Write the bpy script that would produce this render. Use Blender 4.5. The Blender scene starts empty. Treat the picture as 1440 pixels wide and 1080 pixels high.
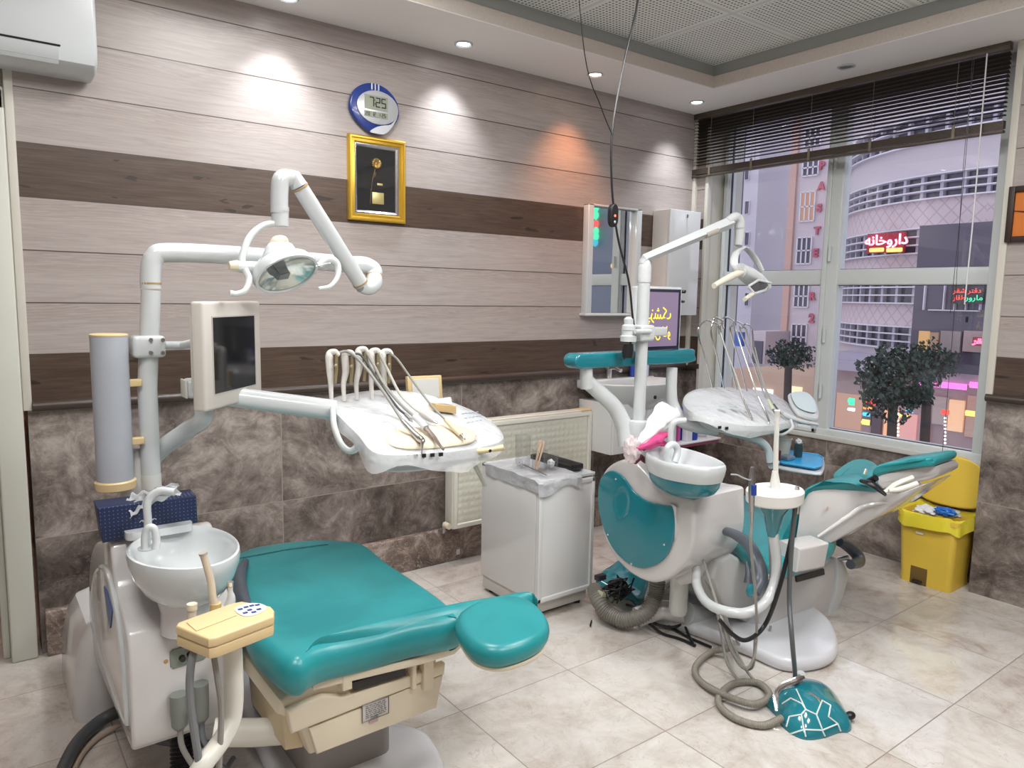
import bpy, bmesh, math, random
from mathutils import Vector, Matrix, noise
PI = math.pi
random.seed(7)
sc = bpy.context.scene
COL = sc.collection
V = Vector

# ------------------------------------------------------------------ camera
F, YAW, PITCH, ROLL = 1029.39, 0.6453, 0.1188, 0.0174
C = V((-4.1604, -3.4466, 1.5))
_f = V((math.sin(YAW)*math.cos(PITCH), math.cos(YAW)*math.cos(PITCH), -math.sin(PITCH)))
_r0 = V((math.cos(YAW), -math.sin(YAW), 0)); _u0 = _r0.cross(_f)
_r = _r0*math.cos(ROLL) + _u0*math.sin(ROLL)
_u = -_r0*math.sin(ROLL) + _u0*math.cos(ROLL)
cd = bpy.data.cameras.new('camera'); cam = bpy.data.objects.new('camera', cd); COL.objects.link(cam)
cd.sensor_width = 36; cd.lens = F/1440*36; cd.clip_start = 0.02; cd.clip_end = 300
cam.matrix_world = Matrix.Translation(C) @ Matrix((_r, _u, -_f)).transposed().to_4x4()
sc.camera = cam

def at(u, v, ax, c):
    "point of the room seen at pixel (u, v) on the plane ax = c"
    d = _f + _r*(u-720)/F - _u*(v-540)/F
    i = 'xyz'.index(ax); t = (c-C[i])/d[i]
    return C + d*t
def ats(l, ax, c): return [at(u, v, ax, c) for u, v in l]
def atl(l): return [at(*q) for q in l]          # list of (u, v, axis, c)

# ------------------------------------------------------------------ world, exposure, lights
sc.view_settings.view_transform = 'Standard'; sc.view_settings.look = 'None'
sc.view_settings.gamma = 1; sc.view_settings.use_curve_mapping = False
sc.view_settings.exposure = 0.0
w = bpy.data.worlds.new('dusk'); sc.world = w; w.use_nodes = True
bg = w.node_tree.nodes['Background']; bg.inputs[0].default_value = (0.68, 0.64, 0.72, 1); bg.inputs[1].default_value = 1.9
def area(name, loc, sx, sy, power, col, rot=(0, 0, 0)):
    l = bpy.data.lights.new(name, 'AREA'); l.shape = 'RECTANGLE'; l.size = sx; l.size_y = sy; l.energy = power; l.color = col
    o = bpy.data.objects.new(name, l); o.location = loc; o.rotation_euler = rot; COL.objects.link(o); return o
def spot(name, loc, power, col, ang=70, blend=.5, rot=(0, 0, 0), r=.03):
    l = bpy.data.lights.new(name, 'SPOT'); l.energy = power; l.color = col; l.spot_size = math.radians(ang); l.spot_blend = blend; l.shadow_soft_size = r
    o = bpy.data.objects.new(name, l); o.location = loc; o.rotation_euler = rot; COL.objects.link(o); return o
PANELS = [(-1.85, -2.35), (-3.05, -1.15), (-3.05, -3.55), (-1.85, -3.55), (-4.25, -2.35)]
for i, (x, y) in enumerate(PANELS):
    area('panel_light', (x, y, 2.885), .56, .56, 25, (1.0, .985, .97))
area('corridor_light', (-4.6, 1.3, 2.6), .8, .8, 30, (1.0, .66, .45))

# ------------------------------------------------------------------ materials
MATS = {}
def pm(name, col, rough=.5, metal=0., emit=None, es=1., coat=0., bump=None, spec=None, trans=0., alpha=None, sss=0):
    if name in MATS: return MATS[name]
    m = bpy.data.materials.new(name); m.use_nodes = True; b = m.node_tree.nodes['Principled BSDF']
    b.inputs['Base Color'].default_value = (*col, 1); b.inputs['Roughness'].default_value = rough; b.inputs['Metallic'].default_value = metal
    if emit: b.inputs['Emission Color'].default_value = (*emit, 1); b.inputs['Emission Strength'].default_value = es
    if coat: b.inputs['Coat Weight'].default_value = coat; b.inputs['Coat Roughness'].default_value = .05
    if spec is not None: b.inputs['Specular IOR Level'].default_value = spec
    if trans: b.inputs['Transmission Weight'].default_value = trans
    if alpha is not None: b.inputs['Alpha'].default_value = alpha
    if bump:
        nt = m.node_tree; n = nt.nodes.new('ShaderNodeTexNoise'); n.inputs['Scale'].default_value = bump[0]; n.inputs['Detail'].default_value = 4
        g = nt.nodes.new('ShaderNodeNewGeometry'); nt.links.new(g.outputs['Position'], n.inputs['Vector'])
        bp = nt.nodes.new('ShaderNodeBump'); bp.inputs['Strength'].default_value = bump[1]; bp.inputs['Distance'].default_value = .01
        nt.links.new(n.outputs[0], bp.inputs['Height']); nt.links.new(bp.outputs[0], b.inputs['Normal'])
    MATS[name] = m; return m

class NT:
    "tiny node helper"
    def __init__(s, name):
        s.m = bpy.data.materials.new(name); s.m.use_nodes = True; s.t = s.m.node_tree; s.b = s.t.nodes['Principled BSDF']; MATS[name] = s.m
        g = s.t.nodes.new('ShaderNodeNewGeometry'); sp = s.t.nodes.new('ShaderNodeSeparateXYZ'); s.pos = g.outputs['Position']
        s.t.links.new(s.pos, sp.inputs[0]); s.x, s.y, s.z = sp.outputs
    def put(s, a, inp):
        if isinstance(a, (int, float)): inp.default_value = a
        elif isinstance(a, tuple): inp.default_value = a if len(a) == 4 or len(inp.default_value) == 3 else (*a, 1)
        else: s.t.links.new(a, inp)
    def ma(s, op, a, b=0., c=0., clamp=False):
        n = s.t.nodes.new('ShaderNodeMath'); n.operation = op; n.use_clamp = clamp
        s.put(a, n.inputs[0]); s.put(b, n.inputs[1]); s.put(c, n.inputs[2]); return n.outputs[0]
    def vec(s, x, y, z=0.):
        n = s.t.nodes.new('ShaderNodeCombineXYZ'); s.put(x, n.inputs[0]); s.put(y, n.inputs[1]); s.put(z, n.inputs[2]); return n.outputs[0]
    def noi(s, v, scale, det=4, rough=.55, dist=0.):
        n = s.t.nodes.new('ShaderNodeTexNoise'); s.put(v, n.inputs['Vector']); n.inputs['Scale'].default_value = scale; n.inputs['Detail'].default_value = det
        n.inputs['Roughness'].default_value = rough; n.inputs['Distortion'].default_value = dist; return n.outputs[0]
    def ramp(s, f, st):
        n = s.t.nodes.new('ShaderNodeValToRGB'); s.put(f, n.inputs[0]); e = n.color_ramp.elements
        while len(e) < len(st): e.new(.5)
        for k, (p, c) in zip(e, st): k.position = p; k.color = (*c, 1) if len(c) == 3 else c
        return n.outputs[0]
    def mix(s, f, a, b, mode='MIX'):
        n = s.t.nodes.new('ShaderNodeMix'); n.data_type = 'RGBA'; n.blend_type = mode
        s.put(f, n.inputs[0]); s.put(a, n.inputs[6]); s.put(b, n.inputs[7]); return n.outputs[2]
    def white(s, v):
        n = s.t.nodes.new('ShaderNodeTexWhiteNoise'); n.noise_dimensions = '2D'; s.put(v, n.inputs['Vector']); return n.outputs['Value']
    def bump(s, h, st, dist=.01):
        n = s.t.nodes.new('ShaderNodeBump'); n.inputs['Strength'].default_value = st; n.inputs['Distance'].default_value = dist
        s.put(h, n.inputs['Height']); s.t.links.new(n.outputs[0], s.b.inputs['Normal'])

def wall_material():
    n = NT('panelled_wall'); s = n.ma('ADD', n.x, n.y)
    # planks
    k = n.ma('DIVIDE', n.ma('SUBTRACT', n.z, 1.037), .2025); idx = n.ma('FLOOR', k); fr = n.ma('FRACT', k)
    band = n.ma('ADD', n.ma('COMPARE', idx, 0., .1), n.ma('COMPARE', idx, 4., .1), clamp=True)
    v1 = n.vec(n.ma('MULTIPLY', s, 1.1), n.ma('MULTIPLY', n.z, 16), n.ma('MULTIPLY', idx, 0.))
    g1 = n.noi(v1, 3.0, 6, .62, 1.2)
    v2 = n.vec(n.ma('MULTIPLY', s, 3.0), n.ma('MULTIPLY', n.z, 130), 0.)
    g2 = n.noi(v2, 2.0, 4, .7, .3)
    # cathedral arcs near the top of each plank
    a = n.ma('SUBTRACT', fr, .95); q = n.ma('MULTIPLY', n.ma('SINE', n.ma('MULTIPLY', s, 9.0)), .05)
    rr = n.ma('ADD', n.ma('MULTIPLY', n.ma('ABSOLUTE', n.ma('ADD', a, q)), 28.), n.ma('MULTIPLY', g1, 5.5))
    arcs = n.ma('MULTIPLY', n.ma('ADD', n.ma('SINE', n.ma('MULTIPLY', rr, 4.)), 1.), n.ma('MULTIPLY', n.ma('SUBTRACT', fr, .45, clamp=True), .55))
    gg = n.ma('ADD', n.ma('MULTIPLY', g1, .5), n.ma('MULTIPLY', g2, .5))
    light = n.ramp(gg, [(.28, (.29, .245, .228)), (.5, (.39, .342, .322)), (.7, (.46, .412, .39))])
    light = n.mix(n.ma('MULTIPLY', arcs, .8), light, (.25, .195, .175))
    dark = n.ramp(gg, [(.3, (.034, .020, .014)), (.5, (.078, .050, .036)), (.7, (.125, .088, .064))])
    knots = n.noi(n.vec(n.ma('MULTIPLY', s, 2.2), n.ma('MULTIPLY', n.z, 9.)), 2.2, 2)
    dark = n.mix(n.ma('MULTIPLY', n.ma('GREATER_THAN', knots, .66), .7), dark, (.018, .012, .009))
    wood = n.mix(band, light, dark)
    gro = n.ma('LESS_THAN', fr, .022)
    wood = n.mix(gro, wood, (.07, .052, .045))
    # stone tiles
    tx = n.ma('DIVIDE', n.ma('ADD', s, 2.957), 1.034); tz = n.ma('DIVIDE', n.ma('ADD', n.z, .034), .5215)
    cell = n.vec(n.ma('FLOOR', tx), n.ma('FLOOR', tz)); rnd = n.white(cell)
    pv = n.vec(n.ma('ADD', s, n.ma('MULTIPLY', rnd, 7.)), n.z, n.ma('MULTIPLY', rnd, 5.))
    m1 = n.noi(pv, 1.9, 12, .70, .5); m2 = n.noi(pv, 8., 12, .75, .8)
    mm = n.ma('ADD', n.ma('MULTIPLY', m1, .6), n.ma('MULTIPLY', m2, .4))
    st = n.ramp(mm, [(.38, (.058, .045, .039)), (.455, (.125, .101, .090)), (.525, (.235, .198, .178)), (.61, (.44, .39, .355))])
    vein = n.ma('LESS_THAN', n.ma('ABSOLUTE', n.ma('SUBTRACT', n.noi(pv, 3.3, 5, .6, 2.5), .5)), .006)
    st = n.mix(n.ma('MULTIPLY', vein, .14), st, (.55, .49, .45))
    jx = n.ma('LESS_THAN', n.ma('FRACT', tx), .0045); jz = n.ma('LESS_THAN', n.ma('FRACT', tz), .007)
    st = n.mix(n.ma('MAXIMUM', jx, jz), st, (.34, .30, .27))
    up = n.ma('GREATER_THAN', n.z, 1.037)
    col = n.mix(up, st, wood)
    n.put(col, n.b.inputs['Base Color'])
    n.put(n.ma('ADD', n.ma('MULTIPLY', up, .10), .24), n.b.inputs['Roughness'])
    n.bump(n.ma('MULTIPLY', n.ma('SUBTRACT', 1., gro), up), .5, .004)
    return n.m
def marble(name, cols, scale=4, rough=.2):
    n = NT(name); m = n.noi(n.pos, scale, 10, .68, 1.6)
    c = n.ramp(m, cols)
    v = n.ma('LESS_THAN', n.ma('ABSOLUTE', n.ma('SUBTRACT', n.noi(n.pos, scale*1.3, 5, .6, 3.), .5)), .008)
    n.put(n.mix(n.ma('MULTIPLY', v, .6), c, (.62, .55, .5)), n.b.inputs['Base Color']); n.b.inputs['Roughness'].default_value = rough; return n.m
def floor_material():
    n = NT('floor_tiles'); T = .5165
    tx = n.ma('DIVIDE', n.ma('ADD', n.x, 2.79), T); ty = n.ma('DIVIDE', n.ma('ADD', n.y, 1.35), T)
    cell = n.vec(n.ma('FLOOR', tx), n.ma('FLOOR', ty)); rnd = n.white(cell)
    pv = n.vec(n.ma('ADD', n.x, n.ma('MULTIPLY', rnd, 9.)), n.ma('ADD', n.y, n.ma('MULTIPLY', rnd, 4.)), n.ma('MULTIPLY', rnd, 3.))
    a = n.noi(pv, 2.6, 9, .62, 1.3); b = n.noi(pv, 7, 8, .7, 1.6)
    m = n.ma('ADD', n.ma('MULTIPLY', a, .65), n.ma('MULTIPLY', b, .35))
    c = n.ramp(m, [(.36, (.40, .335, .29)), (.44, (.53, .48, .435)), (.53, (.62, .59, .55)), (.64, (.68, .665, .64))])
    vein = n.ma('LESS_THAN', n.ma('ABSOLUTE', n.ma('SUBTRACT', n.noi(pv, 3.1, 4, .6, 2.5), .5)), .006)
    c = n.mix(n.ma('MULTIPLY', vein, .35), c, (.42, .34, .29))
    c = n.mix(n.ma('MULTIPLY', rnd, .12), c, (.55, .47, .42))
    j = n.ma('MAXIMUM', n.ma('LESS_THAN', n.ma('FRACT', tx), .008), n.ma('LESS_THAN', n.ma('FRACT', ty), .008))
    c = n.mix(n.ma('MULTIPLY', j, .75), c, (.19, .14, .11))
    n.put(c, n.b.inputs['Base Color']); n.put(n.ma('ADD', n.ma('MULTIPLY', j, .4), .05), n.b.inputs['Roughness'])
    return n.m
def ceiling_material():
    n = NT('perforated_tiles')
    tx = n.ma('DIVIDE', n.ma('ADD', n.x, 1.05), .6); ty = n.ma('DIVIDE', n.ma('ADD', n.y, 1.06), .6)
    fx = n.ma('FRACT', tx); fy = n.ma('FRACT', ty)
    h = .0225; hx = n.ma('SUBTRACT', n.ma('FRACT', n.ma('DIVIDE', n.x, h)), .5); hy = n.ma('SUBTRACT', n.ma('FRACT', n.ma('DIVIDE', n.y, h)), .5)
    row = n.ma('COMPARE', n.ma('MODULO', n.ma('ADD', n.ma('FLOOR', n.ma('DIVIDE', n.x, h)), n.ma('FLOOR', n.ma('DIVIDE', n.y, h))), 2.), 0., .2)
    d = n.ma('ADD', n.ma('MULTIPLY', hx, hx), n.ma('MULTIPLY', hy, hy)); hole = n.ma('MULTIPLY', n.ma('LESS_THAN', d, .075), 1.)
    edge = n.ma('MAXIMUM', n.ma('GREATER_THAN', n.ma('ABSOLUTE', n.ma('SUBTRACT', fx, .5)), .455), n.ma('GREATER_THAN', n.ma('ABSOLUTE', n.ma('SUBTRACT', fy, .5)), .455))
    grid = n.ma('MAXIMUM', n.ma('GREATER_THAN', n.ma('ABSOLUTE', n.ma('SUBTRACT', fx, .5)), .482), n.ma('GREATER_THAN', n.ma('ABSOLUTE', n.ma('SUBTRACT', fy, .5)), .482))
    c = n.mix(n.ma('MULTIPLY', hole, n.ma('SUBTRACT', 1., edge)), (.80, .82, .79), (.13, .13, .125))
    c = n.mix(grid, c, (.66, .68, .66))
    n.put(c, n.b.inputs['Base Color']); n.b.inputs['Roughness'].default_value = .6; return n.m
def glass_material(name, tint=(.93, .96, .97), rough=.0, gloss=1.0):
    m = bpy.data.materials.new(name); m.use_nodes = True; t = m.node_tree; t.nodes.clear()
    o = t.nodes.new('ShaderNodeOutputMaterial'); mx = t.nodes.new('ShaderNodeMixShader'); tr = t.nodes.new('ShaderNodeBsdfTransparent'); gl = t.nodes.new('ShaderNodeBsdfGlossy')
    lw = t.nodes.new('ShaderNodeLayerWeight'); lw.inputs[0].default_value = .5
    pw = t.nodes.new('ShaderNodeMath'); pw.operation = 'POWER'; pw.inputs[1].default_value = 4.; t.links.new(lw.outputs['Facing'], pw.inputs[0])
    fr = t.nodes.new('ShaderNodeMath'); fr.operation = 'MULTIPLY_ADD'; fr.inputs[1].default_value = .85; fr.inputs[2].default_value = .045; t.links.new(pw.outputs[0], fr.inputs[0])
    tr.inputs[0].default_value = (*tint, 1); gl.inputs['Roughness'].default_value = rough
    t.links.new(fr.outputs[0], mx.inputs[0]); t.links.new(tr.outputs[0], mx.inputs[1]); t.links.new(gl.outputs[0], mx.inputs[2]); t.links.new(mx.outputs[0], o.inputs[0])
    MATS[name] = m; return m
def film_material():
    m = bpy.data.materials.new('plastic_film'); m.use_nodes = True; t = m.node_tree; b = t.nodes['Principled BSDF']
    b.inputs['Base Color'].default_value = (.88, .90, .92, 1); b.inputs['Roughness'].default_value = .18; b.inputs['Alpha'].default_value = .45
    n = t.nodes.new('ShaderNodeTexNoise'); n.inputs['Scale'].default_value = 22; g = t.nodes.new('ShaderNodeNewGeometry'); t.links.new(g.outputs['Position'], n.inputs['Vector'])
    bp = t.nodes.new('ShaderNodeBump'); bp.inputs['Strength'].default_value = .8; bp.inputs['Distance'].default_value = .01
    t.links.new(n.outputs[0], bp.inputs['Height']); t.links.new(bp.outputs[0], b.inputs['Normal'])
    MATS['plastic_film'] = m; return m
WALL = wall_material(); FLOOR = floor_material(); CEIL = ceiling_material()
STONE = marble('skirting_marble', [(.3, (.09, .065, .055)), (.48, (.20, .15, .125)), (.6, (.36, .29, .25)), (.75, (.50, .43, .38))], 7)
GLASS = glass_material('window_glass', (.90, .93, .96)); CLEAR = glass_material('clear_acrylic', (.975, .98, .985)); FILM = film_material()
WHITE = pm('white_enamel', (.62, .655, .665), .16, coat=.5)
WHITE2 = pm('cool_white_plastic', (.60, .635, .645), .28)
LACQ = pm('white_lacquer', (.73, .74, .74), .1, coat=.6)
CREAM = pm('cream_plastic', (.76, .68, .53), .35)
YCREAM = pm('yellowed_plastic', (.74, .57, .31), .35)
PALE = pm('ivory_metal', (.74, .73, .66), .3)
SHELL = pm('pinkish_white_shell', (.64, .625, .62), .16, coat=.4)
def vinyl():
    n = NT('teal_vinyl'); a = n.noi(n.pos, 3.5, 4, .5, .8); b = n.noi(n.pos, 260, 2)
    c = n.ramp(a, [(.35, (.012, .215, .235)), (.6, (.020, .275, .295))])
    n.put(c, n.b.inputs['Base Color']); n.b.inputs['Roughness'].default_value = .33; n.b.inputs['Specular IOR Level'].default_value = .55
    n.bump(b, .12, .001); return n.m
TEAL = vinyl()
TEALP = pm('teal_gloss_plastic', (.012, .20, .25), .14, coat=.5)
GREY = pm('grey_plastic', (.17, .19, .21), .35); HOSE = pm('grey_hose', (.30, .295, .27), .45); DHOSE = pm('dark_hose', (.075, .08, .085), .4)
BLACK = pm('black_plastic', (.012, .012, .014), .35); CHROME = pm('chrome', (.75, .75, .76), .16, 1.); STEEL = pm('brushed_steel', (.48, .47, .46), .3, 1.)
RUST = pm('rusty_ring', (.42, .27, .12), .5); GOLD = pm('gold_frame', (.78, .50, .07), .3, .75); GOLDP = pm('gold_plate', (.80, .68, .30), .35, .6)
NAVY = pm('navy_card', (.012, .022, .075), .5); BLUE = pm('blue_plastic', (.02, .06, .35), .35); TBLUE = pm('tray_blue', (.02, .36, .72), .3)
TISSUE = pm('white_tissue', (.76, .775, .79), .8); YEL = pm('yellow_bin_plastic', (.80, .56, .07), .35); LINER = pm('yellow_liner', (.85, .72, .05), .25)
PINK = pm('magenta_cloth', (.62, .06, .22), .55); BAG = pm('clear_pink_bag', (.85, .74, .76), .2, alpha=.6)
SILV = pm('silver_plastic', (.58, .60, .64), .28, .4); LCD = pm('lcd_grey_green', (.30, .33, .25), .25); SCREEN = pm('black_screen', (.012, .013, .016), .07)
PVC = pm('upvc_frame', (.64, .68, .68), .3); SILL = pm('sill_dirty_white', (.60, .60, .57), .5); TRIM = pm('cream_trim', (.62, .60, .53), .4)
DTRIM = pm('dark_wood_trim', (.055, .038, .03), .35); DOORM = pm('door_frame_paint', (.63, .64, .57), .4)
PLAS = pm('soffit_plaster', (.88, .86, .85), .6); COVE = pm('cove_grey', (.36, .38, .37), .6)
def beige():
    n = NT('cove_beige'); a = n.noi(n.pos, 60, 3, .6); n.put(n.ramp(a, [(.4, (.62, .56, .50)), (.6, (.66, .60, .545)), (.75, (.55, .45, .38))]), n.b.inputs['Base Color']); n.b.inputs['Roughness'].default_value = .6; return n.m
BEIGE = beige()
MIRROR = pm('mirror_silver', (.86, .88, .88), .02, 1.)
def em(name, col, s): return pm(name, (0.02, .02, .02), .5, emit=col, es=s)

# ------------------------------------------------------------------ mesh helpers
ORG = {}
def tag(o, label=None, cat=None, group=None, kind=None):
    if label: o['label'] = label
    if cat: o['category'] = cat
    if group: o['group'] = group
    if kind: o['kind'] = kind
    return o
def thing(name, loc, label, cat, group=None):
    o = bpy.data.objects.new(name, None); o.empty_display_size = .05; o.location = loc; COL.objects.link(o); ORG[o.name] = V(loc)
    return tag(o, label, cat, group)
def catmull(P, n=6, closed=False):
    P = [V(p) for p in P]; out = []; N = len(P)
    if N < 3: return P
    rng = range(N) if closed else range(N-1)
    for i in rng:
        p1, p2 = P[i], P[(i+1) % N]
        p0 = P[(i-1) % N] if closed or i > 0 else p1*2-p2
        p3 = P[(i+2) % N] if closed or i < N-2 else p2*2-p1
        for k in range(n):
            t = k/n
            out.append(.5*((2*p1)+(p2-p0)*t+(2*p0-5*p1+4*p2-p3)*t*t+(3*p1-p0-3*p2+p3)*t**3))
    if not closed: out.append(P[-1])
    return out
def hfit(P):
    def f(x, y):
        w_ = 0; s_ = 0
        for p in P:
            d = (p.x-x)**2+(p.y-y)**2+1e-5; w_ += 1/d**1.5; s_ += p.z/d**1.5
        return s_/w_
    return f
class MB:
    def __init__(s): s.bm = bmesh.new()
    def ring(s, pts): return [s.bm.verts.new(p) for p in pts]
    def skin(s, rings, cap0=True, cap1=True, closed=False):
        R = [s.ring(r) for r in rings]; n = len(R[0])
        for a, b in zip(R, R[1:] + ([R[0]] if closed else [])):
            for i in range(n):
                j = (i+1) % n
                try: s.bm.faces.new((a[i], a[j], b[j], b[i]))
                except ValueError: pass
        if not closed:
            if cap0 and n > 2: s.bm.faces.new(R[0][::-1])
            if cap1 and n > 2: s.bm.faces.new(R[-1])
        return s
    def box(s, a, b, bev=0, M=None):
        a, b = V(a), V(b); c = bmesh.new(); bmesh.ops.create_cube(c, size=1)
        for v in c.verts: v.co = V([(a[i]+b[i])/2 + v.co[i]*(b[i]-a[i]) for i in range(3)])
        if bev: bmesh.ops.bevel(c, geom=list(c.edges), offset=min(bev, .49*min(abs(b[i]-a[i]) for i in range(3))), segments=3, affect='EDGES', profile=.5)
        return s.merge(c, M)
    def merge(s, c, M=None):
        if M is not None: c.transform(M)
        me = bpy.data.meshes.new('t'); c.to_mesh(me); s.bm.from_mesh(me); bpy.data.meshes.remove(me); c.free(); return s
    def tube(s, P, r, seg=12, n=6, smooth=True, ribs=None, cap=True, flat=None):
        P = catmull(P, n) if smooth else [V(p) for p in P]
        if ribs:      # resample finely: ribs = (spacing, depth)
            L = [0]
            for a, b in zip(P, P[1:]): L.append(L[-1]+(b-a).length)
            m = max(8, int(L[-1]/(ribs[0]/4))); Q = []; j = 0
            for i in range(m+1):
                d = L[-1]*i/m
                while j < len(L)-2 and L[j+1] < d: j += 1
                t = (d-L[j])/max(1e-9, L[j+1]-L[j]); Q.append(P[j].lerp(P[j+1], t))
            P = Q
        N = len(P); rings = []; up = None
        for i, p in enumerate(P):
            t = (P[min(i+1, N-1)]-P[max(i-1, 0)])
            if t.length < 1e-9: t = V((0, 0, 1))
            t.normalize()
            if up is None:
                up = V((0, 0, 1)) if abs(t.z) < .9 else V((0, 1, 0))
            u = (up - t*up.dot(t)).normalized(); up = u; v_ = t.cross(u)
            if callable(r): R = r(i/(N-1))
            elif isinstance(r, (list, tuple)):
                q = i/(N-1)*(len(r)-1); k = min(int(q), len(r)-2); R = r[k]+(r[k+1]-r[k])*(q-k)
            else: R = r
            if ribs and i % 4 in (0, 1): R -= ribs[1]
            fl = flat or 1
            rings.append([p + (u*math.cos(2*PI*a/seg)*fl + v_*math.sin(2*PI*a/seg))*R for a in range(seg)])
        return s.skin(rings, cap, cap)
    def lathe(s, prof, c=(0, 0, 0), seg=32, M=None, sx=1, sy=1, cap=True):
        c = V(c); rings = []
        for r, z in prof:
            pts = [V((r*math.cos(2*PI*a/seg)*sx, r*math.sin(2*PI*a/seg)*sy, z)) for a in range(seg)]
            rings.append([(M @ p if M is not None else p)+c for p in pts])
        return s.skin(rings, cap, cap)
    def prism(s, P, d, bev=0, seg=3):
        "extrude closed outline P (3D) by vector d, rounded edges"
        c = bmesh.new(); vs = [c.verts.new(p) for p in P]; f = c.faces.new(vs)
        r = bmesh.ops.extrude_face_region(c, geom=[f]); nv = [e for e in r['geom'] if isinstance(e, bmesh.types.BMVert)]
        bmesh.ops.translate(c, verts=nv, vec=d); bmesh.ops.recalc_face_normals(c, faces=c.faces)
        if bev:
            nv = set(nv); es = [e for e in c.edges if (e.verts[0] in nv) == (e.verts[1] in nv)]
            bmesh.ops.bevel(c, geom=es, offset=bev, segments=seg, affect='EDGES', profile=.5, clamp_overlap=True)
        return s.merge(c)
    def grid(s, fn, nu, nv):
        vs = [[s.bm.verts.new(fn(i/nu, j/nv)) for j in range(nv+1)] for i in range(nu+1)]
        for i in range(nu):
            for j in range(nv): s.bm.faces.new((vs[i][j], vs[i+1][j], vs[i+1][j+1], vs[i][j+1]))
        return s
    def pillow(s, P, th, r, M=None, zf=None, dome=.01, n=5, closed_smooth=True):
        "soft cushion on outline P (2D), thickness th, edge radius r, local z up"
        Q = catmull([V((p[0], p[1], 0)) for p in P], n, True) if closed_smooth else [V((p[0], p[1], 0)) for p in P]
        N = len(Q); A = sum(Q[i].x*Q[(i+1) % N].y-Q[(i+1) % N].x*Q[i].y for i in range(N))
        if A < 0: Q = Q[::-1]
        cen = sum(Q, V((0, 0, 0)))/N; nor = []
        for i in range(N):
            t = (Q[(i+1) % N]-Q[i-1]).normalized(); nor.append(V((t.y, -t.x, 0)))
        rings = []
        def add(off, z, sc=1.):
            rg = []
            for q, m in zip(Q, nor):
                p = q - m*off; p = cen + (p-cen)*sc; d = dome*(1-sc*sc) if sc < 1 else 0
                p = V((p.x, p.y, z+d + (zf(p.x, p.y) if zf else 0))); rg.append(M @ p if M is not None else p)
            rings.append(rg)
        for sc_ in (.3, .8): add(r, 0, sc_*1. if sc_ < .8 else .9)
        for k in range(9):
            a = -PI/2 + PI*k/8
            add(r-r*math.cos(a), th/2+th/2*math.sin(a))
        for sc_ in (.93, .82, .66, .45, .22, .05): add(r, th, sc_)
        return s.skin(rings)
    def build(s, name, mat, parent=None, smooth=True, ang=35, kind=None, label=None):
        me = bpy.data.meshes.new(name); bm = s.bm
        bmesh.ops.recalc_face_normals(bm, faces=bm.faces)
        o = bpy.data.objects.new(name, me)
        org = ORG.get(parent.name, V((0, 0, 0))) if parent is not None else None
        if org is None: org = V((0, 0, 0))
        bm.transform(Matrix.Translation(-org)); bm.to_mesh(me); bm.free()
        for m in (mat if isinstance(mat, (list, tuple)) else [mat]): me.materials.append(m)
        COL.objects.link(o)
        if smooth:
            me.shade_smooth(); me.set_sharp_from_angle(angle=math.radians(ang))
        if parent is not None: o.parent = parent
        ORG[o.name] = org
        if kind: o['kind'] = kind
        if label: o['label'] = label
        return o
def solo(mb, name, mat, label, cat, group=None, kind=None, **k):
    "a thing that is one mesh, its origin at the mesh base"
    bm = mb.bm; xs = [v.co.copy() for v in bm.verts]
    c = V(((min(p.x for p in xs)+max(p.x for p in xs))/2, (min(p.y for p in xs)+max(p.y for p in xs))/2, min(p.z for p in xs)))
    bm.transform(Matrix.Translation(-c)); o = mb.build(name, mat, None, **k); o.location = c; ORG[o.name] = c
    return tag(o, label, cat, group, kind)
def S(mb, name, mat, **k): return mb.build(name, mat, None, kind='structure', **k)
def quadp(mb, P): mb.bm.faces.new([mb.bm.verts.new(p) for p in P]); return mb
def text_mesh(txt, size, M, mat, name, parent, ext=.002, mirror=False, sx=1., label=None, bold=0.):
    cu = bpy.data.curves.new('t', 'FONT'); cu.offset = bold; cu.body = txt; cu.size = size; cu.extrude = ext; cu.align_x = 'CENTER'; cu.align_y = 'CENTER'; cu.resolution_u = 3
    o = bpy.data.objects.new('t', cu); COL.objects.link(o); dg = bpy.context.evaluated_depsgraph_get(); me = bpy.data.meshes.new_from_object(o.evaluated_get(dg))
    bpy.data.objects.remove(o); bm = bmesh.new(); bm.from_mesh(me)
    bm.transform(M @ Matrix.Diagonal((-sx if mirror else sx, 1, 1, 1)))
    mb = MB(); mb.bm.free(); mb.bm = bm; return mb.build(name, mat, parent, smooth=False, label=label)
def frame(o, x, y):
    "matrix with origin o, x axis, y axis (orthogonalised), z = x cross y"
    x = V(x).normalized(); y = V(y); y = (y-x*y.dot(x)).normalized(); z = x.cross(y)
    M = Matrix((x, y, z)).transposed().to_4x4(); M.translation = V(o); return M

# ------------------------------------------------------------------ room shell
XL, YB = -5.6, -4.9
m = MB(); m.box((XL, YB, -.12), (.14, 0, 0)); m.box((XL, 0, -.12), (-3.4, 2.2, 0)); S(m, 'floor', FLOOR, smooth=False)
m = MB(); m.box((-3.97, 0, 0), (.45, .15, 2.95)); S(m, 'wall_back', WALL, smooth=False)
m = MB(); m.box((-5.05, 0, 2.25), (-3.97, .15, 2.95)); m.box((XL, 0, 0), (-5.05, .15, 2.95)); S(m, 'wall_back', WALL, smooth=False)
m = MB(); m.box((-3.965, -.022, 1.037), (0, 0, 2.76), .003); S(m, 'trim_1', WALL, smooth=False)        # raised plank panelling
m = MB(); m.box((-3.985, -.03, 1.02), (-3.955, 0, 2.76), .004); S(m, 'trim_2', TRIM)
m = MB(); m.tube([(-3.955, -.022, 1.035), (-.02, -.022, 1.035)], .021, smooth=False, seg=12); S(m, 'trim_3', DTRIM)
YW = -1.945
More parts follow.
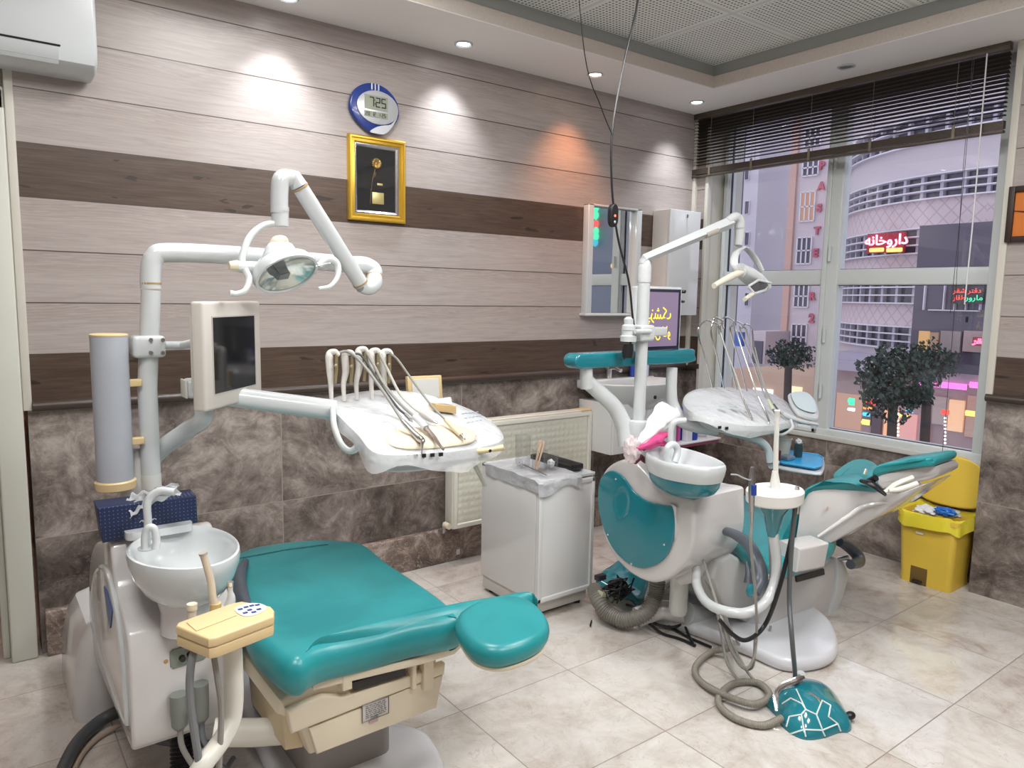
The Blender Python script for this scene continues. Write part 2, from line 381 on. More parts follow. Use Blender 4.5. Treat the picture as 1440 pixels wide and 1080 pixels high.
m = MB(); m.box((0, -.135, 0), (.15, 0, 2.95)); S(m, 'wall_window', WALL, smooth=False)
m = MB(); m.box((.14, YW, 0), (.36, -.135, .655)); S(m, 'wall_window', WALL, smooth=False)
m = MB(); m.box((0, YB, 0), (.36, YW, 2.95)); S(m, 'wall_window', WALL, smooth=False)
m = MB(); m.box((-.02, -.12, 1.037), (0, 0, 2.76), .003); m.box((-.022, YB, 1.037), (0, YW-.03, 2.76), .003); S(m, 'trim_4', WALL, smooth=False)
m = MB(); m.box((-.03, -.145, .66), (.015, -.118, 2.76), .004); m.box((-.045, -.045, 1.037), (-.005, -.005, 2.76), .004); m.box((-.032, YW-.035, 1.02), (.015, YW, 2.76), .004); S(m, 'trim_5', TRIM)
m = MB(); m.tube([(-.022, YW-.005, 1.035), (-.022, YB, 1.035)], .021, smooth=False); m.tube([(-.02, 0, 1.035), (-.02, -.14, 1.035)], .02, smooth=False); S(m, 'trim_6', DTRIM)
m = MB(); m.box((XL-.12, YB-.12, 0), (.36, YB, 2.95)); S(m, 'wall_front', WALL, smooth=False)
m = MB(); m.box((XL-.12, YB, 0), (XL, .15, 2.95)); S(m, 'wall_left', WALL, smooth=False)
# ceiling: soffit ring, beige step, grey cove, perforated tiles
a, b = -.47, -.5
def ringbox(mb, x1, y1, z0, z1, X0=XL, Y0=YB, X1=0.0, Y1=0.0):
    x0, y0 = X0+.47, Y0+.5
    mb.box((X0, y1, z0), (X1, Y1, z1)); mb.box((x1, y0, z0), (X1, y1, z1)); mb.box((X0, Y0, z0), (X1, y0, z1)); mb.box((X0, y0, z0), (x0, y1, z1))
m = MB(); ringbox(m, a, b, 2.76, 2.764, X1=.36); m.box((XL, .15, 2.6), (-3.4, 2.2, 2.7)); S(m, 'ceiling', PLAS, smooth=False)
m = MB(); ringbox(m, a, b, 2.7645, 2.83, X1=.36); S(m, 'ceiling', BEIGE, smooth=False)
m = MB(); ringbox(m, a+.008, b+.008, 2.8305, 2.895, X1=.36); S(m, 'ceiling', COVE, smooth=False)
m = MB(); m.box((XL, YB, 2.896), (.36, .15, 2.95)); S(m, 'ceiling', CEIL, smooth=False)
# LED panels set into the tiled ceiling
LEDM = em('led_panel', (1, .985, .97), 6)
for i, (x, y) in enumerate(PANELS):
    t = thing('ceiling_panel_light', (x, y, 2.89), 'square white light panel set into the perforated ceiling', 'light', 'light panels in the tiled ceiling')
    m = MB(); m.box((x-.298, y-.298, 2.889), (x+.298, y+.298, 2.896), .002); m.build('frame', WHITE, t)
    m = MB(); m.box((x-.28, y-.28, 2.8865), (x+.28, y+.28, 2.8889)); m.build('diffuser', LEDM, t)
# skirting and door
m = MB(); q_ = at(644, 776, 'y', -.046); m.box((q_.x-.012, -.049, q_.z-.016), (q_.x+.012, -.046, q_.z+.016), .001); S(m, 'trim_8', pm('plate_offwhite', (.66, .63, .55), .4))
m = MB(); m.box((-3.955, -.045, 0), (0, 0, .192), .006); S(m, 'baseboard_back', STONE)
m = MB(); m.box((-4.075, -.03, 0), (-3.985, .16, 2.24), .008); m.box((-5.05, -.03, 0), (-4.96, .16, 2.24), .008); m.box((-5.05, -.03, 2.16), (-3.985, .16, 2.245), .008)
m.box((-4.10, .03, 0), (-4.075, .14, 2.16), .006); S(m, 'door_1', DOORM)
m = MB(); m.box((-3.5, .15, 0), (-3.4, 2.2, 2.7)); m.box((XL, 2.1, 0), (-3.4, 2.2, 2.7)); m.box((XL-.1, .15, 0), (XL, 2.2, 2.7)); S(m, 'wall_corridor', pm('corridor_paint', (.66, .42, .32), .6), smooth=False)
t = thing('reception_desk', (-4.15, 1.5, 0), 'dark wooden desk beyond the open doorway at the left edge', 'desk')
m = MB(); m.box((-4.7, 1.5, 0), (-3.95, 2.0, .72), .01); m.build('body', pm('dark_desk', (.07, .035, .02), .35), t)
m = MB(); m.box((-4.75, 1.45, .72), (-3.9, 2.05, .76), .01); m.build('worktop', pm('desk_top', (.22, .13, .09), .3), t)

# ------------------------------------------------------------------ window
WX = .18
m = MB()
y0, y1, zt, zb = -.137, YW+.02, 2.76, .655
FR = .045
def bar(ya, yb, za, zb_, x0=WX-.03, x1=WX+.05, bev=.008): m.box((x0, min(ya, yb), za), (x1, max(ya, yb), zb_), bev)
bar(y0, y0-FR, zb, zt); bar(y1, y1+.085, zb, zt); bar(y0, y1, zb, .71, WX-.035, WX+.055); bar(y0, y1, zt-.07, zt, WX-.035, WX+.055)
bar(-.905, -1.015, zb, zt, WX-.032, WX+.052)
bar(-.16, -.95, 1.605, 1.70, WX-.027, WX+.047); bar(-.98, -1.9, 1.605, 1.70, WX-.027, WX+.047)
WIN = S(m, 'window_1', PVC)
m = MB()    # opening sash on the left light, slightly proud of the frame
def sash(ya, yb, za, zb_, w=.05):
    x0, x1 = WX-.045, WX-.028
    for q in ((ya, ya-w, za, zb_), (yb+w, yb, za, zb_), (ya, yb, za, za+w), (ya, yb, zb_-w, zb_)): m.box((x0, min(q[0], q[1]), q[2]), (x1, max(q[0], q[1]), q[3]), .006)
sash(-.15, -.945, .675, 2.72, .03); m.build('sash', PVC, WIN)
m = MB()
for z in (.9, 1.25, 1.75, 2.3):
    m = MB(); m.tube([(WX-.05, -.965, z), (WX-.05, -.965, z+.09)], .009, smooth=False); m.build('hinge', PVC, WIN)
m = MB(); m.box((WX+.005, -1.88, .70), (WX+.011, -1.0, 1.61)); m.box((WX+.005, -1.88, 1.695), (WX+.011, -1.0, 2.70)); m.box((WX+.005, -.91, .70), (WX+.011, -.17, 1.61)); m.box((WX+.005, -.91, 1.695), (WX+.011, -.17, 2.70))
m.build('pane', GLASS, WIN, smooth=False)
m = MB()
for (ya, yb, za, zb2) in ((-1.88, -1.0, .705, 1.61), (-1.88, -1.0, 1.695, 2.7), (-.91, -.178, .705, 1.61), (-.91, -.178, 1.695, 2.7)):
    m.box((WX-.004, yb-.008, za), (WX+.012, yb, zb2)); m.box((WX-.004, ya, za), (WX+.012, ya+.008, zb2)); m.box((WX-.004, ya, za), (WX+.012, yb, za+.008)); m.box((WX-.004, ya, zb2-.008), (WX+.012, yb, zb2))
m.build('gasket', BLACK, WIN, smooth=False)
m = MB(); m.box((.125, YW, .64), (.17, -.135, .672), .006); m.build('window_sill', SILL, WIN)
m = MB(); m.box((.0, -.137, .655), (.36, -.13, 2.76)); m.box((.24, YW, .655), (.36, -.135, .69)); S(m, 'trim_7', TRIM, smooth=False)

# ------------------------------------------------------------------ venetian blind
BR = pm('blind_brown', (.10, .08, .062), .3, .2); BR2 = pm('blind_cord', (.20, .17, .13), .6)
t = thing('venetian_blind', (.0, -1.0, 2.33), 'dark brown slatted venetian blind half drawn over the top of the window', 'blind')
m = MB(); m.box((.005, YW+.02, 2.722), (.045, -.015, 2.76), .004); m.build('head_rail', BR, t)
m = MB(); N = 15
for i in range(N):
    z = 2.705 - i*.0205; tl = math.radians(-2-30*(1-i/N))
    f = lambda u, q, z=z: V((.025+(q-.5)*.03*math.cos(tl), -.02+u*(YW+.04), z+(q-.5)*.03*math.sin(tl)+.0025*math.sin(PI*q)))
    c = MB(); c.grid(f, 1, 5); bmesh.ops.solidify(c.bm, geom=list(c.bm.faces), thickness=.0006); m.merge(c.bm)
for i in range(9):
    z = 2.388 - i*.0042
    m.box((.01, YW+.02, z), (.041, -.02, z+.0028))
m.build('slats', BR, t)
m = MB(); m.box((.008, YW+.02, 2.335), (.043, -.02, 2.348), .003); m.build('bottom_rail', BR, t)
m = MB()
for y in (-.17, -.50, -.90, -1.27, -1.70):
    m = MB()
    for x in (.007, .043): m.tube([(x, y, 2.72), (x, y, 2.345)], .0011, seg=5, smooth=False)
    m.box((.003, y-.008, 2.338), (.008, y+.008, 2.405), .002)
    m.build('ladder_cord', BR2, t)
m = MB(); m.tube([(-.004, -1.83, 2.72), (-.006, -1.835, 2.0), (-.004, -1.83, 1.50)], .0035, seg=7); m.build('tilt_wand', pm('clear_wand', (.75, .76, .78), .15), t)
m = MB(); m.tube([(-.004, -1.775, 2.72), (-.012, -1.77, 2.2), (-.006, -1.785, 1.5), (-.01, -1.79, .9), (.0, -1.785, .70)], .0014, seg=5)
m.tube([(-.004, -1.765, 2.72), (-.012, -1.778, 2.2), (-.008, -1.768, 1.45)], .0014, seg=5)
m.box((-.008, -1.853, 1.41), (.0, -1.842, 1.44), .002); m.build('pull_cord', BLACK, t)

for o_ in list(t.children):
    o_.data.transform(Matrix.Translation((-.066, 0, 0)))
# ------------------------------------------------------------------ recessed spotlights
SP = [(652, 61, (.90, .95, 1.0), 1, 'cool white recessed ceiling spotlight above the wall clock side', 6), (837, 104, (1., .80, .60), 1, 'warm recessed ceiling spotlight throwing an orange pool on the planks', 6), (980, 143, (.90, .95, 1.), 1, 'recessed ceiling spotlight in the corner next to the blind', 6), (1190, 93, None, 0, 'unlit recessed ceiling spotlight in front of the blind', 0), (405, -4, (.90, .95, 1.), 1, 'recessed ceiling spotlight cut off by the top edge above the leftmost bright wall patch', 6)]
for (u, v, col, on, lab, pw) in SP:
    p = at(u, v, 'z', 2.76); t = thing('recessed_spotlight', p, lab, 'ceiling light')
    m = MB(); m.lathe([(.032, 0), (.046, 0), (.046, -.006), (.040, -.009), (.032, -.004)], p, 28, cap=False); m.build('trim_ring', SILV if not on else WHITE, t)
    m = MB(); m.lathe([(.0, -.002), (.033, -.002)], p, 24, cap=False)
    m.build('bulb', em('spot_cool' if col and col[2] > .9 else 'spot_warm', col, 18) if on else STEEL, t)
    if on:
        warm = col[2] < .9
        spot('spotlight_beam', p+V((0, 0, -.02)), 35 if not warm else 34, col if not warm else (1., .40, .18), 84, 1., (math.radians(9), 0, 0))

# ------------------------------------------------------------------ wall things
# air conditioner
t = thing('air_conditioner', (-4.15, -.11, 2.28), 'white wall mounted air conditioner at the top left above the doorway', 'air conditioner')
prof = [(-.022, 2.62), (-.20, 2.62), (-.225, 2.59), (-.228, 2.38), (-.21, 2.33), (-.17, 2.305), (-.06, 2.30), (-.022, 2.32)]
m = MB(); m.prism([V((-4.60, y, z)) for y, z in prof], V((.905, 0, 0)), .014); m.build('housing', WHITE2, t)
m = MB(); m.prism([V((-4.52, y, z)) for y, z in [(-.2305, 2.37), (-.2215, 2.342), (-.196, 2.317), (-.19, 2.321), (-.215, 2.346), (-.224, 2.372)]], V((.70, 0, 0)), .002); m.build('air_louvre', WHITE2, t)
m = MB(); m.prism([V((-4.525, y, z)) for y, z in [(-.2315, 2.378), (-.2295, 2.372), (-.222, 2.374)]], V((.71, 0, 0))); m.build('slot', BLACK, t, smooth=False)

# clock
t = thing('wall_clock', (-2.478, -.03, 2.29), 'blue and silver digital wall clock reading 7:25 above the gold frame', 'clock')
cx, cz = -2.473, 2.405
def egg(a, s=1.):
    x = math.cos(a)*.134*s; z = math.sin(a)*.12*s
    if z < 0: x *= 1-.28*(z/-.12)**2*1.0
    return V((cx+x, 0, cz+z))
m = MB(); m.prism([egg(2*PI*i/48)+V((0, -.022, 0)) for i in range(48)], V((0, -.028, 0)), .008); m.build('case', pm('clock_blue', (.012, .04, .24), .25, coat=.3), t)
m = MB(); m.prism([V((cx+.012+.112*math.cos(2*PI*i/40), -.05, cz+.005+.080*math.sin(2*PI*i/40))) for i in range(40)], V((0, -.008, 0)), .003); m.build('face', SILV, t)
m = MB(); P = [(-.015, -.118), (.045, -.116), (.09, -.075), (.12, -.02), (.085, -.062), (.03, -.078), (.0, -.09), (-.03, -.112)]
m.prism([V((cx+x, -.0505, cz+z)) for x, z in [(p.x, p.y) for p in catmull([V((a, b, 0)) for a, b in P], 4, True)]], V((0, -.005, 0))); m.build('base_panel', SILV, t)
m = MB(); m.box((cx-.062, -.0605, cz-.008), (cx+.062, -.058, cz+.058)); m.box((cx-.062, -.0605, cz-.044), (cx+.062, -.058, cz-.017)); m.build('display', LCD, t, smooth=False)
m = MB()     # seven-segment 7:25
def seg7(mb, x, z, h, on, wd, y=-.062, th=.0025):
    w_ = h*.5; S_ = {'a': ((0, h), (w_, h)), 'b': ((w_, h), (w_, h/2)), 'c': ((w_, h/2), (w_, 0)), 'd': ((0, 0), (w_, 0)), 'e': ((0, 0), (0, h/2)), 'f': ((0, h/2), (0, h)), 'g': ((0, h/2), (w_, h/2))}
    for k in on:
        (x0, z0), (x1, z1) = S_[k]; mb.box((x+min(x0, x1)-th+th*.6*(x0 != x1), y, z+min(z0, z1)-th+th*.6*(z0 != z1)), (x+max(x0, x1)+th-th*.6*(x0 != x1), y+.0016, z+max(z0, z1)+th-th*.6*(z0 != z1)))
for x_, d_ in ((-.034, 'abc'), (-.001, 'abged'), (.030, 'afgcd')):
    m = MB(); seg7(m, cx+x_, cz+.007, .041, d_, 1); m.build('digit', BLACK, t, smooth=False)
m = MB()
for dz in (.017, .035): m.box((cx-.0085, -.062, cz+dz), (cx-.0045, -.0604, cz+dz+.004))
for k, (x, d) in enumerate(((-.056, 'abged'), (-.043, 'abcdef'), (-.022, 'bc'), (-.012, 'abged'), (.012, 'bc'), (.030, 'abged'), (.043, 'afgcd'))): seg7(m, cx+x, cz-.038, .015, d, 1, th=.001)
m.build('date_line', BLACK, t, smooth=False)
m = MB()
for k in (-.018, 0, .018): m.box((cx+k-.004, -.053, cz+.086), (cx+k+.004, -.049, cz+.118), .002)
m.build('emblem', SILV, t)

# gold framed award
t = thing('award_frame', (-2.455, -.03, 1.86), 'gold framed award with a golden flower and engraved plate on black', 'picture frame')
x0, x1, z0, z1 = -2.612, -2.300, 1.862, 2.272
def frame_ring(mb, x0, x1, z0, z1, prof, y):
    "prof: list of (inset, out)"
    rings = []
    for ins, out in prof: rings.append([V((x0+ins, y-out, z0+ins)), V((x1-ins, y-out, z0+ins)), V((x1-ins, y-out, z1-ins)), V((x0+ins, y-out, z1-ins))])
    mb.skin(rings, False, False)
m = MB(); frame_ring(m, x0, x1, z0, z1, [(0, 0), (0, .018), (.006, .026), (.014, .026), (.018, .018), (.030, .021), (.036, .012), (.036, 0)], -.022); m.build('frame', GOLD, t, ang=20)
m = MB(); frame_ring(m, x0+.036, x1-.036, z0+.036, z1-.036, [(0, .001), (0, .012), (.006, .012), (.016, .004), (.016, .001)], -.022); m.build('inner_moulding', CHROME, t, ang=20)
m = MB(); m.box((x0+.045, -.0245, z0+.045), (x1-.045, -.0225, z1-.045)); m.build('backing', pm('black_velvet', (.006, .006, .007), .7), t, smooth=False)
m = MB(); fx, fz = (x0+x1)/2-.002, z0+.285
for k in range(14):
    a = 2*PI*k/14; m.tube([(fx+.006*math.cos(a), -.028, fz+.006*math.sin(a)), (fx+.02*math.cos(a+.2), -.034, fz+.02*math.sin(a+.2)), (fx+.027*math.cos(a), -.028, fz+.027*math.sin(a))], [.002, .005, .001], seg=6)
m.lathe([(0, .006), (.008, .004), (.01, 0)], (fx, -.027, fz), 12, Matrix.Rotation(PI/2, 4, 'X')); m.build('flower', pm('dull_gold', (.42, .28, .10), .35, .7), t)
m = MB(); m.tube([(fx-.004, -.027, fz-.02), (fx-.022, -.027, fz-.09), (fx-.035, -.027, fz-.20)], .0016, seg=6); m.tube([(fx-.016, -.027, fz-.06), (fx-.004, -.028, fz-.045), (fx-.010, -.028, fz-.07)], [.002, .006, .001], seg=6); m.build('stem', pm('dark_gold', (.16, .10, .045), .4, .6), t)
m = MB(); m.box((fx-.022, -.027, z0+.088), (fx+.042, -.024, z0+.145), .001); m.build('plate', GOLDP, t)
m = MB(); m.box((fx+.006, -.027, z0+.180), (fx+.036, -.024, z0+.191), .001); m.build('name_plate', GOLDP, t)
m = MB(); m.box((x0+.05, -.030, z0+.05), (x1-.05, -.0285, z1-.05)); m.build('glass', CLEAR, t, smooth=False)

# orange picture at right
t = thing('orange_picture', (-.03, -2.12, 1.80), 'dark framed orange picture with a black branch cut off by the right edge', 'picture')
m = MB()
def fr2(mb, y0, y1, z0, z1, w_, x): 
    for q in ((y0, y0+w_, z0, z1), (y1-w_, y1, z0, z1), (y0+w_, y1-w_, z0, z0+w_), (y0+w_, y1-w_, z1-w_, z1)): mb.box((x-.025, q[0], q[2]), (x, q[1], q[3]), .003)
fr2(m, -2.30, -1.972, 1.805, 2.072, .028, -.0225); m.build('frame', pm('dark_frame', (.03, .014, .010), .4), t)
m = MB(); m.box((-.034, -2.275, 1.83), (-.03, -1.998, 2.047)); m.build('canvas', pm('orange_print', (.62, .17, .02), .5), t, smooth=False)
m = MB(); m.tube([(-.036, -2.27, 1.86), (-.036, -2.15, 1.93), (-.036, -2.06, 1.945), (-.036, -2.0, 1.955)], [.008, .002], seg=6); m.tube([(-.036, -2.15, 1.93), (-.036, -2.10, 1.99), (-.036, -2.05, 2.02)], [.004, .001], seg=6); m.build('branch', BLACK, t)

# mirror cabinet above the basin
t = thing('mirror', (-.76, -.08, 1.39), 'white framed mirror above the corner wash basin', 'mirror')
m = MB(); X0, X1, Z0, Z1, D = -1.055, -.585, 1.405, 2.075, .05
for q in ((X0, X0+.045, Z0, Z1), (X1-.045, X1, Z0, Z1), (X0, X1, Z1-.012, Z1)): m.box((q[0], -.022-D, q[2]), (q[1], -.022, q[3]), .004)
m.box((X0+.03, -.03, Z0), (X1-.03, -.022, Z1)); m.build('frame', WHITE, t)
m = MB(); m.prism([V((X0-.01, -.022, Z0)), V((X0-.01, -.075, Z0)), V((X0+.12, -.10, Z0)), V(((X0+X1)/2, -.11, Z0)), V((X1-.12, -.10, Z0)), V((X1+.01, -.075, Z0)), V((X1+.01, -.022, Z0))], V((0, 0, -.016)), .004); m.build('shelf', WHITE, t)
m = MB(); m.box((X0+.045, -.036, Z0+.002), (X1-.045, -.031, Z1-.014)); m.build('mirror_glass', MIRROR, t, smooth=False)
# tall wall cabinet
t = thing('wall_cabinet', (-.25, -.10, 1.39), 'tall narrow white wall cabinet in the corner right of the mirror', 'cabinet')
m = MB(); m.box((-.43, -.155, 1.395), (-.13, -.022, 2.085), .003); m.build('body', pm('cabinet_beige', (.76, .70, .66), .35), t)
m = MB(); m.box((-.432, -.176, 1.395), (-.128, -.157, 2.085), .003); m.build('door', LACQ, t)
m = MB(); m.tube([(-.27, -.178, 2.06), (-.27, -.184, 2.05), (-.27, -.178, 2.04)], .005, seg=8); m.build('lock', STEEL, t)

# radiator
t = thing('radiator', (-1.54, -.09, .2), 'cream panel radiator on the wall behind the white cabinet', 'radiator')
RX0, RX1, RZ0, RZ1 = -2.055, -1.03, .215, .80
m = MB(); m.box((RX0, -.125, RZ0), (RX1, -.045, RZ1), .006); m.build('body', PALE, t)
m = MB(); nx, nz = 26, 14
def rf(u, v):
    x = RX0+.035+u*(RX1-RX0-.07); z = RZ0+.03+v*(RZ1-RZ0-.06)
    b = (abs(math.sin(PI*u*nx))*abs(math.sin(PI*v*nz)))**.7
    return V((x, -.127-.0035*b, z))
m.grid(rf, nx*5, nz*5); m.build('front_panel', pm('radiator_ivory', (.70, .70, .60), .3), t)
m = MB(); frame_ring(m, RX0+.004, RX1-.004, RZ0+.004, RZ1-.004, [(0, 0), (0, .010), (.006, .012), (.022, .012), (.028, .002)], -.124); m.build('border', PALE, t)
m = MB(); m.box((RX0+.005, -.125, RZ1), (RX1-.005, -.045, RZ1+.008), .003); m.build('top_grille', PALE, t)
m = MB(); m.tube([(RX0-.005, -.09, .245), (RX0-.045, -.09, .245)], .012, smooth=False); m.tube([(RX0-.035, -.09, .25), (RX0-.035, -.09, .20), (RX0-.035, -.045, .195)], .010); m.build('valve', STEEL, t)
m = MB(); m.tube([(RX0-.035, -.105, .245), (RX0-.035, -.15, .245)], [.018, .020, .016], smooth=False); m.build('valve_knob', CREAM, t)
m = MB(); m.box((RX1-.09, -.128, RZ1+.002), (RX1-.004, -.05, RZ1+.0105), .002); m.build('corner_cap', YCREAM, t)

# wash basin cabinet in the corner
t = thing('vanity_unit', (-.72, -.2, .56), 'white wall hung wash basin cabinet in the corner under the mirror', 'wash basin')
m = MB(); m.box((-1.03, -.30, .545), (-.45, -.003, .86), .004); m.build('body', LACQ, t)
m = MB(); m.box((-1.03, -.318, .55), (-.745, -.302, .855), .003); m.build('door', LACQ, t)
m = MB(); m.box((-.739, -.318, .55), (-.45, -.302, .855), .003); m.build('door', LACQ, t)
m = MB(); bc = V((-.74, -.215, 0)); 
m.lathe([(.10, .78), (.20, .83), (.27, .90), (.305, .955), (.31, .975), (.30, .982), (.285, .975), (.24, .92), (.16, .87), (.02, .85)], bc, 40, sx=1.05, sy=.66); m.build('basin', WHITE, t)
m = MB(); m.box((-1.06, -.09, .93), (-.42, -.003, .985), .012); m.build('basin_deck', WHITE, t)
m = MB(); m.lathe([(.012, 0), (.012, .004), (.001, .006)], (-.80, -.435, .905), 14, Matrix.Rotation(PI/2, 4, 'X')); m.build('overflow', BLACK, t)
m = MB(); m.tube([(-.83, -.06, .985), (-.83, -.06, 1.07)], .020, smooth=False); m.tube([(-.83, -.06, 1.05), (-.83, -.12, 1.06), (-.83, -.17, 1.045)], .013); m.build('tap', CHROME, t)
m = MB(); m.tube([(-.83, -.06, 1.075), (-.85, -.05, 1.10), (-.88, -.04, 1.12)], [.014, .008], flat=.5); m.build('tap_lever', CHROME, t)
# bottles on the basin deck and a wall shelf with products
def bottle(x, y, z, r, h, mat, lab, capm=None, sy=.6, grp=None):
    t = thing('bottle', (x, y, z), lab, 'bottle', grp)
    m = MB(); m.lathe([(r*.9, 0), (r, .01), (r, h*.7), (r*.8, h*.8), (r*.4, h*.86), (r*.4, h*.9)], (x, y, z), 20, sy=sy); m.build('body', mat, t)
    m = MB(); m.lathe([(r*.45, h*.87), (r*.45, h), (r*.3, h*1.01)], (x, y, z), 14, sy=sy); m.build('cap', capm or mat, t)
bottle(-.585, -.055, .985, .04, .15, BLUE, 'small blue bottle standing on the back of the corner basin', WHITE)
bottle(-.50, -.07, .985, .03, .13, pm('lilac_tube', (.62, .62, .78), .3), 'small pale lilac bottle on the basin beside the blue one', BLUE)
# low wall shelf with bottles
p0 = at(950, 629, 'y', -.35)
t = thing('wall_shelf', (-.25, -.2, .53), 'pink edged white shelf with bottles below the wash basin corner', 'shelf')
SX0, SX1, SZ, SY = -.52, -.03, .565, -.36
m = MB(); m.box((SX0, SY, SZ-.012), (SX1, -.003, SZ), .003); m.build('board', pm('shelf_white', (.72, .70, .74), .3), t)
m = MB(); m.box((SX0+.01, SY+.01, SZ-.032), (SX1-.01, SY+.02, SZ-.013)); m.build('edge_strip', pm('shelf_pink', (.28, .07, .12), .4), t)
bottle(-.46, -.25, SZ, .058, .24, pm('bottle_white', (.74, .74, .82), .3), 'large white plastic bottle with magenta label on the pink edged shelf')
m = MB(); m.box((-.519+.115, -.30, SZ+.001), (-.385, -.25, SZ+.20), .004); solo(m, 'carton', pm('carton_magenta', (.55, .10, .32), .5), 'slim magenta and white carton beside the large white bottle', 'box')
m = MB(); m.box((-.375, -.28, SZ+.001), (-.27, -.20, SZ+.215), .004); solo(m, 'carton', BLUE, 'tall dark blue carton standing at the back of the pink edged shelf', 'box')
m = MB(); m.box((-.36, -.335, SZ+.001), (-.305, -.29, SZ+.105), .004); solo(m, 'carton', pm('carton_white', (.75, .76, .8), .5), 'small white carton in front of the tall dark blue carton', 'box')
bottle(-.262, -.315, SZ, .028, .17, BLUE, 'narrow blue bottle on the pink edged shelf beside a glass jar')
m = MB(); m.lathe([(.035, 0), (.038, .01), (.038, .10), (.036, .10), (.034, .012), (.0, .008)], (-.17, -.30, SZ+.001), 24, cap=False); solo(m, 'jar', CLEAR, 'clear glass jar at the right end of the pink edged shelf', 'jar')

# cord with switch hanging from the ceiling
t = thing('hanging_cord', at(870, 2, 'y', -1.3), 'black cable hanging from the ceiling down to the second dental unit', 'cable')
P = [(885, -60, 'y', -1.30), (897, 0, 'y', -1.30), (877, 90, 'y', -1.30), (861, 185, 'y', -1.30), (860, 250, 'y', -1.30), (864, 300, 'y', -1.30), (870, 340, 'y', -1.29), (884, 395, 'y', -1.28), (889, 440, 'y', -1.27), (891, 468, 'y', -1.26), (878, 505, 'y', -1.22)]
m = MB(); P3 = atl(P); P3[0] = V((P3[1].x, P3[1].y, 2.895)); m.tube(P3, .0045, seg=8); m.build('cable', BLACK, t)
m = MB(); q = atl([(800, 0, 'y', -1.35), (822, 75, 'y', -1.34), (845, 150, 'y', -1.32), (861, 190, 'y', -1.305)]); q[0].z = 2.895; m.tube(q, .002, seg=6); m.build('thin_wire', BLACK, t)
c = at(862, 303, 'y', -1.315); m = MB()
m.prism([c+V((.022*math.cos(a)*1.0, .012, .032*math.sin(a)+(.014 if math.sin(a) > 0 else -.014))) for a in [2*PI*i/28 for i in range(28)]], V((0, -.024, 0)), .006); m.build('switch', BLACK, t)
m = MB(); m.lathe([(.0, .004), (.004, .002), (.005, 0)], c+V((0, -.012, -.002)), 10, Matrix.Rotation(PI/2, 4, 'X')); m.build('indicator', em('red_led', (1, .12, .05), 4), t)
m = MB(); m.lathe([(.0, .004), (.004, .002), (.006, 0)], c+V((0, -.012, -.026)), 10, Matrix.Rotation(PI/2, 4, 'X')); m.build('button', SILV, t)

# yellow pedal bin
t = thing('pedal_bin', (.0, -1.78, 0), 'yellow plastic pedal bin with its lid open under the window', 'bin')
def rr(x0, x1, y0, y1, z, r=.03, n=4):
    out = []
    for cx_, cy_, a0 in ((x1-r, y1-r, 0), (x0+r, y1-r, PI/2), (x0+r, y0+r, PI), (x1-r, y0+r, 1.5*PI)):
        for k in range(n+1): a = a0+PI/2*k/n; out.append(V((cx_+r*math.cos(a), cy_+r*math.sin(a), z)))
    return out
bx0, bx1, by0, by1 = -.118, .118, -1.90, -1.64
m = MB(); n_ = [(.0, .0), (.006, .10), (-.006, .34), (-.010, .375), (-.016, .378), (-.016, .395)]
rings = []
for s_, z in [(0, 0), (-.002, .02)] + [(-.0, .05), (-.008, .2), (-.016, .34), (-.018, .36), (-.028, .362), (-.028, .385)]:
    rings.append(rr(bx0+s_, bx1-s_, by0+s_, by1-s_, z))
for s_, z in ((-.02, .385), (-.012, .36), (.02, .05)): rings.append(rr(bx0+s_, bx1-s_, by0+s_, by1-s_, z))
m.skin(rings); m.build('body', YEL, t)
m = MB(); m.box((bx0-.004, -1.785, .001), (bx0+.03, -1.70, .095), .002); m.build('pedal_recess', pm('bin_notch_shade', (.16, .095, .02), .6), t)  # dark box paints the shade inside the yellow pedal notch
m = MB(); m.box((bx0-.018, -1.765, .012), (bx0+.0, -1.715, .024), .004); m.build('pedal', BLACK, t)
m = MB()
def lin(i, j):
    a = 2*PI*i; k = j; w_ = .012*math.sin(a*9)*k
    cx_, cy_ = (bx0+bx1)/2, (by0+by1)/2; 
    ex = abs(math.cos(a))**.45*(1 if math.cos(a) > 0 else -1)*(.15); ey = abs(math.sin(a))**.45*(1 if math.sin(a) > 0 else -1)*(.162)
    if k < .35: s_ = .90; z = .34+.05*(k/.35)
    elif k < .5: s_ = 1.0; z = .395
    else: s_ = 1.03+.02*k; z = .395-.075*(k-.5)/.5-.010*math.sin(a*5)
    return V((cx_+ex*s_+w_*.4, cy_+ey*s_+w_*.4, z))
m.grid(lin, 72, 8); bmesh.ops.remove_doubles(m.bm, verts=m.bm.verts, dist=.0005); m.build('liner', LINER, t)
lidp = []
c0 = V((bx1+.0, -1.77, .40)); LM = frame(c0, (0, -1, 0), (.10, 0, 1.))
o2 = [(-.155, .0), (-.16, .10), (-.15, .18), (-.10, .225), (0, .24), (.10, .225), (.15, .18), (.16, .10), (.155, .0), (.08, -.035), (-.08, -.035)]
m = MB(); m.pillow(o2, .022, .010, LM @ Matrix.Translation((0, .04, 0)), dome=.0); m.build('lid', YEL, t)
m = MB(); P = catmull([V((x*.85, y*.85+.01, .0)) for x, y in o2], 4, True); m.tube([(LM @ Matrix.Translation((0, .04, -.002))) @ p for p in P+[P[0]]], .004, seg=6, smooth=False); m.build('lid_rim', YEL, t)
m = MB(); p = at(1293, 750, 'x', bx0-.016); m.box(p-V((.002, .02, .006)), p+V((.006, .02, .006)), .002); m.build('badge', pm('badge_grey', (.75, .72, .6), .4), t)
random.seed(3)
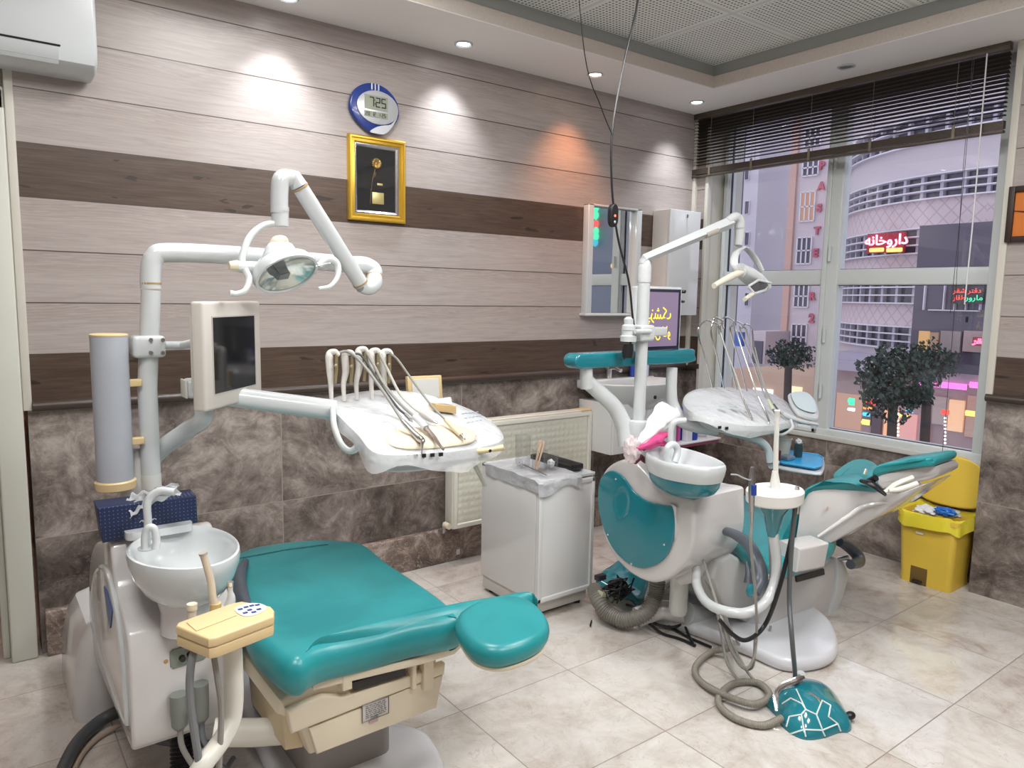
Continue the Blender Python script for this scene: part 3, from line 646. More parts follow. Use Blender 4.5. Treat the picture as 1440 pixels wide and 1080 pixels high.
def crumple(c, r, mat, name, label, cat, seed, sz=(1, 1, 1), par=None, amp=.35):
    bm = bmesh.new(); bmesh.ops.create_icosphere(bm, subdivisions=4, radius=1)
    for v in bm.verts:
        d = v.co.normalized(); k = 1+amp*noise.noise(d*2.2+V((seed, 0, 0)))+amp*.6*noise.noise(d*5+V((0, seed, 0)))+amp*.3*noise.noise(d*11+V((0, 0, seed)))
        v.co = V((d.x*k*r*sz[0], d.y*k*r*sz[1], d.z*k*r*sz[2]))+V(c)
    mb = MB(); mb.bm.free(); mb.bm = bm
    return solo(mb, name, mat, label, cat, ang=60) if par is None else mb.build(name, mat, par, ang=60)
crumple((-.02, -1.72, .385), .055, TISSUE, 'crumpled_tissue', 'white crumpled wrapping heaped on the left in the yellow bin', 'waste', 1, (1.1, 1.1, .5))
crumple((.02, -1.80, .385), .055, pm('grey_wrap', (.55, .66, .70), .4), 'crumpled_tissue', 'pale grey crumpled wrapping lying in the middle of the yellow bin', 'waste', 5, (1.1, 1.1, .4))
crumple((-.05, -1.82, .41), .036, pm('glove_blue', (.02, .16, .62), .4), 'rubber_glove', 'bright blue crumpled glove on top of the rubbish in the bin', 'glove', 9, (.6, 1.4, .6))

# ================================================================== LEFT DENTAL UNIT
PY = -.98                                  # plane of the left pole
U1 = thing('dental_unit', (-3.72, -1.0, 0), 'white floor standing dental unit at the left with arched side panel and white pole', 'dental unit')
m = MB(); m.skin([rr(-3.925+i, -3.60, -.66+i*.6, -.20, z, .05) for i, z in ((0, 0), (0, .02), (.01, .18), (.03, .27), (.06, .315), (.11, .33))]); m.build('foot_block', SHELL, U1)
prof = [(-1.36, .30), (-1.345, .255), (-1.30, .245), (-1.0, .235), (-.62, .225), (-.56, .30), (-.58, .44), (-.66, .58), (-.80, .68), (-1.0, .745), (-1.09, .782), (-1.14, .765), (-1.19, .66), (-1.32, .60), (-1.362, .54)]
pp = catmull([V((-3.855, y, z)) for y, z in prof], 3, True)
m = MB(); m.prism(pp, V((.285, 0, 0)), .035, 4); m.build('body', SHELL, U1)
m = MB(); P = catmull([V((-3.858, y, z)) for y, z in [(-1.325, .345), (-1.30, .50), (-1.22, .625), (-1.08, .675), (-.92, .635), (-.78, .54), (-.73, .42), (-.80, .345), (-1.05, .32), (-1.28, .315)]], 5, True)
m.prism(P, V((-.006, 0, 0)), .003); m.build('side_panel', SHELL, U1)
m = MB(); m.tube(P+[P[0]], .009, seg=8, smooth=False); m.build('panel_rim', WHITE, U1)
m = MB(); m.prism([V((-3.8645, y, z)) for y, z in [(-1.20, .60), (-1.12, .632), (-1.06, .625), (-1.11, .545), (-1.15, .53)]], V((-.003, 0, 0))); m.build('emblem', pm('emblem_blue', (.05, .11, .33), .3), U1)
# column behind the pole that carries the delivery arm
m = MB(); m.skin([rr(-3.81+a_, -3.705+a_*.35, -.985+a_*.2, -.88, z, .03) for a_, z in ((0, .70), (.005, .82), (.022, .92), (.04, .98), (.055, 1.01))]); m.build('column', SHELL, U1)
pb = at(214, 705, 'y', PY); pt = at(212, 395, 'y', PY)
m = MB(); m.tube([(pb.x, PY, .80), (pb.x, PY, 1.20), (pt.x, PY, 1.50)], .0285, smooth=False, seg=24); m.build('pole', WHITE, U1)
m = MB(); m.tube([(pb.x, PY, .885), (pb.x, PY, .93)], .0292, smooth=False, seg=24); m.build('sticker_band', pm('old_label', (.68, .70, .66), .4), U1)
# bowl
bc = V((-3.703, -1.335, -.010))
def bowl(mb, c, rx, ry, prof, seg=48, squash=.12):
    rings = []
    for r, z in prof:
        rings.append([V((c.x+rx*r*math.cos(a), c.y+ry*r*math.sin(a)*(1+squash*math.cos(a)), z+c.z)) for a in [2*PI*k/seg for k in range(seg)]])
    return mb.skin(rings)
m = MB(); bowl(m, bc, .141, .200, [(.30, .655), (.50, .662), (.72, .690), (.90, .735), (.985, .775), (1.0, .795), (.985, .806), (.95, .808), (.91, .803), (.86, .785), (.74, .755), (.50, .735), (.1, .725)]); m.build('cuspidor_bowl', WHITE, U1)
m = MB(); m.skin([rr(-3.82, -3.64, -1.19, -1.13, z, .02) for z in (.79, .812)]); m.build('bowl_ledge', WHITE, U1)
m = MB(); m.lathe([(.075, .57), (.072, .63), (.082, .67)], (-3.70, -1.36, 0), 28); m.build('bowl_neck', SHELL, U1)
# water spouts
s0 = at(206, 765, 'y', -1.30)
m = MB(); m.tube(atl([(206, 770, 'y', -1.30), (208, 735, 'y', -1.30), (207, 712, 'y', -1.30), (212, 698, 'y', -1.30), (226, 690, 'y', -1.31), (246, 692, 'y', -1.33)]), .0105, n=8); m.build('cup_filler', WHITE, U1)
m = MB(); m.tube(atl([(204, 772, 'y', -1.33), (204, 752, 'y', -1.33), (209, 742, 'y', -1.335), (217, 744, 'y', -1.34), (220, 760, 'y', -1.345), (219, 772, 'y', -1.35)]), .010, n=8); m.build('bowl_rinser', WHITE, U1)
m = MB(); m.lathe([(.022, 0), (.024, .004), (.018, .008)], at(207, 772, 'y', -1.32), 20); m.build('spout_base', WHITE2, U1)
# valve panel and connectors on the front
def face_y(u0, v0, u1, v1, y): return at(u0, v0, 'y', y), at(u1, v1, 'y', y)
fy = -1.362
m = MB(); P = ats([(238, 918), (242, 913), (285, 901), (289, 904), (290, 923), (286, 927), (243, 940), (239, 937)], 'y', fy); m.prism(P, V((0, -.006, 0)), .002); m.build('valve_panel', pm('valve_grey', (.22, .26, .22), .4), U1)
m = MB()
for u, v in ((256, 925), (267, 920)): m.lathe([(0, .012), (.008, .012), (.009, 0)], at(u, v, 'y', fy-.006), 14, Matrix.Rotation(PI/2, 4, 'X'))
m.build('valve_knob', BLACK, U1)
m = MB(); m.lathe([(0, .004), (.006, .003), (.007, 0)], at(233, 930, 'y', fy), 12, Matrix.Rotation(PI/2, 4, 'X')); m.build('lock_screw', RUST, U1)
for u, v0, v1 in ((251, 990, 1020), (281, 975, 1010)):
    a, b = at(u, v0-14, 'y', -1.385), at(u, v1, 'y', -1.385)
    m = MB(); m.tube([a, V((a.x, a.y, (a.z+b.z)/2)), V((a.x, a.y, b.z)), V((a.x, a.y, b.z-.014))], [.023, .023, .021, .010], smooth=False, seg=18); m.build('hose_connector', pm('connector_grey', (.20, .22, .20), .4), U1)
    m = MB(); m.tube([V((a.x, a.y, b.z-.01)), V((a.x+.005, a.y-.01, b.z-.07)), V((a.x+.05, a.y-.02, max(.12, b.z-.16))), V((a.x+.09, a.y+.02, .14))], .008, seg=10); m.build('hose', HOSE if u < 260 else GREY, U1)
a = V((-3.68, -1.22, .2)); m = MB(); m.tube([(-3.68, -1.10, .24), (-3.69, -1.16, .14), (-3.70, -1.20, .05), (-3.72, -1.28, .03)], .035, ribs=(.012, .004), seg=16); m.build('drain_hose', BLACK, U1)
m = MB(); m.tube(atl([(300, 1030, 'y', -1.42), (360, 1030, 'y', -1.46), (416, 1026, 'y', -1.50)]), .038, smooth=False, seg=24); m.build('link_tube', PALE, U1)
m = MB(); m.tube([at(172, 998, 'z', .05), at(142, 1013, 'z', .03), at(112, 1040, 'z', .025), at(92, 1075, 'z', .025), at(80, 1110, 'z', .025)], .021, seg=14); m.build('supply_hose', DHOSE, U1)
m = MB(); m.tube([at(190, 1010, 'z', .05), at(150, 1030, 'z', .012), at(120, 1055, 'z', .012), at(100, 1090, 'z', .012)], .008, seg=8); m.build('thin_hose', pm('tan_hose', (.42, .32, .25), .5), U1)
m = MB(); m.tube([at(170, 1008, 'z', .14), at(215, 1040, 'z', .06), at(300, 1045, 'z', .08), at(345, 1020, 'z', .12)], .012, seg=8); m.build('cable_loop', GREY, U1)
# delivery arm
m = MB(); m.tube(atl([(188, 720, 'y', PY+.07), (194, 680, 'y', PY+.07), (220, 638, 'y', PY+.055), (262, 606, 'y', PY-.0), (284, 590, 'y', PY-.08), (287, 572, 'y', PY-.09), (287, 558, 'y', PY-.09)]), .0285, n=8, seg=20); m.build('arm_tube', WHITE, U1)
ja = at(274, 545, 'y', PY-.09)
m = MB(); m.box(ja-V((.030, .035, .030)), ja+V((.045, .035, .028)), .012); m.build('arm_joint', WHITE2, U1)
m = MB(); m.box(ja-V((.034, .034, .029)), ja+V((-.028, .034, .027)), .003); m.build('joint_cap', PALE, U1)
A0, A1 = at(290, 553, 'y', PY-.09), at(470, 577, 'y', -1.14)
m = MB(); m.tube([A0, A1], [.027, .031], smooth=False, seg=16, flat=1.15); m.build('delivery_arm', WHITE, U1)

# cup dispenser cylinder
t = thing('cup_dispenser', (at(158, 690, 'y', -1.0).x, -1.0, .9), 'grey tubular cup dispenser with yellowed end cap clamped to the left pole', 'cup dispenser')
cx = at(157, 560, 'y', -1.0).x; zt_, zb_ = at(157, 472, 'y', -1.0).z, at(160, 678, 'y', -1.0).z
m = MB(); m.lathe([(.0505, zb_), (.0505, zt_)], (cx, -1.0, 0), 40); m.build('tube', pm('dispenser_grey', (.42, .45, .50), .3), t)
m = MB(); m.lathe([(.0515, zt_), (.0515, zt_+.004), (.048, zt_+.006)], (cx, -1.0, 0), 40); m.build('top_cap', YCREAM, t)
m = MB(); m.lathe([(.050, zb_-.022), (.055, zb_-.018), (.057, zb_+.004), (.0515, zb_+.008)], (cx, -1.0, 0), 40); m.build('bottom_cap', YCREAM, t)
for v in (538, 620):
    z = at(192, v, 'y', -1.0).z; m = MB(); m.box((cx+.045, -1.012, z-.011), (pb.x-.020, -.988, z+.011), .003); m.build('bracket', YCREAM, t)

# ------------------------------------------------------------------ operating light on the left pole
L1 = thing('operating_light', (pt.x, PY, 1.5), 'white operating light with oval reflector hanging from the left unit, below the folded arm', 'dental light')
za = at(300, 358, 'y', PY).z
m = MB(); m.tube([V((pt.x, PY, 1.505)), V((pt.x, PY, za-.075)), V((pt.x+.012, PY, za-.018)), V((pt.x+.06, PY, za)), V((pt.x+.3, PY, za)), at(495, 372, 'y', PY)], .030, n=8, seg=22); m.build('upright_arm', WHITE, L1)
m = MB(); m.lathe([(.0305, 0), (.0305, .006)], (pt.x, PY, at(212, 400, 'y', PY).z), 24); m.build('seam_ring', RUST, L1)
e = at(515, 388, 'y', PY)
m = MB(); m.tube([at(495, 372, 'y', PY), at(513, 373, 'y', PY), at(526, 380, 'y', PY-.01), at(526, 388, 'y', PY-.02)], [.031, .031, .029, .028], n=6, seg=20); m.build('elbow', WHITE, L1)
m = MB(); m.tube([at(526, 386, 'y', PY-.02), at(526, 398, 'y', PY-.035), at(518, 405, 'y', PY-.05), at(506, 404, 'y', PY-.07)], [.028, .030, .026, .018], n=6, seg=20); m.build('lower_elbow', WHITE, L1)
m = MB(); m.tube([at(526, 387, 'y', PY-.02), at(526, 389, 'y', PY-.022)], .0295, smooth=False, seg=22); m.build('seam_ring', RUST, L1)
a, b = at(508, 400, 'y', PY-.07), at(421, 262, 'y', PY-.12)
m = MB(); m.tube([a, a.lerp(b, .5), b], [.0265, .0275, .0265], smooth=False, seg=22); m.build('spring_arm', WHITE, L1)
for p, q in ((.985, .998), (.01, .024)):
    m = MB(); m.tube([a.lerp(b, p), a.lerp(b, q)], .0282, smooth=False, seg=22); m.build('seam_ring', RUST, L1)
m = MB(); m.tube([b, at(412, 247, 'y', PY-.12)], [.027, .024], smooth=False, seg=20); m.build('knuckle', WHITE, L1)
m = MB(); m.tube(atl([(420, 250, 'y', PY-.12), (408, 250, 'y', PY-.12), (396, 252, 'y', PY-.13), (393, 272, 'y', PY-.13), (393, 300, 'y', PY-.13)]), [.020, .026, .0275, .0275, .0275], n=6, seg=20); m.build('drop_elbow', WHITE, L1)
m = MB(); m.tube(atl([(394, 292, 'y', PY-.13), (394, 318, 'y', PY-.13)]), .0265, smooth=False, seg=20)
m.tube(atl([(393.5, 291, 'y', PY-.13), (393.5, 297, 'y', PY-.13)]), .0285, smooth=False, seg=20); m.build('swivel', WHITE2, L1)
m = MB(); m.tube(atl([(390, 313, 'y', PY-.13), (368, 318, 'y', PY-.15), (350, 335, 'y', PY-.17), (341, 360, 'y', PY-.19), (340, 372, 'y', PY-.20)]), [.010, .010, .011, .011, .012], n=8, seg=14); m.build('yoke', WHITE, L1)
hc = at(402, 383, 'y', PY-.21)
ax_ = (V((.30, -.66, -.68))).normalized(); right = V((1, .18, .16)); HM = frame(hc, right, V((0, 1, -.6)).cross(V((1, 0, 0)))*-1)
xx = right.normalized(); zz = (-ax_) - xx*(-ax_).dot(xx); zz.normalize(); yy = zz.cross(xx)
HM = Matrix((xx, yy, zz)).transposed().to_4x4(); HM.translation = hc
def disc(mb, prof, sy=.62, seg=44):
    rings = []
    for r, z in prof: rings.append([HM @ V((r*math.cos(2*PI*k/seg), r*sy*math.sin(2*PI*k/seg), z)) for k in range(seg)])
    return mb.skin(rings, True, False)
m = MB(); disc(m, [(.01, .055), (.05, .052), (.085, .040), (.105, .018), (.109, .0), (.106, -.012), (.097, -.012), (.095, -.006)], .78); m.build('head', WHITE, L1)
m = MB(); disc(m, [(.01, .020), (.06, .012), (.095, -.005)], .78); m.build('reflector', pm('reflector', (.62, .66, .60), .12, .85), L1)
m = MB(); c = bmesh.new(); bmesh.ops.create_cube(c, size=1); [setattr(v, 'co', V((v.co.x*.045, v.co.y*.03, v.co.z*.03+.0))) for v in c.verts]; bmesh.ops.bevel(c, geom=list(c.edges), offset=.005, segments=2, affect='EDGES'); m.merge(c, HM @ Matrix.Translation((-.005, .015, .010))); m.build('bulb_shield', pm('shield_grey', (.10, .11, .11), .35), L1)
m = MB(); disc(m, [(.0, -.0075), (.0955, -.0075)], .78); m.build('lens', CLEAR, L1)
m = MB(); m.tube(atl([(372, 372, 'y', PY-.19), (385, 352, 'y', PY-.18), (404, 352, 'y', PY-.18), (412, 368, 'y', PY-.19)]), [.012, .026, .026, .012], n=5, seg=14); m.build('rear_hub', WHITE2, L1)
m = MB(); m.tube(atl([(379, 350, 'y', PY-.175), (388, 340, 'y', PY-.175), (398, 339, 'y', PY-.175), (404, 349, 'y', PY-.175)]), [.008, .017, .017, .008], n=5, seg=14); m.build('rear_cap', CREAM, L1)
m = MB(); m.tube(atl([(322, 374, 'y', PY-.2), (334, 374, 'y', PY-.2)]), [.013, .018], smooth=False, seg=16); m.build('pivot_knob', CREAM, L1)
m = MB(); m.tube(atl([(334, 375, 'y', PY-.2), (365, 377, 'y', PY-.2)]), [.017, .020], smooth=False, seg=16); m.build('pivot_arm', WHITE2, L1)
m = MB(); m.tube(atl([(344, 378, 'y', PY-.23), (350, 392, 'y', PY-.24), (345, 408, 'y', PY-.25), (333, 413, 'y', PY-.25), (323, 412, 'y', PY-.25)]), [.010, .010, .009, .008, .009], n=6, seg=12); m.build('handle', pm('milky_plastic', (.74, .78, .78), .2), L1)
m = MB(); m.tube(atl([(448, 374, 'y', PY-.2), (462, 364, 'y', PY-.2), (474, 372, 'y', PY-.2), (475, 388, 'y', PY-.21), (465, 402, 'y', PY-.22), (448, 406, 'y', PY-.22)]), [.010, .014, .012, .009, .007, .006], n=6, seg=12); m.build('handle', MATS['milky_plastic'], L1)
m = MB(); m.tube(atl([(440, 377, 'y', PY-.21), (462, 372, 'y', PY-.2)]), [.020, .016], smooth=False, seg=14); m.build('pivot_arm', CLEAR, L1)

# ------------------------------------------------------------------ left monitor
t = thing('monitor', at(280, 580, 'y', -1.24), 'cream framed monitor with dark screen on a bracket of the left dental unit', 'monitor')
TLm, TRm, BLm, BRm = at(285, 424, 'y', -1.25), at(366, 428, 'y', -1.0), at(279, 581, 'y', -1.25), at(363, 555, 'y', -1.0)
BLm = V((TLm.x, TLm.y, BLm.z)); BRm = V((TRm.x, TRm.y, BLm.z)); TRm.z = TLm.z
ex = (TRm-TLm); Wm = ex.length; Hm = TLm.z-BLm.z; MM = frame(BLm, ex, (0, 0, 1))   # z = towards x cross y
if MM.col[2].xyz.dot(C-BLm) < 0: pass
fz_ = 1 if V(MM.col[2][:3]).dot(C-BLm) > 0 else -1
def mbox(mb, a, b, bev=0): a, b = V((a[0], a[1], min(a[2]*fz_, b[2]*fz_))), V((b[0], b[1], max(a[2]*fz_, b[2]*fz_))); return mb.box(a, b, bev, MM)
bw = .047
m = MB(); mbox(m, (0, 0, -.042), (Wm, Hm, 0), .009); m.build('bezel', pm('cream_white', (.62, .585, .54), .35), t)
m = MB(); mbox(m, (bw, bw, 0), (Wm-bw, Hm-bw, .0012)); m.build('screen', SCREEN, t, smooth=False)
m = MB()
for q in (((bw-.004, bw-.004), (Wm-bw+.004, bw)), ((bw-.004, Hm-bw), (Wm-bw+.004, Hm-bw+.004)), ((bw-.004, bw), (bw, Hm-bw)), ((Wm-bw, bw), (Wm-bw+.004, Hm-bw))): mbox(m, (*q[0], 0), (*q[1], .002))
m.build('screen_rim', pm('rim_beige', (.50, .47, .43), .4), t, smooth=False)
m = MB(); mbox(m, (.03, .05, -.065), (Wm-.05, Hm-.04, -.045), .01); m.build('rear_cover', PALE, t)
zc = at(210, 486, 'y', PY).z
m = MB(); m.box((pb.x-.042, PY-.042, zc-.035), (pb.x+.050, PY+.042, zc+.032), .012); m.build('clamp', WHITE2, t)
m = MB()
for u, v in ((212, 478), (229, 478), (212, 496), (229, 496)):
    p = at(u, v, 'y', PY-.043); m.lathe([(0, .004), (.006, .004), (.006, 0)], p, 10, Matrix.Rotation(PI/2, 4, 'X'))
m.build('clamp_bolt', STEEL, t)
mc = MM @ V((Wm*.25, Hm*.35, -.065*fz_)); mc = MM @ V((Wm*.3, Hm*.62, -.07*fz_))
m = MB(); m.tube([V((pb.x+.045, PY, zc)), V((pb.x+.10, PY-.03, zc)), mc], .013, smooth=False, seg=12); m.build('bracket', WHITE2, t)

# ------------------------------------------------------------------ left instrument table
T1 = thing('instrument_table', at(590, 600, 'y', -1.2), 'film wrapped white instrument table of the left dental unit with handpieces', 'instrument table')
# outline: back edge -> front edge, given per point
top = atl([(466, 562, 'y', -1.02), (500, 553, 'y', -.99), (548, 549, 'y', -.97), (600, 555, 'y', -.98), (650, 572, 'y', -1.02), (690, 592, 'y', -1.10), (706, 612, 'y', -1.20), (700, 622, 'y', -1.27), (665, 630, 'y', -1.34), (620, 636, 'y', -1.40), (560, 640, 'y', -1.43), (525, 634, 'y', -1.42), (505, 612, 'y', -1.34), (480, 588, 'y', -1.20), (467, 573, 'y', -1.10)])
def slab(mb, P, th, n=3, r=.008, dz=0., shrink=1.):
    Q = catmull(P, n, True); c = sum(Q, V((0, 0, 0)))/len(Q); rings = []
    for off, z in ((r*2.5, -th), (r, -th), (0, -th+r), (0, -r), (r*.4, -r*.3), (r, 0)):
        rings.append([c+(q-c)*(shrink-off/ (q-c).length)+V((0, 0, z+dz)) for q in Q])
    for s_ in (.8, .55, .3, .05): rings.append([c+(q-c)*(shrink-r/(q-c).length)*s_+V((0, 0, dz+.012*(1-s_*s_))) for q in Q])
    return mb.skin(rings)
m = MB(); slab(m, top, .040); m.build('table_top', WHITE, T1)
m = MB(); slab(m, [p+V((0, 0, -.041)) for p in top], .035, shrink=.86); m.build('underbody', WHITE2, T1)
random.seed(11)
def drape(top, over, dz, seed, fr_=None):
    Q = catmull(top, 4, True); c = sum(Q, V((0, 0, 0)))/len(Q); N = len(Q)
    def fn(u, v):
        i = int(round(u*N)) % N; q = Q[i]; d = q-c
        nn = noise.noise(V((q.x*9+seed, q.y*9, v*3)))
        if v < .7: k = v/.7; p = c+d*k*1.0; p.z += .012*(1-k*k)+dz+.004*noise.noise(V((p.x*22, p.y*22, seed)))+.002
        else:
            k = (v-.7)/.3; p = c+d*(1.01+.03*k*(1+nn)); p.z += dz-over*k*(1+.35*math.sin(i*.55+seed)+.3*nn)
        return p
    mb = MB(); mb.grid(fn, N, 14); bmesh.ops.remove_doubles(mb.bm, verts=mb.bm.verts, dist=.0004); return mb
drape(top, .055, .003, 2).build('film_cover', FILM, T1)
# front rest pad
m = MB(); slab(m, atl([(545, 612, 'y', -1.30), (590, 604, 'y', -1.27), (640, 603, 'y', -1.24), (668, 612, 'y', -1.27), (664, 624, 'y', -1.33), (620, 632, 'y', -1.385), (570, 634, 'y', -1.41), (545, 626, 'y', -1.38)]), .014, dz=.014); m.build('rest_pad', CREAM, T1)
# key panel
kc = at(664, 597, 'y', -1.13)
m = MB(); kb = atl([(650, 588, 'y', -1.10), (675, 585, 'y', -1.06), (690, 600, 'y', -1.12), (660, 607, 'y', -1.19)])
for i in range(5):
    for j in range(3):
        p = kb[0].lerp(kb[1], i/5).lerp(kb[3].lerp(kb[2], i/5), j/3)+V((0, 0, .016)); m.box(p, p+V((.012, .009, .002)), .001)
m.build('keypad', pm('key_blue', (.30, .38, .52), .4), T1)
m = MB(); m.tube(atl([(468, 574, 'y', -1.17), (470, 600, 'y', -1.22), (480, 625, 'y', -1.26), (492, 634, 'y', -1.28), (503, 628, 'y', -1.30), (508, 612, 'y', -1.31)]), .010, flat=1.6, seg=12); m.build('grab_handle', pm('translucent_white', (.80, .83, .83), .25), T1)
m = MB(); m.tube(atl([(512, 622, 'y', -1.34), (530, 640, 'y', -1.38), (552, 645, 'y', -1.40), (562, 638, 'y', -1.41)]), [.012, .018, .016, .008], seg=12); m.build('glass_tray', CLEAR, T1)
m = MB()
for k in range(6):
    p = at(560+k*12, 643-k*.8, 'y', -1.42); m.box(p-V((.007, .004, .006)), p+V((.007, .004, .006)), .001)
m.build('socket', BLACK, T1)
m = MB(); m.tube(atl([(655, 632, 'y', -1.30), (675, 634, 'y', -1.33), (692, 632, 'y', -1.36), (708, 629, 'y', -1.38)]), [.012, .014, .011, .015], seg=14, flat=.8); m.build('wooden_handle', pm('handle_cream', (.72, .62, .36), .4), T1)
m = MB(); m.lathe([(0, .002), (.006, .002), (.006, 0)], at(689, 634, 'y', -1.372), 12, Matrix.Rotation(PI/2, 4, 'X')); m.build('handle_badge', BLACK, T1)
m = MB(); m.tube(atl([(658, 634, 'y', -1.25), (668, 655, 'y', -1.2), (682, 682, 'y', -1.12)]), .0085, smooth=False, seg=12); m.build('support_rod', pm('rod_grey_green', (.50, .53, .46), .35), T1)
# whip holders and handpieces
hp = [((468, 496), (462, 560)), ((490, 497), (480, 560)), ((509, 492), (498, 558)), ((527, 494), (519, 558)), ((543, 495), (538, 556))]
for k, ((u0, v0), (u1, v1)) in enumerate(hp):
    m = MB(); y_ = -1.06+k*.004
    m.tube(atl([(u1+4, v1+4, 'y', y_), (u1+3, v1-20, 'y', y_), (u0-4, v0+25, 'y', y_), (u0-5, v0+6, 'y', y_), (u0-3, v0, 'y', y_), (u0+4, v0-1, 'y', y_-.01), (u0+9, v0+4, 'y', y_-.02)]), [.007, .009, .013, .014, .012, .010, .006], n=5, seg=10, flat=.8); m.build('hose_holder', pm('holder_white', (.78, .76, .72), .3), T1)
    m = MB(); m.tube(atl([(u0+5, v0+4, 'y', y_-.02), (u0+5, v0+24, 'y', y_-.02), (u0+3, v0+44, 'y', y_-.02)]), .006, smooth=False, seg=8); m.lathe([(0, .006), (.006, .004), (.006, 0)], at(u0+4, v0+18, 'y', y_-.03), 10, Matrix.Rotation(PI/2, 4, 'X')); m.build('holder_arm', pm('aged_brass', (.42, .36, .22), .35, .6), T1)
GH = 'handpieces lying on the left instrument table'
def hand(name, label, hose, hmat, body, br, bmat, tip, tr, tmat, group, hr=.0052):
    P = atl(body); t = thing(name, P[-1], label, 'dental handpiece', group)
    m = MB(); m.tube(atl(hose)+[P[0]], hr, seg=9, n=8); m.build('hose', hmat, t)
    m = MB(); m.tube(P, br, seg=14, n=4); m.build('handle', bmat, t)
    if tip: m = MB(); m.tube(atl(tip), tr, seg=10, n=4); m.build('tip', tmat, t)
    return t
hand('handpiece', 'handpiece with a bur hanging down at the front of the left instrument table', [(476, 496, 'y', -1.07), (490, 495, 'y', -1.08), (510, 512, 'y', -1.12), (540, 552, 'y', -1.22)], HOSE, [(566, 592, 'y', -1.32), (580, 607, 'y', -1.36), (589, 616, 'y', -1.385)], [.008, .009, .010, .012], STEEL, [(590, 617, 'y', -1.39), (594, 620, 'y', -1.41), (594, 622, 'y', -1.42), (593, 640, 'y', -1.42), (594, 655, 'y', -1.42)], [.013, .009, .0022, .001], STEEL, GH)
hand('handpiece', 'handpiece with straight steel nose at the centre front of the left table', [(514, 494, 'y', -1.07), (525, 512, 'y', -1.10), (540, 540, 'y', -1.16), (562, 567, 'y', -1.22)], HOSE, [(583, 586, 'y', -1.27), (592, 594, 'y', -1.31), (599, 602, 'y', -1.34)], [.011, .012, .012], pm('handpiece_grey', (.66, .69, .73), .25), [(599, 602, 'y', -1.34), (612, 617, 'y', -1.38), (620, 628, 'y', -1.42), (625, 632, 'y', -1.43)], [.009, .007, .004, .006], pm('bronze_grey', (.30, .25, .23), .3, .7), GH)
hand('handpiece', 'thick ribbed handpiece at the back of the left table beside the cream pad', [(532, 495, 'y', -1.07), (545, 520, 'y', -1.08), (562, 553, 'y', -1.12), (580, 572, 'y', -1.17)], pm('pale_hose', (.55, .54, .49), .4), [(591, 580, 'y', -1.20), (600, 586, 'y', -1.23), (611, 593, 'y', -1.27)], [.008, .013, .012, .006], pm('knurled_grey', (.50, .48, .46), .35), [(611, 593, 'y', -1.27), (615, 595, 'y', -1.28)], [.006, .004], STEEL, GH)
hand('handpiece', 'cream handled handpiece with short tip at the right front of the left table', [(548, 496, 'y', -1.07), (560, 507, 'y', -1.08), (580, 535, 'y', -1.12), (605, 568, 'y', -1.20)], HOSE, [(626, 590, 'y', -1.28), (638, 602, 'y', -1.31), (648, 612, 'y', -1.34)], [.007, .010, .009], pm('handpiece_cream', (.68, .60, .42), .35), [(648, 612, 'y', -1.34), (652, 616, 'y', -1.35), (654, 618, 'y', -1.36)], [.008, .004, .003], STEEL, GH, .0042)
hand('handpiece', 'dark hosed slim handpiece between the thicker ones on the left table', [(497, 497, 'y', -1.07), (510, 502, 'y', -1.09), (535, 540, 'y', -1.15), (558, 572, 'y', -1.21)], DHOSE, [(570, 583, 'y', -1.24), (577, 590, 'y', -1.27)], [.006, .007], STEEL, [(577, 590, 'y', -1.27), (580, 593, 'y', -1.28)], [.005, .003], STEEL, GH, .004)
# x-ray viewer plate
t = thing('film_viewer', at(598, 562, 'y', -.93), 'small cream framed x-ray film viewer behind the left instrument table', 'film viewer')
q = atl([(573, 530, 'y', -.93), (621, 528, 'y', -.93), (623, 561, 'y', -.93), (575, 565, 'y', -.93)])
m = MB(); m.prism(q, V((0, .02, 0)), .003); m.build('housing', YCREAM, t)
cq = sum(q, V((0, 0, 0)))/4
m = MB(); m.prism([cq+(p-cq)*.78+V((0, -.003, 0)) for p in q], V((0, .003, 0))); m.build('panel', pm('viewer_panel', (.70, .71, .68), .5), t, smooth=False)
m = MB(); m.tube([V((cq.x+.02, -.92, q[2].z-.0)), V((cq.x+.02, -.95, q[2].z-.05))], .008, smooth=False); m.build('stalk', YCREAM, t)
t = thing('tissue_dispenser', at(628, 580, 'y', -1.06), 'small tan plastic box with a white tissue on the left instrument table', 'tissue box')
q = atl([(612, 568, 'y', -1.13), (642, 571, 'y', -1.13), (642, 582, 'y', -1.13), (612, 578, 'y', -1.13)])
m = MB(); m.prism(q, V((0, .05, 0)), .003); m.build('box', pm('tan_box', (.60, .42, .20), .45), t)
q2 = q[:2]; m = MB(); p = at(634, 568, 'y', -1.06); m.prism([q[0]+V((.03, .02, .002)), q[1]+V((-.004, .02, .002)), q[1]+V((-.006, .03, .030)), q[0]+V((.045, .03, .012))], V((0, .012, 0)), .002); m.build('tissue', TISSUE, t)

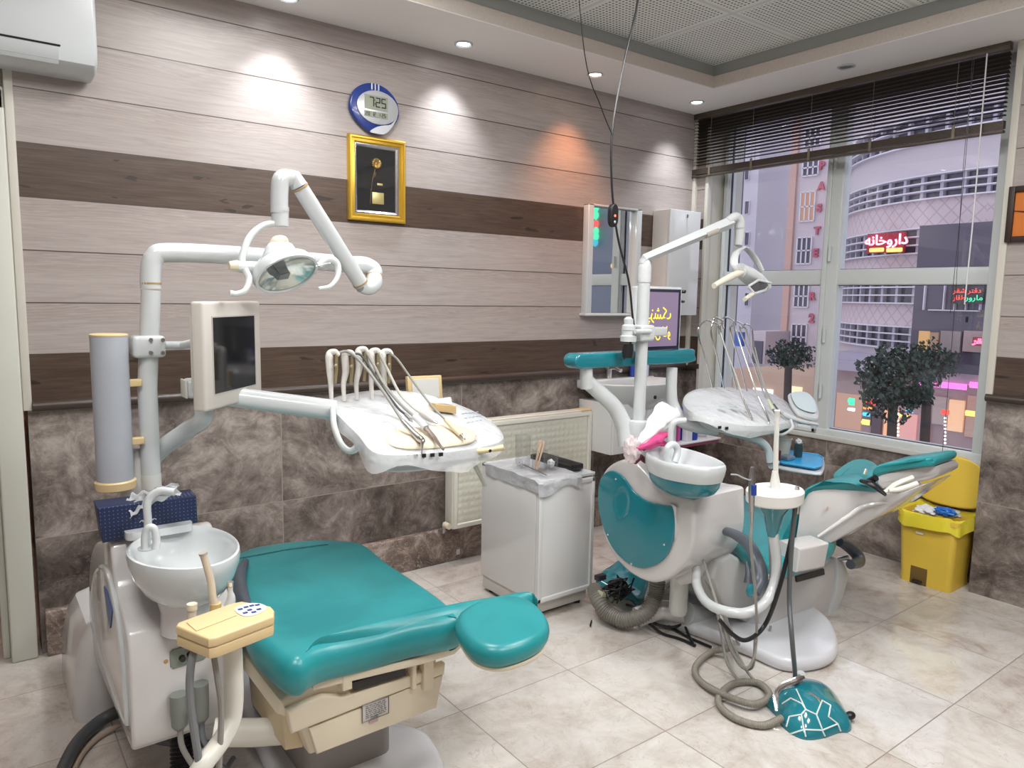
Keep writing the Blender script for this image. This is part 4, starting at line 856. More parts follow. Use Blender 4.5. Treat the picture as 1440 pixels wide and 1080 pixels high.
# ------------------------------------------------------------------ assistant console 1
t = thing('assistant_console', at(327, 1060, 'y', -1.76), 'yellowed assistant console with blue keys in front of the left cuspidor bowl', 'control console')
zt1 = .785; o = ats([(247, 880), (250, 875), (325, 848), (340, 845), (381, 852), (386, 858), (385, 866), (305, 896), (293, 898), (282, 894)], 'z', zt1)
m = MB(); m.prism(o, V((0, 0, -.022)), .005); m.build('top_cover', YCREAM, t)
cq = sum(o, V((0, 0, 0)))/len(o); m = MB(); m.prism([cq+(p-cq)*.985+V((0, 0, -.0225)) for p in o], V((0, 0, -.024)), .004); m.build('lower_case', YCREAM, t)
o2 = ats([(330, 857), (345, 850), (362, 849), (374, 853), (372, 859), (356, 866), (340, 866)], 'z', zt1+.0005); m = MB(); m.prism(catmull(o2, 4, True), V((0, 0, .0015))); m.build('key_plate', pm('key_plate', (.80, .82, .82), .4), t, smooth=False)
m = MB()
for u, v in ((338, 857), (346, 854), (354, 852), (362, 851), (351, 858), (364, 857), (345, 862), (357, 861)):
    p = at(u, v, 'z', zt1+.002); m.box(p-V((.005, .004, 0)), p+V((.005, .004, .0012)))
m.build('key', pm('key_navy', (.03, .06, .22), .4), t, smooth=False)
m = MB(); q = ats([(262, 876), (318, 856), (333, 866), (276, 888)], 'z', zt1+.0003); m.prism(q, V((0, 0, .002)), .001); m.build('rest_recess', YCREAM, t)
m = MB(); px_ = at(327, 930, 'y', -1.80); m.tube([V((px_.x, -1.80, zt1-.04)), V((px_.x, -1.80, at(327, 1000, 'y', -1.80).z+.02)), at(318, 1030, 'y', -1.82), at(286, 1075, 'y', -1.86), at(270, 1100, 'y', -1.85)], .0215, n=6, seg=18); m.build('post', PALE, t)
m = MB(); m.tube([at(276, 905, 'y', -1.84), at(268, 940, 'y', -1.86), at(268, 990, 'y', -1.86), at(282, 1085, 'y', -1.86)], .0085, seg=10); m.build('hose', pm('mid_grey_hose', (.20, .21, .22), .4), t)
m = MB(); m.tube([at(298, 905, 'y', -1.83), at(305, 950, 'y', -1.85), at(311, 1000, 'y', -1.85), at(308, 1085, 'y', -1.85)], .0065, seg=10); m.build('hose', HOSE, t)
G2 = 'suction tips in the left console'
t = thing('suction_tip', at(300, 850, 'y', -1.72), 'bent cream suction tip standing tallest in the yellowed console', 'suction tip')
m = MB(); m.tube(atl([(303, 855, 'y', -1.735), (299, 838, 'y', -1.735), (296, 815, 'y', -1.735), (286, 780, 'y', -1.74)]), [.010, .0085, .0085, .008], n=6, seg=14); m.build('tube', pm('suction_cream', (.72, .64, .52), .35), t)
m = MB(); m.tube(atl([(303, 868, 'y', -1.735), (303, 848, 'y', -1.735)]), .013, smooth=False, seg=16); m.build('socket', pm('socket_yellow', (.72, .52, .22), .4), t)
m = MB(); m.tube(atl([(286, 780, 'y', -1.741), (285.2, 777, 'y', -1.741)]), .0095, smooth=False, seg=14); m.build('end_ring', pm('tip_grey', (.45, .42, .38), .4), t)
t = thing('suction_socket', at(270, 878, 'y', -1.75), 'short cream empty suction socket on the left end of the console', 'suction holder')
m = MB(); m.tube(atl([(270, 878, 'y', -1.755), (270, 856, 'y', -1.755)]), .0095, smooth=False, seg=16); m.build('tube', pm('suction_cream', (.72, .64, .52), .35), t)
m = MB(); m.tube(atl([(270, 857, 'y', -1.755), (270, 849, 'y', -1.755)]), .0115, smooth=False, seg=16); m.build('rim', CREAM, t)
t = thing('air_syringe', at(325, 850, 'y', -1.70), 'small white syringe nozzle behind the keys of the yellowed console', 'dental handpiece')
m = MB(); m.tube(atl([(322, 856, 'y', -1.745), (325, 842, 'y', -1.745), (324, 832, 'y', -1.745), (324, 821, 'y', -1.745)]), [.014, .010, .006, .006], seg=12); m.build('body', WHITE2, t)
m = MB(); m.tube(atl([(324, 824, 'y', -1.745), (324, 818, 'y', -1.745)]), .0075, smooth=False, seg=12); m.build('nozzle', CHROME, t)

# tissue box and tissue over the spout
t = thing('tissue_box', (-3.75, -1.12, .80), 'dark blue dotted tissue box standing behind the left cuspidor bowl', 'tissue box')
def navy():
    n = NT('navy_dotted'); h = .011; hx = n.ma('SUBTRACT', n.ma('FRACT', n.ma('DIVIDE', n.x, h)), .5); hz = n.ma('SUBTRACT', n.ma('FRACT', n.ma('DIVIDE', n.z, h)), .5)
    d = n.ma('LESS_THAN', n.ma('ADD', n.ma('MULTIPLY', hx, hx), n.ma('MULTIPLY', hz, hz)), .02); n.put(n.mix(d, (.010, .020, .068), (.10, .14, .28)), n.b.inputs['Base Color']); n.b.inputs['Roughness'].default_value = .45; return n.m
q = ats([(137, 715), (145, 764), (278, 735), (276, 698)], 'y', -1.15)
m = MB(); m.prism(q, V((0, .075, .006)), .002); m.build('box', navy(), t)
m = MB(); p = at(208, 733, 'y', -1.152)
for k in (-2, -1, 0, 1, 2): m.tube([p+V((k*.008-.006, 0, 0)), p+V((k*.008, 0, .007-abs(k)*.001)), p+V((k*.008+.007, 0, .002))], .0012, seg=5)
m.build('emblem', SILV, t)
m = MB()
tp = atl([(178, 716, 'y', -1.13), (190, 706, 'y', -1.12), (206, 700, 'y', -1.13), (225, 694, 'y', -1.2), (250, 686, 'y', -1.28)])
def tf(u, v):
    k = u*4; i = min(int(k), 3); p = tp[i].lerp(tp[i+1], k-i); wv = .035*(1-.25*u)
    q = p+V((.006*math.sin(9*v+6*u), (v-.5)*wv*1.6-.01, .012*noise.noise(V((u*6, v*5, 2)))+.034*(v-.45)*(1.15-u*.4)+.004*math.sin(u*30)))
    return q
m.grid(tf, 30, 12); c = m.bm; bmesh.ops.solidify(c, geom=list(c.faces), thickness=.0008); solo(m, 'tissue', TISSUE, 'crumpled white tissue draped over the spout above the dark blue box', 'tissue', ang=70)

from mathutils.bvhtree import BVHTree
# ================================================================== LEFT DENTAL CHAIR
C1 = thing('dental_chair', (-3.25, -1.3, 0), 'low teal dental chair with cream base and headrest at the front left', 'dental chair')
zs = .585
seat = [at(u, v, 'z', .535) for u, v in [(640, 894), (560, 909), (480, 929), (446, 943), (426, 956), (398, 956), (372, 936), (346, 905), (332, 850), (326, 800), (330, 786), (358, 772), (420, 766), (478, 771), (515, 780), (550, 808), (600, 842), (634, 868), (648, 886)]]
def zf1(x, y):
    k = max(0, (y+1.10)/.45); far = -.06*k*k if k > 0 else 0
    return far - .022*max(0, 1-((x+3.33)**2/.05+(y+1.40)**2/.14))
m = MB(); m.pillow([(p.x, p.y) for p in seat], .105, .033, Matrix.Translation((0, 0, zs-.105)), zf1, .006, n=4); SO = m.build('seat_cushion', TEAL, C1)
SB = BVHTree.FromPolygons([v.co+ORG[SO.name] for v in SO.data.vertices], [q.vertices[:] for q in SO.data.polygons])
def onb(B, u, v, e=.0):
    d = (_f + _r*(u-720)/F - _u*(v-540)/F).normalized(); h = B.ray_cast(C, d); return h[0]+h[1]*e if h[0] else None
def seam(P, name, mat, r, par, B):
    Q = []
    for (a, b) in zip(P, P[1:]):
        for k in range(8):
            h = onb(B, a[0]+(b[0]-a[0])*k/8, a[1]+(b[1]-a[1])*k/8, .0003)
            if h: Q.append(h)
    if len(Q) > 2: m = MB(); m.tube(Q, r, smooth=False, seg=6); m.build(name, mat, par)
SEAM = pm('teal_seam', (.006, .10, .11), .6)
seam([(336, 786), (400, 774), (470, 765)], 'seam', SEAM, .004, C1, SB)
st_ = [((430, 918), (436, 926)), ((448, 906), (456, 930)), ((490, 893), (498, 922)), ((550, 876), (560, 910)), ((605, 862), (615, 900)), ((650, 852), (655, 892)), ((700, 843), (700, 890)), ((742, 838), (745, 868)), ((756, 845), (755, 860))]
rings = []
for i, (a, b) in enumerate(st_):
    A_, B_ = at(*a, 'z', .582), at(*b, 'z', .53); c = (A_+B_)/2; h = (B_-A_)/2; vv = V((0, 0, .034 if 0 < i < len(st_)-1 else .015))
    rings.append([c+h*math.cos(t_)+vv*math.sin(t_) for t_ in [2*PI*k/20 for k in range(20)]])
cr = [[None]*20 for _ in range(0)]
cols_ = [catmull([r_[k] for r_ in rings], 4) for k in range(20)]
m = MB(); m.skin([[cols_[k][i] for k in range(20)] for i in range(len(cols_[0]))]); m.build('backrest', TEAL, C1, ang=50)
# headrest
hd = [at(u, v, 'z', .62) for u, v in [(640, 868), (655, 850), (690, 838), (735, 838), (760, 852), (773, 872), (765, 890), (735, 905), (695, 912), (660, 900)]]
hc_ = sum(hd, V((0, 0, 0)))/len(hd)
m = MB(); m.pillow([(p.x-hc_.x, p.y-hc_.y) for p in hd], .062, .026, Matrix.Translation((hc_.x, hc_.y, .56)), lambda x, y: .02*x-.03*y*0, .006, n=4); m.build('headrest', TEAL, C1)
m = MB(); m.pillow([((p.x-hc_.x)*.93, (p.y-hc_.y)*.93) for p in hd], .014, .006, Matrix.Translation((hc_.x, hc_.y, .549)), None, 0, n=4); m.build('headrest_plate', CREAM, C1)
hk = at(708, 928, 'z', .53); m = MB(); m.box(V((hc_.x-.045, hc_.y-.075, .515)), V((hc_.x+.03, hc_.y-.0, .550)), .006); m.box(V((hc_.x+.034, hc_.y-.06, .522)), V((hc_.x+.055, hc_.y-.01, .550)), .004); m.build('headrest_bracket', CREAM, C1)
# cream frame lip beneath the cushion
lip = ats([(441, 972), (520, 953), (590, 936), (640, 921), (654, 906), (600, 890), (434, 936), (432, 962)], 'z', .452)
m = MB(); m.prism(lip, V((0, 0, .026)), .006); m.build('frame_lip', CREAM, C1)
m = MB(); m.prism([sum(lip, V((0, 0, 0)))/8+(q-sum(lip, V((0, 0, 0)))/8)*.97+V((0, 0, .0265)) for q in lip], V((0, 0, .012))); m.build('gap_shade', BLACK, C1)  # black sheet painting in the dark gap between cushion and lip
fx0, fx1, fy = -3.50, -3.075, -1.665
m = MB(); m.prism([V((x, -1.655, z)) for x, z in [(fx0+.03, .255), (fx1-.02, .26), (fx1, .37), (fx1+.005, .42), (fx1-.03, .47), (fx0+.02, .47), (fx0-.05, .44), (fx0-.055, .40), (fx0, .36)]], V((0, .70, 0)), .018); m.build('body', CREAM, C1)
m = MB(); m.prism([V((x, -1.672, z)) for x, z in [(fx0+.04, .265), (fx1-.01, .27), (fx1+.012, .37), (fx0+.02, .345)]], V((0, .02, 0)), .005); m.build('front_cover', CREAM, C1)
m = MB(); m.prism([V((x, -1.676, z)) for x, z in [(fx0-.03, .35), (fx1+.015, .372), (fx1+.018, .405), (fx0+.12, .405), (fx0+.06, .43), (fx0-.04, .42)]], V((0, .03, 0)), .008); m.build('ledge', CREAM, C1)
sl = atl([(496, 960, 'y', -1.68), (570, 940, 'y', -1.68), (571, 950, 'y', -1.68), (498, 971, 'y', -1.68)])
m = MB(); m.prism(sl, V((0, .01, 0))); m.build('slot', BLACK, C1, smooth=False)
for u0, u1 in ((478, 492), (576, 582), (592, 606)):
    m = MB(); a = at(u0, 940, 'y', -1.672); b = at(u1, 965, 'y', -1.672); m.box((a.x, -1.69, min(a.z, b.z)-.0), (b.x, -1.655, .478), .004); m.build('hinge_lug', CREAM, C1)
pl = atl([(509, 992, 'y', -1.6735), (546, 979, 'y', -1.6735), (546, 1002, 'y', -1.6735), (509, 1016, 'y', -1.6735)])
m = MB(); m.prism(pl, V((0, -.0015, 0))); m.build('rating_plate', pm('plate_grey', (.62, .60, .58), .5), C1, smooth=False)
m = MB(); n_ = pl
def onp(u, v, d=-.003): p = pl[0].lerp(pl[1], u).lerp(pl[3].lerp(pl[2], u), v); return p+V((0, d, 0))
for k in range(4):
    a, b = [(0, 0), (1, 0), (1, 1), (0, 1)][k], [(1, 0), (1, 1), (0, 1), (0, 0)][k]; m.tube([onp(*a), onp(*b)], .0009, seg=4, smooth=False)
random.seed(5)
for r_ in range(7):
    u = .12
    while u < .88:
        L_ = random.uniform(.04, .14); m.tube([onp(u, .13+r_*.115), onp(min(.9, u+L_), .13+r_*.115)], .0009, seg=4, smooth=False); u += L_+.04
m.build('plate_print', BLACK, C1, smooth=False)
m = MB(); q = atl([(520, 1008, 'y', -1.6735), (532, 1004, 'y', -1.6735), (531, 1014, 'y', -1.6735), (519, 1018, 'y', -1.6735)]); m.prism(q, V((0, -.0015, 0))); m.build('barcode_label', pm('label_brown', (.50, .38, .34), .5), C1, smooth=False)
m = MB(); m.prism([V((-3.56, -1.64, z)) if 0 else V((x, -1.60, z)) for x, z in [(-3.52, .26), (-3.47, .25), (-3.46, .36), (-3.53, .40)]], V((0, .3, 0)), .008); m.build('side_cover', pm('cream_side', (.68, .56, .36), .4), C1)
# scissor column and base plate
m = MB(); m.skin([rr(-3.42, -3.14, -1.5, -.95, z, .04) for z in (.05, .27)]); m.build('column', pm('column_grey', (.34, .32, .31), .5), C1)
bp = ats([(605, 1066), (600, 1040), (560, 1010), (520, 1030), (470, 1010), (440, 1000), (430, 985)], 'z', .06)
base = [(-2.995, -1.50), (-3.0, -1.42), (-3.06, -1.30), (-3.10, -1.0), (-3.12, -.75), (-3.20, -.68), (-3.38, -.68), (-3.46, -.76), (-3.47, -1.1), (-3.49, -1.45), (-3.46, -1.66), (-3.36, -1.74), (-3.20, -1.74), (-3.05, -1.66)]
m = MB(); m.pillow(base, .055, .024, None, None, .012, n=4); m.build('base_plate', pm('base_white', (.72, .73, .77), .2, coat=.4), C1)
m = MB(); m.tube(atl([(345, 790, 'z', .60), (336, 812, 'z', .60), (340, 840, 'z', .60), (352, 862, 'z', .59)]), [.012, .022, .022, .012], seg=14); m.build('armrest', pm('arm_grey', (.085, .10, .125), .4), C1)
m = MB(); m.tube([(-3.62, -1.2, .50), (-3.56, -1.2, .46), (-3.50, -1.2, .44)], .02, seg=12); m.build('armrest_mount', STEEL, C1)

# ================================================================== WHITE CABINET
K = thing('mobile_cabinet', (-1.92, -.7, 0), 'small white glossy cabinet between the two dental units', 'cabinet')
kx0, kx1, ky0, ky1, kz0, kz1 = -2.10, -1.752, -.925, -.47, .085, .652
m = MB(); m.box((kx0, ky0+.018, kz0), (kx1, ky1, kz1), .003); m.build('body', LACQ, K)
m = MB(); m.box((kx0+.006, ky0+.03, .02), (kx1-.006, ky1-.01, kz0), .002); m.build('plinth', pm('plinth_white', (.66, .64, .60), .35), K)
m = MB()
for x in (kx0+.04, kx1-.04):
    for y in (ky0+.06, ky1-.05): m.lathe([(.018, 0), (.018, .02)], (x, y, 0), 12)
m.build('foot', BLACK, K)
m = MB(); m.box((kx0+.002, ky0, kz0-.002), (kx1-.002, ky0+.017, kz1-.006), .002)
fw = .022
for q in ((kx0+.002, kx0+fw, kz0, kz1-.008), (kx1-fw, kx1-.002, kz0, kz1-.008), (kx0+.002, kx1-.002, kz0, kz0+fw), (kx0+.002, kx1-.002, kz1-.008-fw, kz1-.008)): m.box((q[0], ky0-.008, q[2]), (q[1], ky0+.002, q[3]), .003)
m.build('door', LACQ, K)
m = MB()
for q in ((kx0, kx1, ky0-.004, ky0+.014), (kx0, kx1, ky1-.018, ky1), (kx0, kx0+.018, ky0, ky1), (kx1-.018, kx1, ky0, ky1)): m.box((q[0], q[2], kz1), (q[1], q[3], kz1+.016), .003)
m.box((kx0, ky0, kz1), (kx1, ky1, kz1+.006)); m.build('tray_top', WHITE, K)
zk = kz1+.017
m = MB()
KX0, KX1, KY0, KY1 = -2.13, -1.86, -.955, -.50
def kd(u, v):
    x = KX0-.01+(KX1-KX0+.02)*u; y = KY0-.01+(KY1-KY0)*v; z = zk+.004+.006*noise.noise(V((x*14, y*14, 1)))
    dx = max(0, (kx0-.004)-x); dy = max(0, (ky0-.012)-y)
    e = max(0, 1-(x-KX0)/.03); 
    if u < .10: x = kx0-.006-.006*noise.noise(V((y*20, 0, u*9))); z = zk-.055*(1-u/.10)
    if v < .12: y = ky0-.018-.01*noise.noise(V((x*20, 3, v*9))); z = min(z, zk-(.055+.02*math.sin(u*7))*(1-v/.12))
    return V((x, y, z))
m.grid(kd, 40, 50); bmesh.ops.solidify(m.bm, geom=list(m.bm.faces), thickness=.001); solo(m, 'plastic_wrap', pm('white_film', (.84, .86, .88), .3, bump=(28, .9)), 'crumpled white plastic wrap over the left part of the white cabinet top', 'wrap', ang=70)
m = MB(); m.box((-1.855, -.86, zk), (-1.765, -.55, zk+.028), .006); solo(m, 'black_case', BLACK, 'flat black case lying on the right of the white cabinet top', 'case')
def tumbler(x, y, z, w_, h, name, lab, grp=None, r=0):
    m = MB(); o_ = rr(x-w_/2, x+w_/2, y-w_/2, y+w_/2, z, w_*.18, 3); c_ = V((x, y, 0))
    sc_ = lambda s, zz: [V((c_.x+(p.x-c_.x)*s, c_.y+(p.y-c_.y)*s, zz)) for p in o_]
    m.skin([sc_(.96, z), sc_(1, z+.003), sc_(1.03, z+h), sc_(.97, z+h), sc_(.93, z+.006)], True, True); return solo(m, name, CLEAR, lab, 'holder', grp)
zt2 = zk+.012
tumbler(-2.02, -.70, zt2, .058, .155, 'acrylic_holder', 'tall clear acrylic holder at the back of the cabinet wrap')
tumbler(-1.995, -.80, zt2, .058, .10, 'acrylic_holder', 'clear acrylic holder full of wooden sticks on the white cabinet')
tumbler(-1.925, -.80, zt2, .055, .065, 'acrylic_holder', 'low clear acrylic cup with cotton at the right of the wooden sticks')
random.seed(4); STK = pm('wood_stick', (.72, .53, .38), .6)
for k in range(9):
    x, y = -2.015+random.uniform(-.012, .012), -.80+random.uniform(-.012, .012)
    m = MB(); m.tube([(x, y, zt2+.008), (x+.045+random.uniform(-.008, .008), y+random.uniform(-.005, .02), zt2+.135+random.uniform(-.01, .006))], .0028, seg=6, smooth=False)
    solo(m, 'wooden_stick', STK, 'thin wooden applicator stick leaning in the clear holder on the white cabinet', 'stick', 'wooden sticks in the acrylic holder')
crumple((-1.925, -.80, zt2+.025), .018, TISSUE, 'cotton_roll', 'white cotton wad in the low clear cup on the white cabinet', 'cotton', 3)
t = thing('dental_mirror', (-2.05, -.86, zt2), 'steel dental mirror lying on the wrap in front of the wooden sticks', 'dental mirror')
a, b = at(735, 653, 'z', zt2+.008), at(768, 668, 'z', zt2+.006)
m = MB(); m.tube([a, b], [.0025, .003, .003], smooth=False, seg=8); m.build('handle', STEEL, t)
m = MB(); m.lathe([(0, .002), (.010, .002), (.010, 0)], a+V((-.008, .004, .004)), 16, Matrix.Rotation(.6, 4, 'Y')); m.build('mirror_head', CHROME, t)

# ================================================================== RIGHT DENTAL UNIT
U2 = thing('dental_unit', (-1.75, -1.35, 0), 'white dental unit in the middle with teal side panel and two tone bowl', 'dental unit')
BX = -1.87
out = ats([(841, 712), (841, 686), (846, 668), (856, 655), (872, 647), (890, 648), (905, 662), (922, 680), (945, 694), (972, 700), (975, 715), (975, 760), (966, 790), (945, 811), (922, 820), (900, 815), (878, 800), (858, 775), (846, 745)], 'x', BX)
m = MB(); m.prism(catmull(out, 3, True), V((.34, 0, 0)), .03, 4); m.build('body', SHELL, U2)
pn = ats([(843, 705), (845, 678), (853, 665), (866, 662), (880, 672), (893, 690), (910, 703), (932, 709), (948, 713), (952, 730), (948, 760), (938, 783), (920, 796), (900, 798), (880, 788), (862, 768), (849, 738)], 'x', BX-.001)
m = MB(); m.prism(catmull(pn, 4, True), V((-.012, 0, 0)), .007, 3); m.build('side_panel', TEALP, U2)
m = MB(); cc = at(874, 707, 'x', BX-.0125); P = [cc+V((0, .048*math.cos(a)-.008*math.sin(a), .070*math.sin(a))) for a in [2*PI*k/36 for k in range(36)]]
rings = [[cc+(p-cc)*s_+V((d, 0, 0)) for p in P] for s_, d in ((1.08, .000), (1, -.0035), (.92, -.002), (.6, -.0008), (.1, -.0005))]; m.skin(rings); m.build('panel_dimple', TEALP, U2)
m = MB()
for u, v in ((866, 674), (855, 752), (934, 766), (888, 793)): m.lathe([(0, .003), (.004, .003), (.005, 0)], at(u, v, 'x', BX-.0125), 10, Matrix.Rotation(-PI/2, 4, 'Y'))
m.build('panel_screw', SILV, U2)
ap = ats([(950, 712), (985, 703), (1017, 697), (1017, 735), (1010, 764), (985, 772), (958, 776), (950, 760)], 'y', -1.545)
m = MB(); m.prism(ap, V((.05, .12, 0)), .012, 3); m.build('front_wing', SHELL, U2)
m = MB(); m.tube([at(985, 772, 'y', -1.50), at(975, 800, 'y', -1.50), at(955, 815, 'y', -1.45)], [.055, .05, .03], seg=18); m.build('lower_fairing', SHELL, U2)
m = MB(); _a, _b = at(956, 806, 'y', -1.42), at(956, 862, 'y', -1.42); m.lathe([(.034, _b.z), (.040, _b.z+.015), (.041, _a.z), (.041, _a.z+.06)], (_a.x, -1.42, 0), 24); m.build('filter_canister', pm('canister', (.66, .68, .64), .3), U2)
m = MB(); m.tube([at(965, 862, 'y', -1.40), at(1000, 870, 'y', -1.42), at(1060, 880, 'y', -1.45)], .050, seg=20); m.build('link_arm', WHITE, U2)
m = MB(); m.tube([at(895, 868, 'y', -1.25), at(930, 858, 'y', -1.3), at(965, 862, 'y', -1.40)], [.045, .045, .05], seg=20); m.build('link_arm', SHELL, U2)
# two tone bowl
RIM = catmull([at(u, v, 'z', .872) for u, v in [(908, 636), (920, 630), (940, 628), (965, 631), (1000, 642), (1020, 652), (1017, 656), (1000, 658), (977, 657), (935, 650), (912, 641)]], 5, True)
b2 = sum(RIM, V((0, 0, 0)))/len(RIM); b2.z = 0
def bowl2(mb, prof): return mb.skin([[V((b2.x+(p.x-b2.x)*r, b2.y+(p.y-b2.y)*r, z)) for p in RIM] for r, z in prof])
m = MB(); bowl2(m, [(.86, .798), (.93, .803), (.985, .83), (1.01, .855), (.995, .868), (.96, .874), (.91, .868), (.84, .842), (.66, .812), (.3, .800), (.05, .798)]); m.build('cuspidor_bowl', WHITE, U2)
m = MB(); bowl2(m, [(.40, .730), (.62, .734), (.78, .75), (.87, .775), (.91, .802), (.89, .803)]); m.build('bowl_base', TEALP, U2)
m = MB(); m.lathe([(.045, .60), (.05, .733)], V((b2.x+.07, b2.y+.05, 0)), 24); m.build('bowl_neck', SHELL, U2)
m = MB(); m.tube(atl([(942, 645, 'y', -1.46), (943, 622, 'y', -1.46), (944, 603, 'y', -1.46), (950, 593, 'y', -1.47), (964, 591, 'y', -1.49)]), .0125, n=8, seg=16); m.build('cup_filler', WHITE, U2)
m = MB(); m.tube(atl([(939, 645, 'y', -1.52), (939, 630, 'y', -1.52), (947, 625, 'y', -1.525), (953, 633, 'y', -1.53), (949, 650, 'y', -1.535)]), .014, n=8, seg=16); m.build('bowl_rinser', WHITE, U2)
# pole
P2 = at(903, 470, 'y', -1.24); px2 = P2.x
zc2 = at(903, 600, 'y', -1.24).z
m = MB(); m.lathe([(.055, .78), (.056, zc2-.10), (.053, zc2+.015), (.048, zc2+.03), (.027, zc2+.034)], (px2, -1.24, 0), 32, cap=False); m.build('pole_base', WHITE, U2)
m = MB(); m.tube([(px2, -1.24, zc2), (px2, -1.24, at(903, 372, 'y', -1.24).z)], .0265, smooth=False, seg=24); m.build('pole', WHITE, U2)
# left swing arm up to the teal bar
m = MB(); m.tube(atl([(884, 625, 'y', -1.22), (878, 600, 'y', -1.20), (866, 575, 'y', -1.18), (850, 558, 'y', -1.17), (835, 545, 'y', -1.16), (824, 535, 'y', -1.16)]), [.050, .042, .038, .036, .034, .034], n=8, seg=20, flat=.8); m.build('swing_arm', WHITE, U2)
m = MB(); m.tube(atl([(825, 546, 'y', -1.16), (824, 517, 'y', -1.16)]), .028, smooth=False, seg=18); m.build('arm_pivot', WHITE, U2)
zb2 = at(825, 506, 'y', -1.16).z; xa, xb = at(806, 506, 'y', -1.16).x, at(966, 506, 'y', -1.16).x
m = MB(); m.prism(catmull([V((xa, -1.20, zb2-.030)), V((xa-.02, -1.20, zb2)), V((xa, -1.20, zb2+.027)), V((xa+.06, -1.20, zb2+.030)), V(((xa+xb)/2, -1.20, zb2+.030)), V((xb-.12, -1.20, zb2+.027)), V((xb, -1.20, zb2+.03)), V((xb+.012, -1.20, zb2+.004)), V((xb-.01, -1.20, zb2-.034)), V(((xa+xb)/2, -1.20, zb2-.034)), V((xa+.06, -1.20, zb2-.034))], 4, True), V((0, .085, 0)), .018, 3); m.build('swing_bar', TEALP, U2)
# drain hose, power cords
m = MB(); m.tube(atl([(925, 815, 'y', -1.30), (921, 838, 'y', -1.30), (908, 862, 'y', -1.30), (880, 872, 'y', -1.24), (856, 862, 'y', -1.16), (842, 845, 'y', -1.10), (836, 828, 'y', -1.02)]), .036, ribs=(.011, .0045), seg=20, n=10); m.build('drain_hose', pm('dirty_hose', (.22, .21, .185), .4), U2)
for P in ([(900, 862, 'y', -1.25), (920, 876, 'z', .03), (945, 882, 'z', .02), (965, 874, 'z', .05), (974, 864, 'y', -1.35)],
          [(905, 870, 'z', .05), (930, 890, 'z', .01), (955, 898, 'z', .008), (978, 908, 'z', .008)],
          [(954, 855, 'y', -1.38), (960, 870, 'y', -1.38), (968, 892, 'z', .02), (976, 908, 'z', .008)],
          [(880, 850, 'y', -1.1), (910, 860, 'z', .03), (960, 892, 'z', .008), (1000, 910, 'z', .008)]):
    m = MB(); m.tube(atl(P), .0065, seg=8); m.build('power_cord', BLACK, U2)

# tangle of black cables with adapter
t = thing('cable_tangle', at(862, 830, 'y', -1.08), 'tangle of black cables with a plug between cabinet and teal foot cushion', 'cables')
random.seed(21); c0 = at(868, 825, 'y', -1.12)
m = MB()
for k in range(13):
    P = []
    for i in range(9):
        a = random.uniform(0, 2*PI); r_ = random.uniform(.02, .095); P.append(c0+V((r_*math.cos(a), random.uniform(-.04, .04), r_*.6*math.sin(a)-.01)))
    m.tube(P, .0035, seg=6, n=6)
m.build('cables', BLACK, t)
m = MB(); p = at(843, 812, 'y', -1.15); m.box(p-V((.02, .015, .012)), p+V((.03, .015, .012)), .003, ); m.build('plug', BLACK, t)
m = MB(); p = at(855, 842, 'y', -1.10); Mx = Matrix.Translation(p) @ Matrix.Rotation(.55, 4, 'Y'); m.box((-.07, -.02, -.018), (.05, .02, .018), .006, Mx); m.build('adapter_block', pm('adapter_olive', (.40, .42, .28), .4), t)
m = MB(); m.tube(atl([(892, 812, 'y', -1.15), (885, 830, 'y', -1.12), (872, 845, 'y', -1.1)]), .004, seg=6); m.tube(atl([(830, 880, 'z', .01), (836, 862, 'y', -1.0), (852, 838, 'y', -1.05)]), .004, seg=6); m.build('loose_cable', BLACK, t)

# ------------------------------------------------------------------ operating light 2
L2 = thing('operating_light', (px2, -1.24, 1.6), 'white operating light with beige handles on the slim pole before the window', 'dental light')
top = at(903, 372, 'y', -1.24)
m = MB(); m.lathe([(.029, top.z-.075), (.029, top.z-.01), (.024, top.z+.012), (.012, top.z+.024), (.001, top.z+.027)], (px2, -1.24, 0), 28); m.build('pole_cap', WHITE, L2)
y2 = -1.24
a, b = at(905, 364, 'y', y2), at(1027, 313, 'y', y2+.02)
m = MB(); m.tube([a, b], [.019, .029], smooth=False, seg=4, flat=1.0); m.tube([a, a+V((.0, 0, -.02))], .02, smooth=False, seg=14); m.build('spring_arm', WHITE2, L2)
m = MB(); m.tube([a.lerp(b, .66)+V((0, -.018, -.008)), a.lerp(b, .80)+V((0, -.020, -.008))], .013, smooth=False, seg=10); m.build('arm_grip', pm('arm_taupe', (.40, .36, .32), .4), L2)
m = MB(); m.tube(atl([(1022, 312, 'y', y2+.02), (1034, 305, 'y', y2+.02), (1040, 312, 'y', y2+.02), (1040, 330, 'y', y2+.02), (1038, 345, 'y', y2+.02)]), [.020, .023, .025, .0235, .019], n=7, seg=18); m.build('drop_elbow', WHITE, L2)
m = MB(); m.tube(atl([(1040, 320, 'y', y2+.02), (1040, 321.5, 'y', y2+.02)]), .0245, smooth=False, seg=18); m.build('swivel_ring', pm('ring_grey', (.45, .45, .46), .4), L2)
hc2 = at(1066, 398, 'y', y2-.05)
m = MB(); m.tube(atl([(1046, 348, 'y', y2), (1035, 356, 'y', y2-.06), (1033, 372, 'y', y2-.11), (1046, 386, 'y', y2-.11)]), [.012, .018, .018, .016], n=6, seg=12, flat=.5)
m.tube(atl([(1038, 346, 'y', y2+.02), (1050, 350, 'y', y2+.05), (1062, 364, 'y', y2+.05), (1072, 382, 'y', y2+.02)]), [.012, .018, .020, .016], n=6, seg=12, flat=.5); m.build('yoke', WHITE, L2)
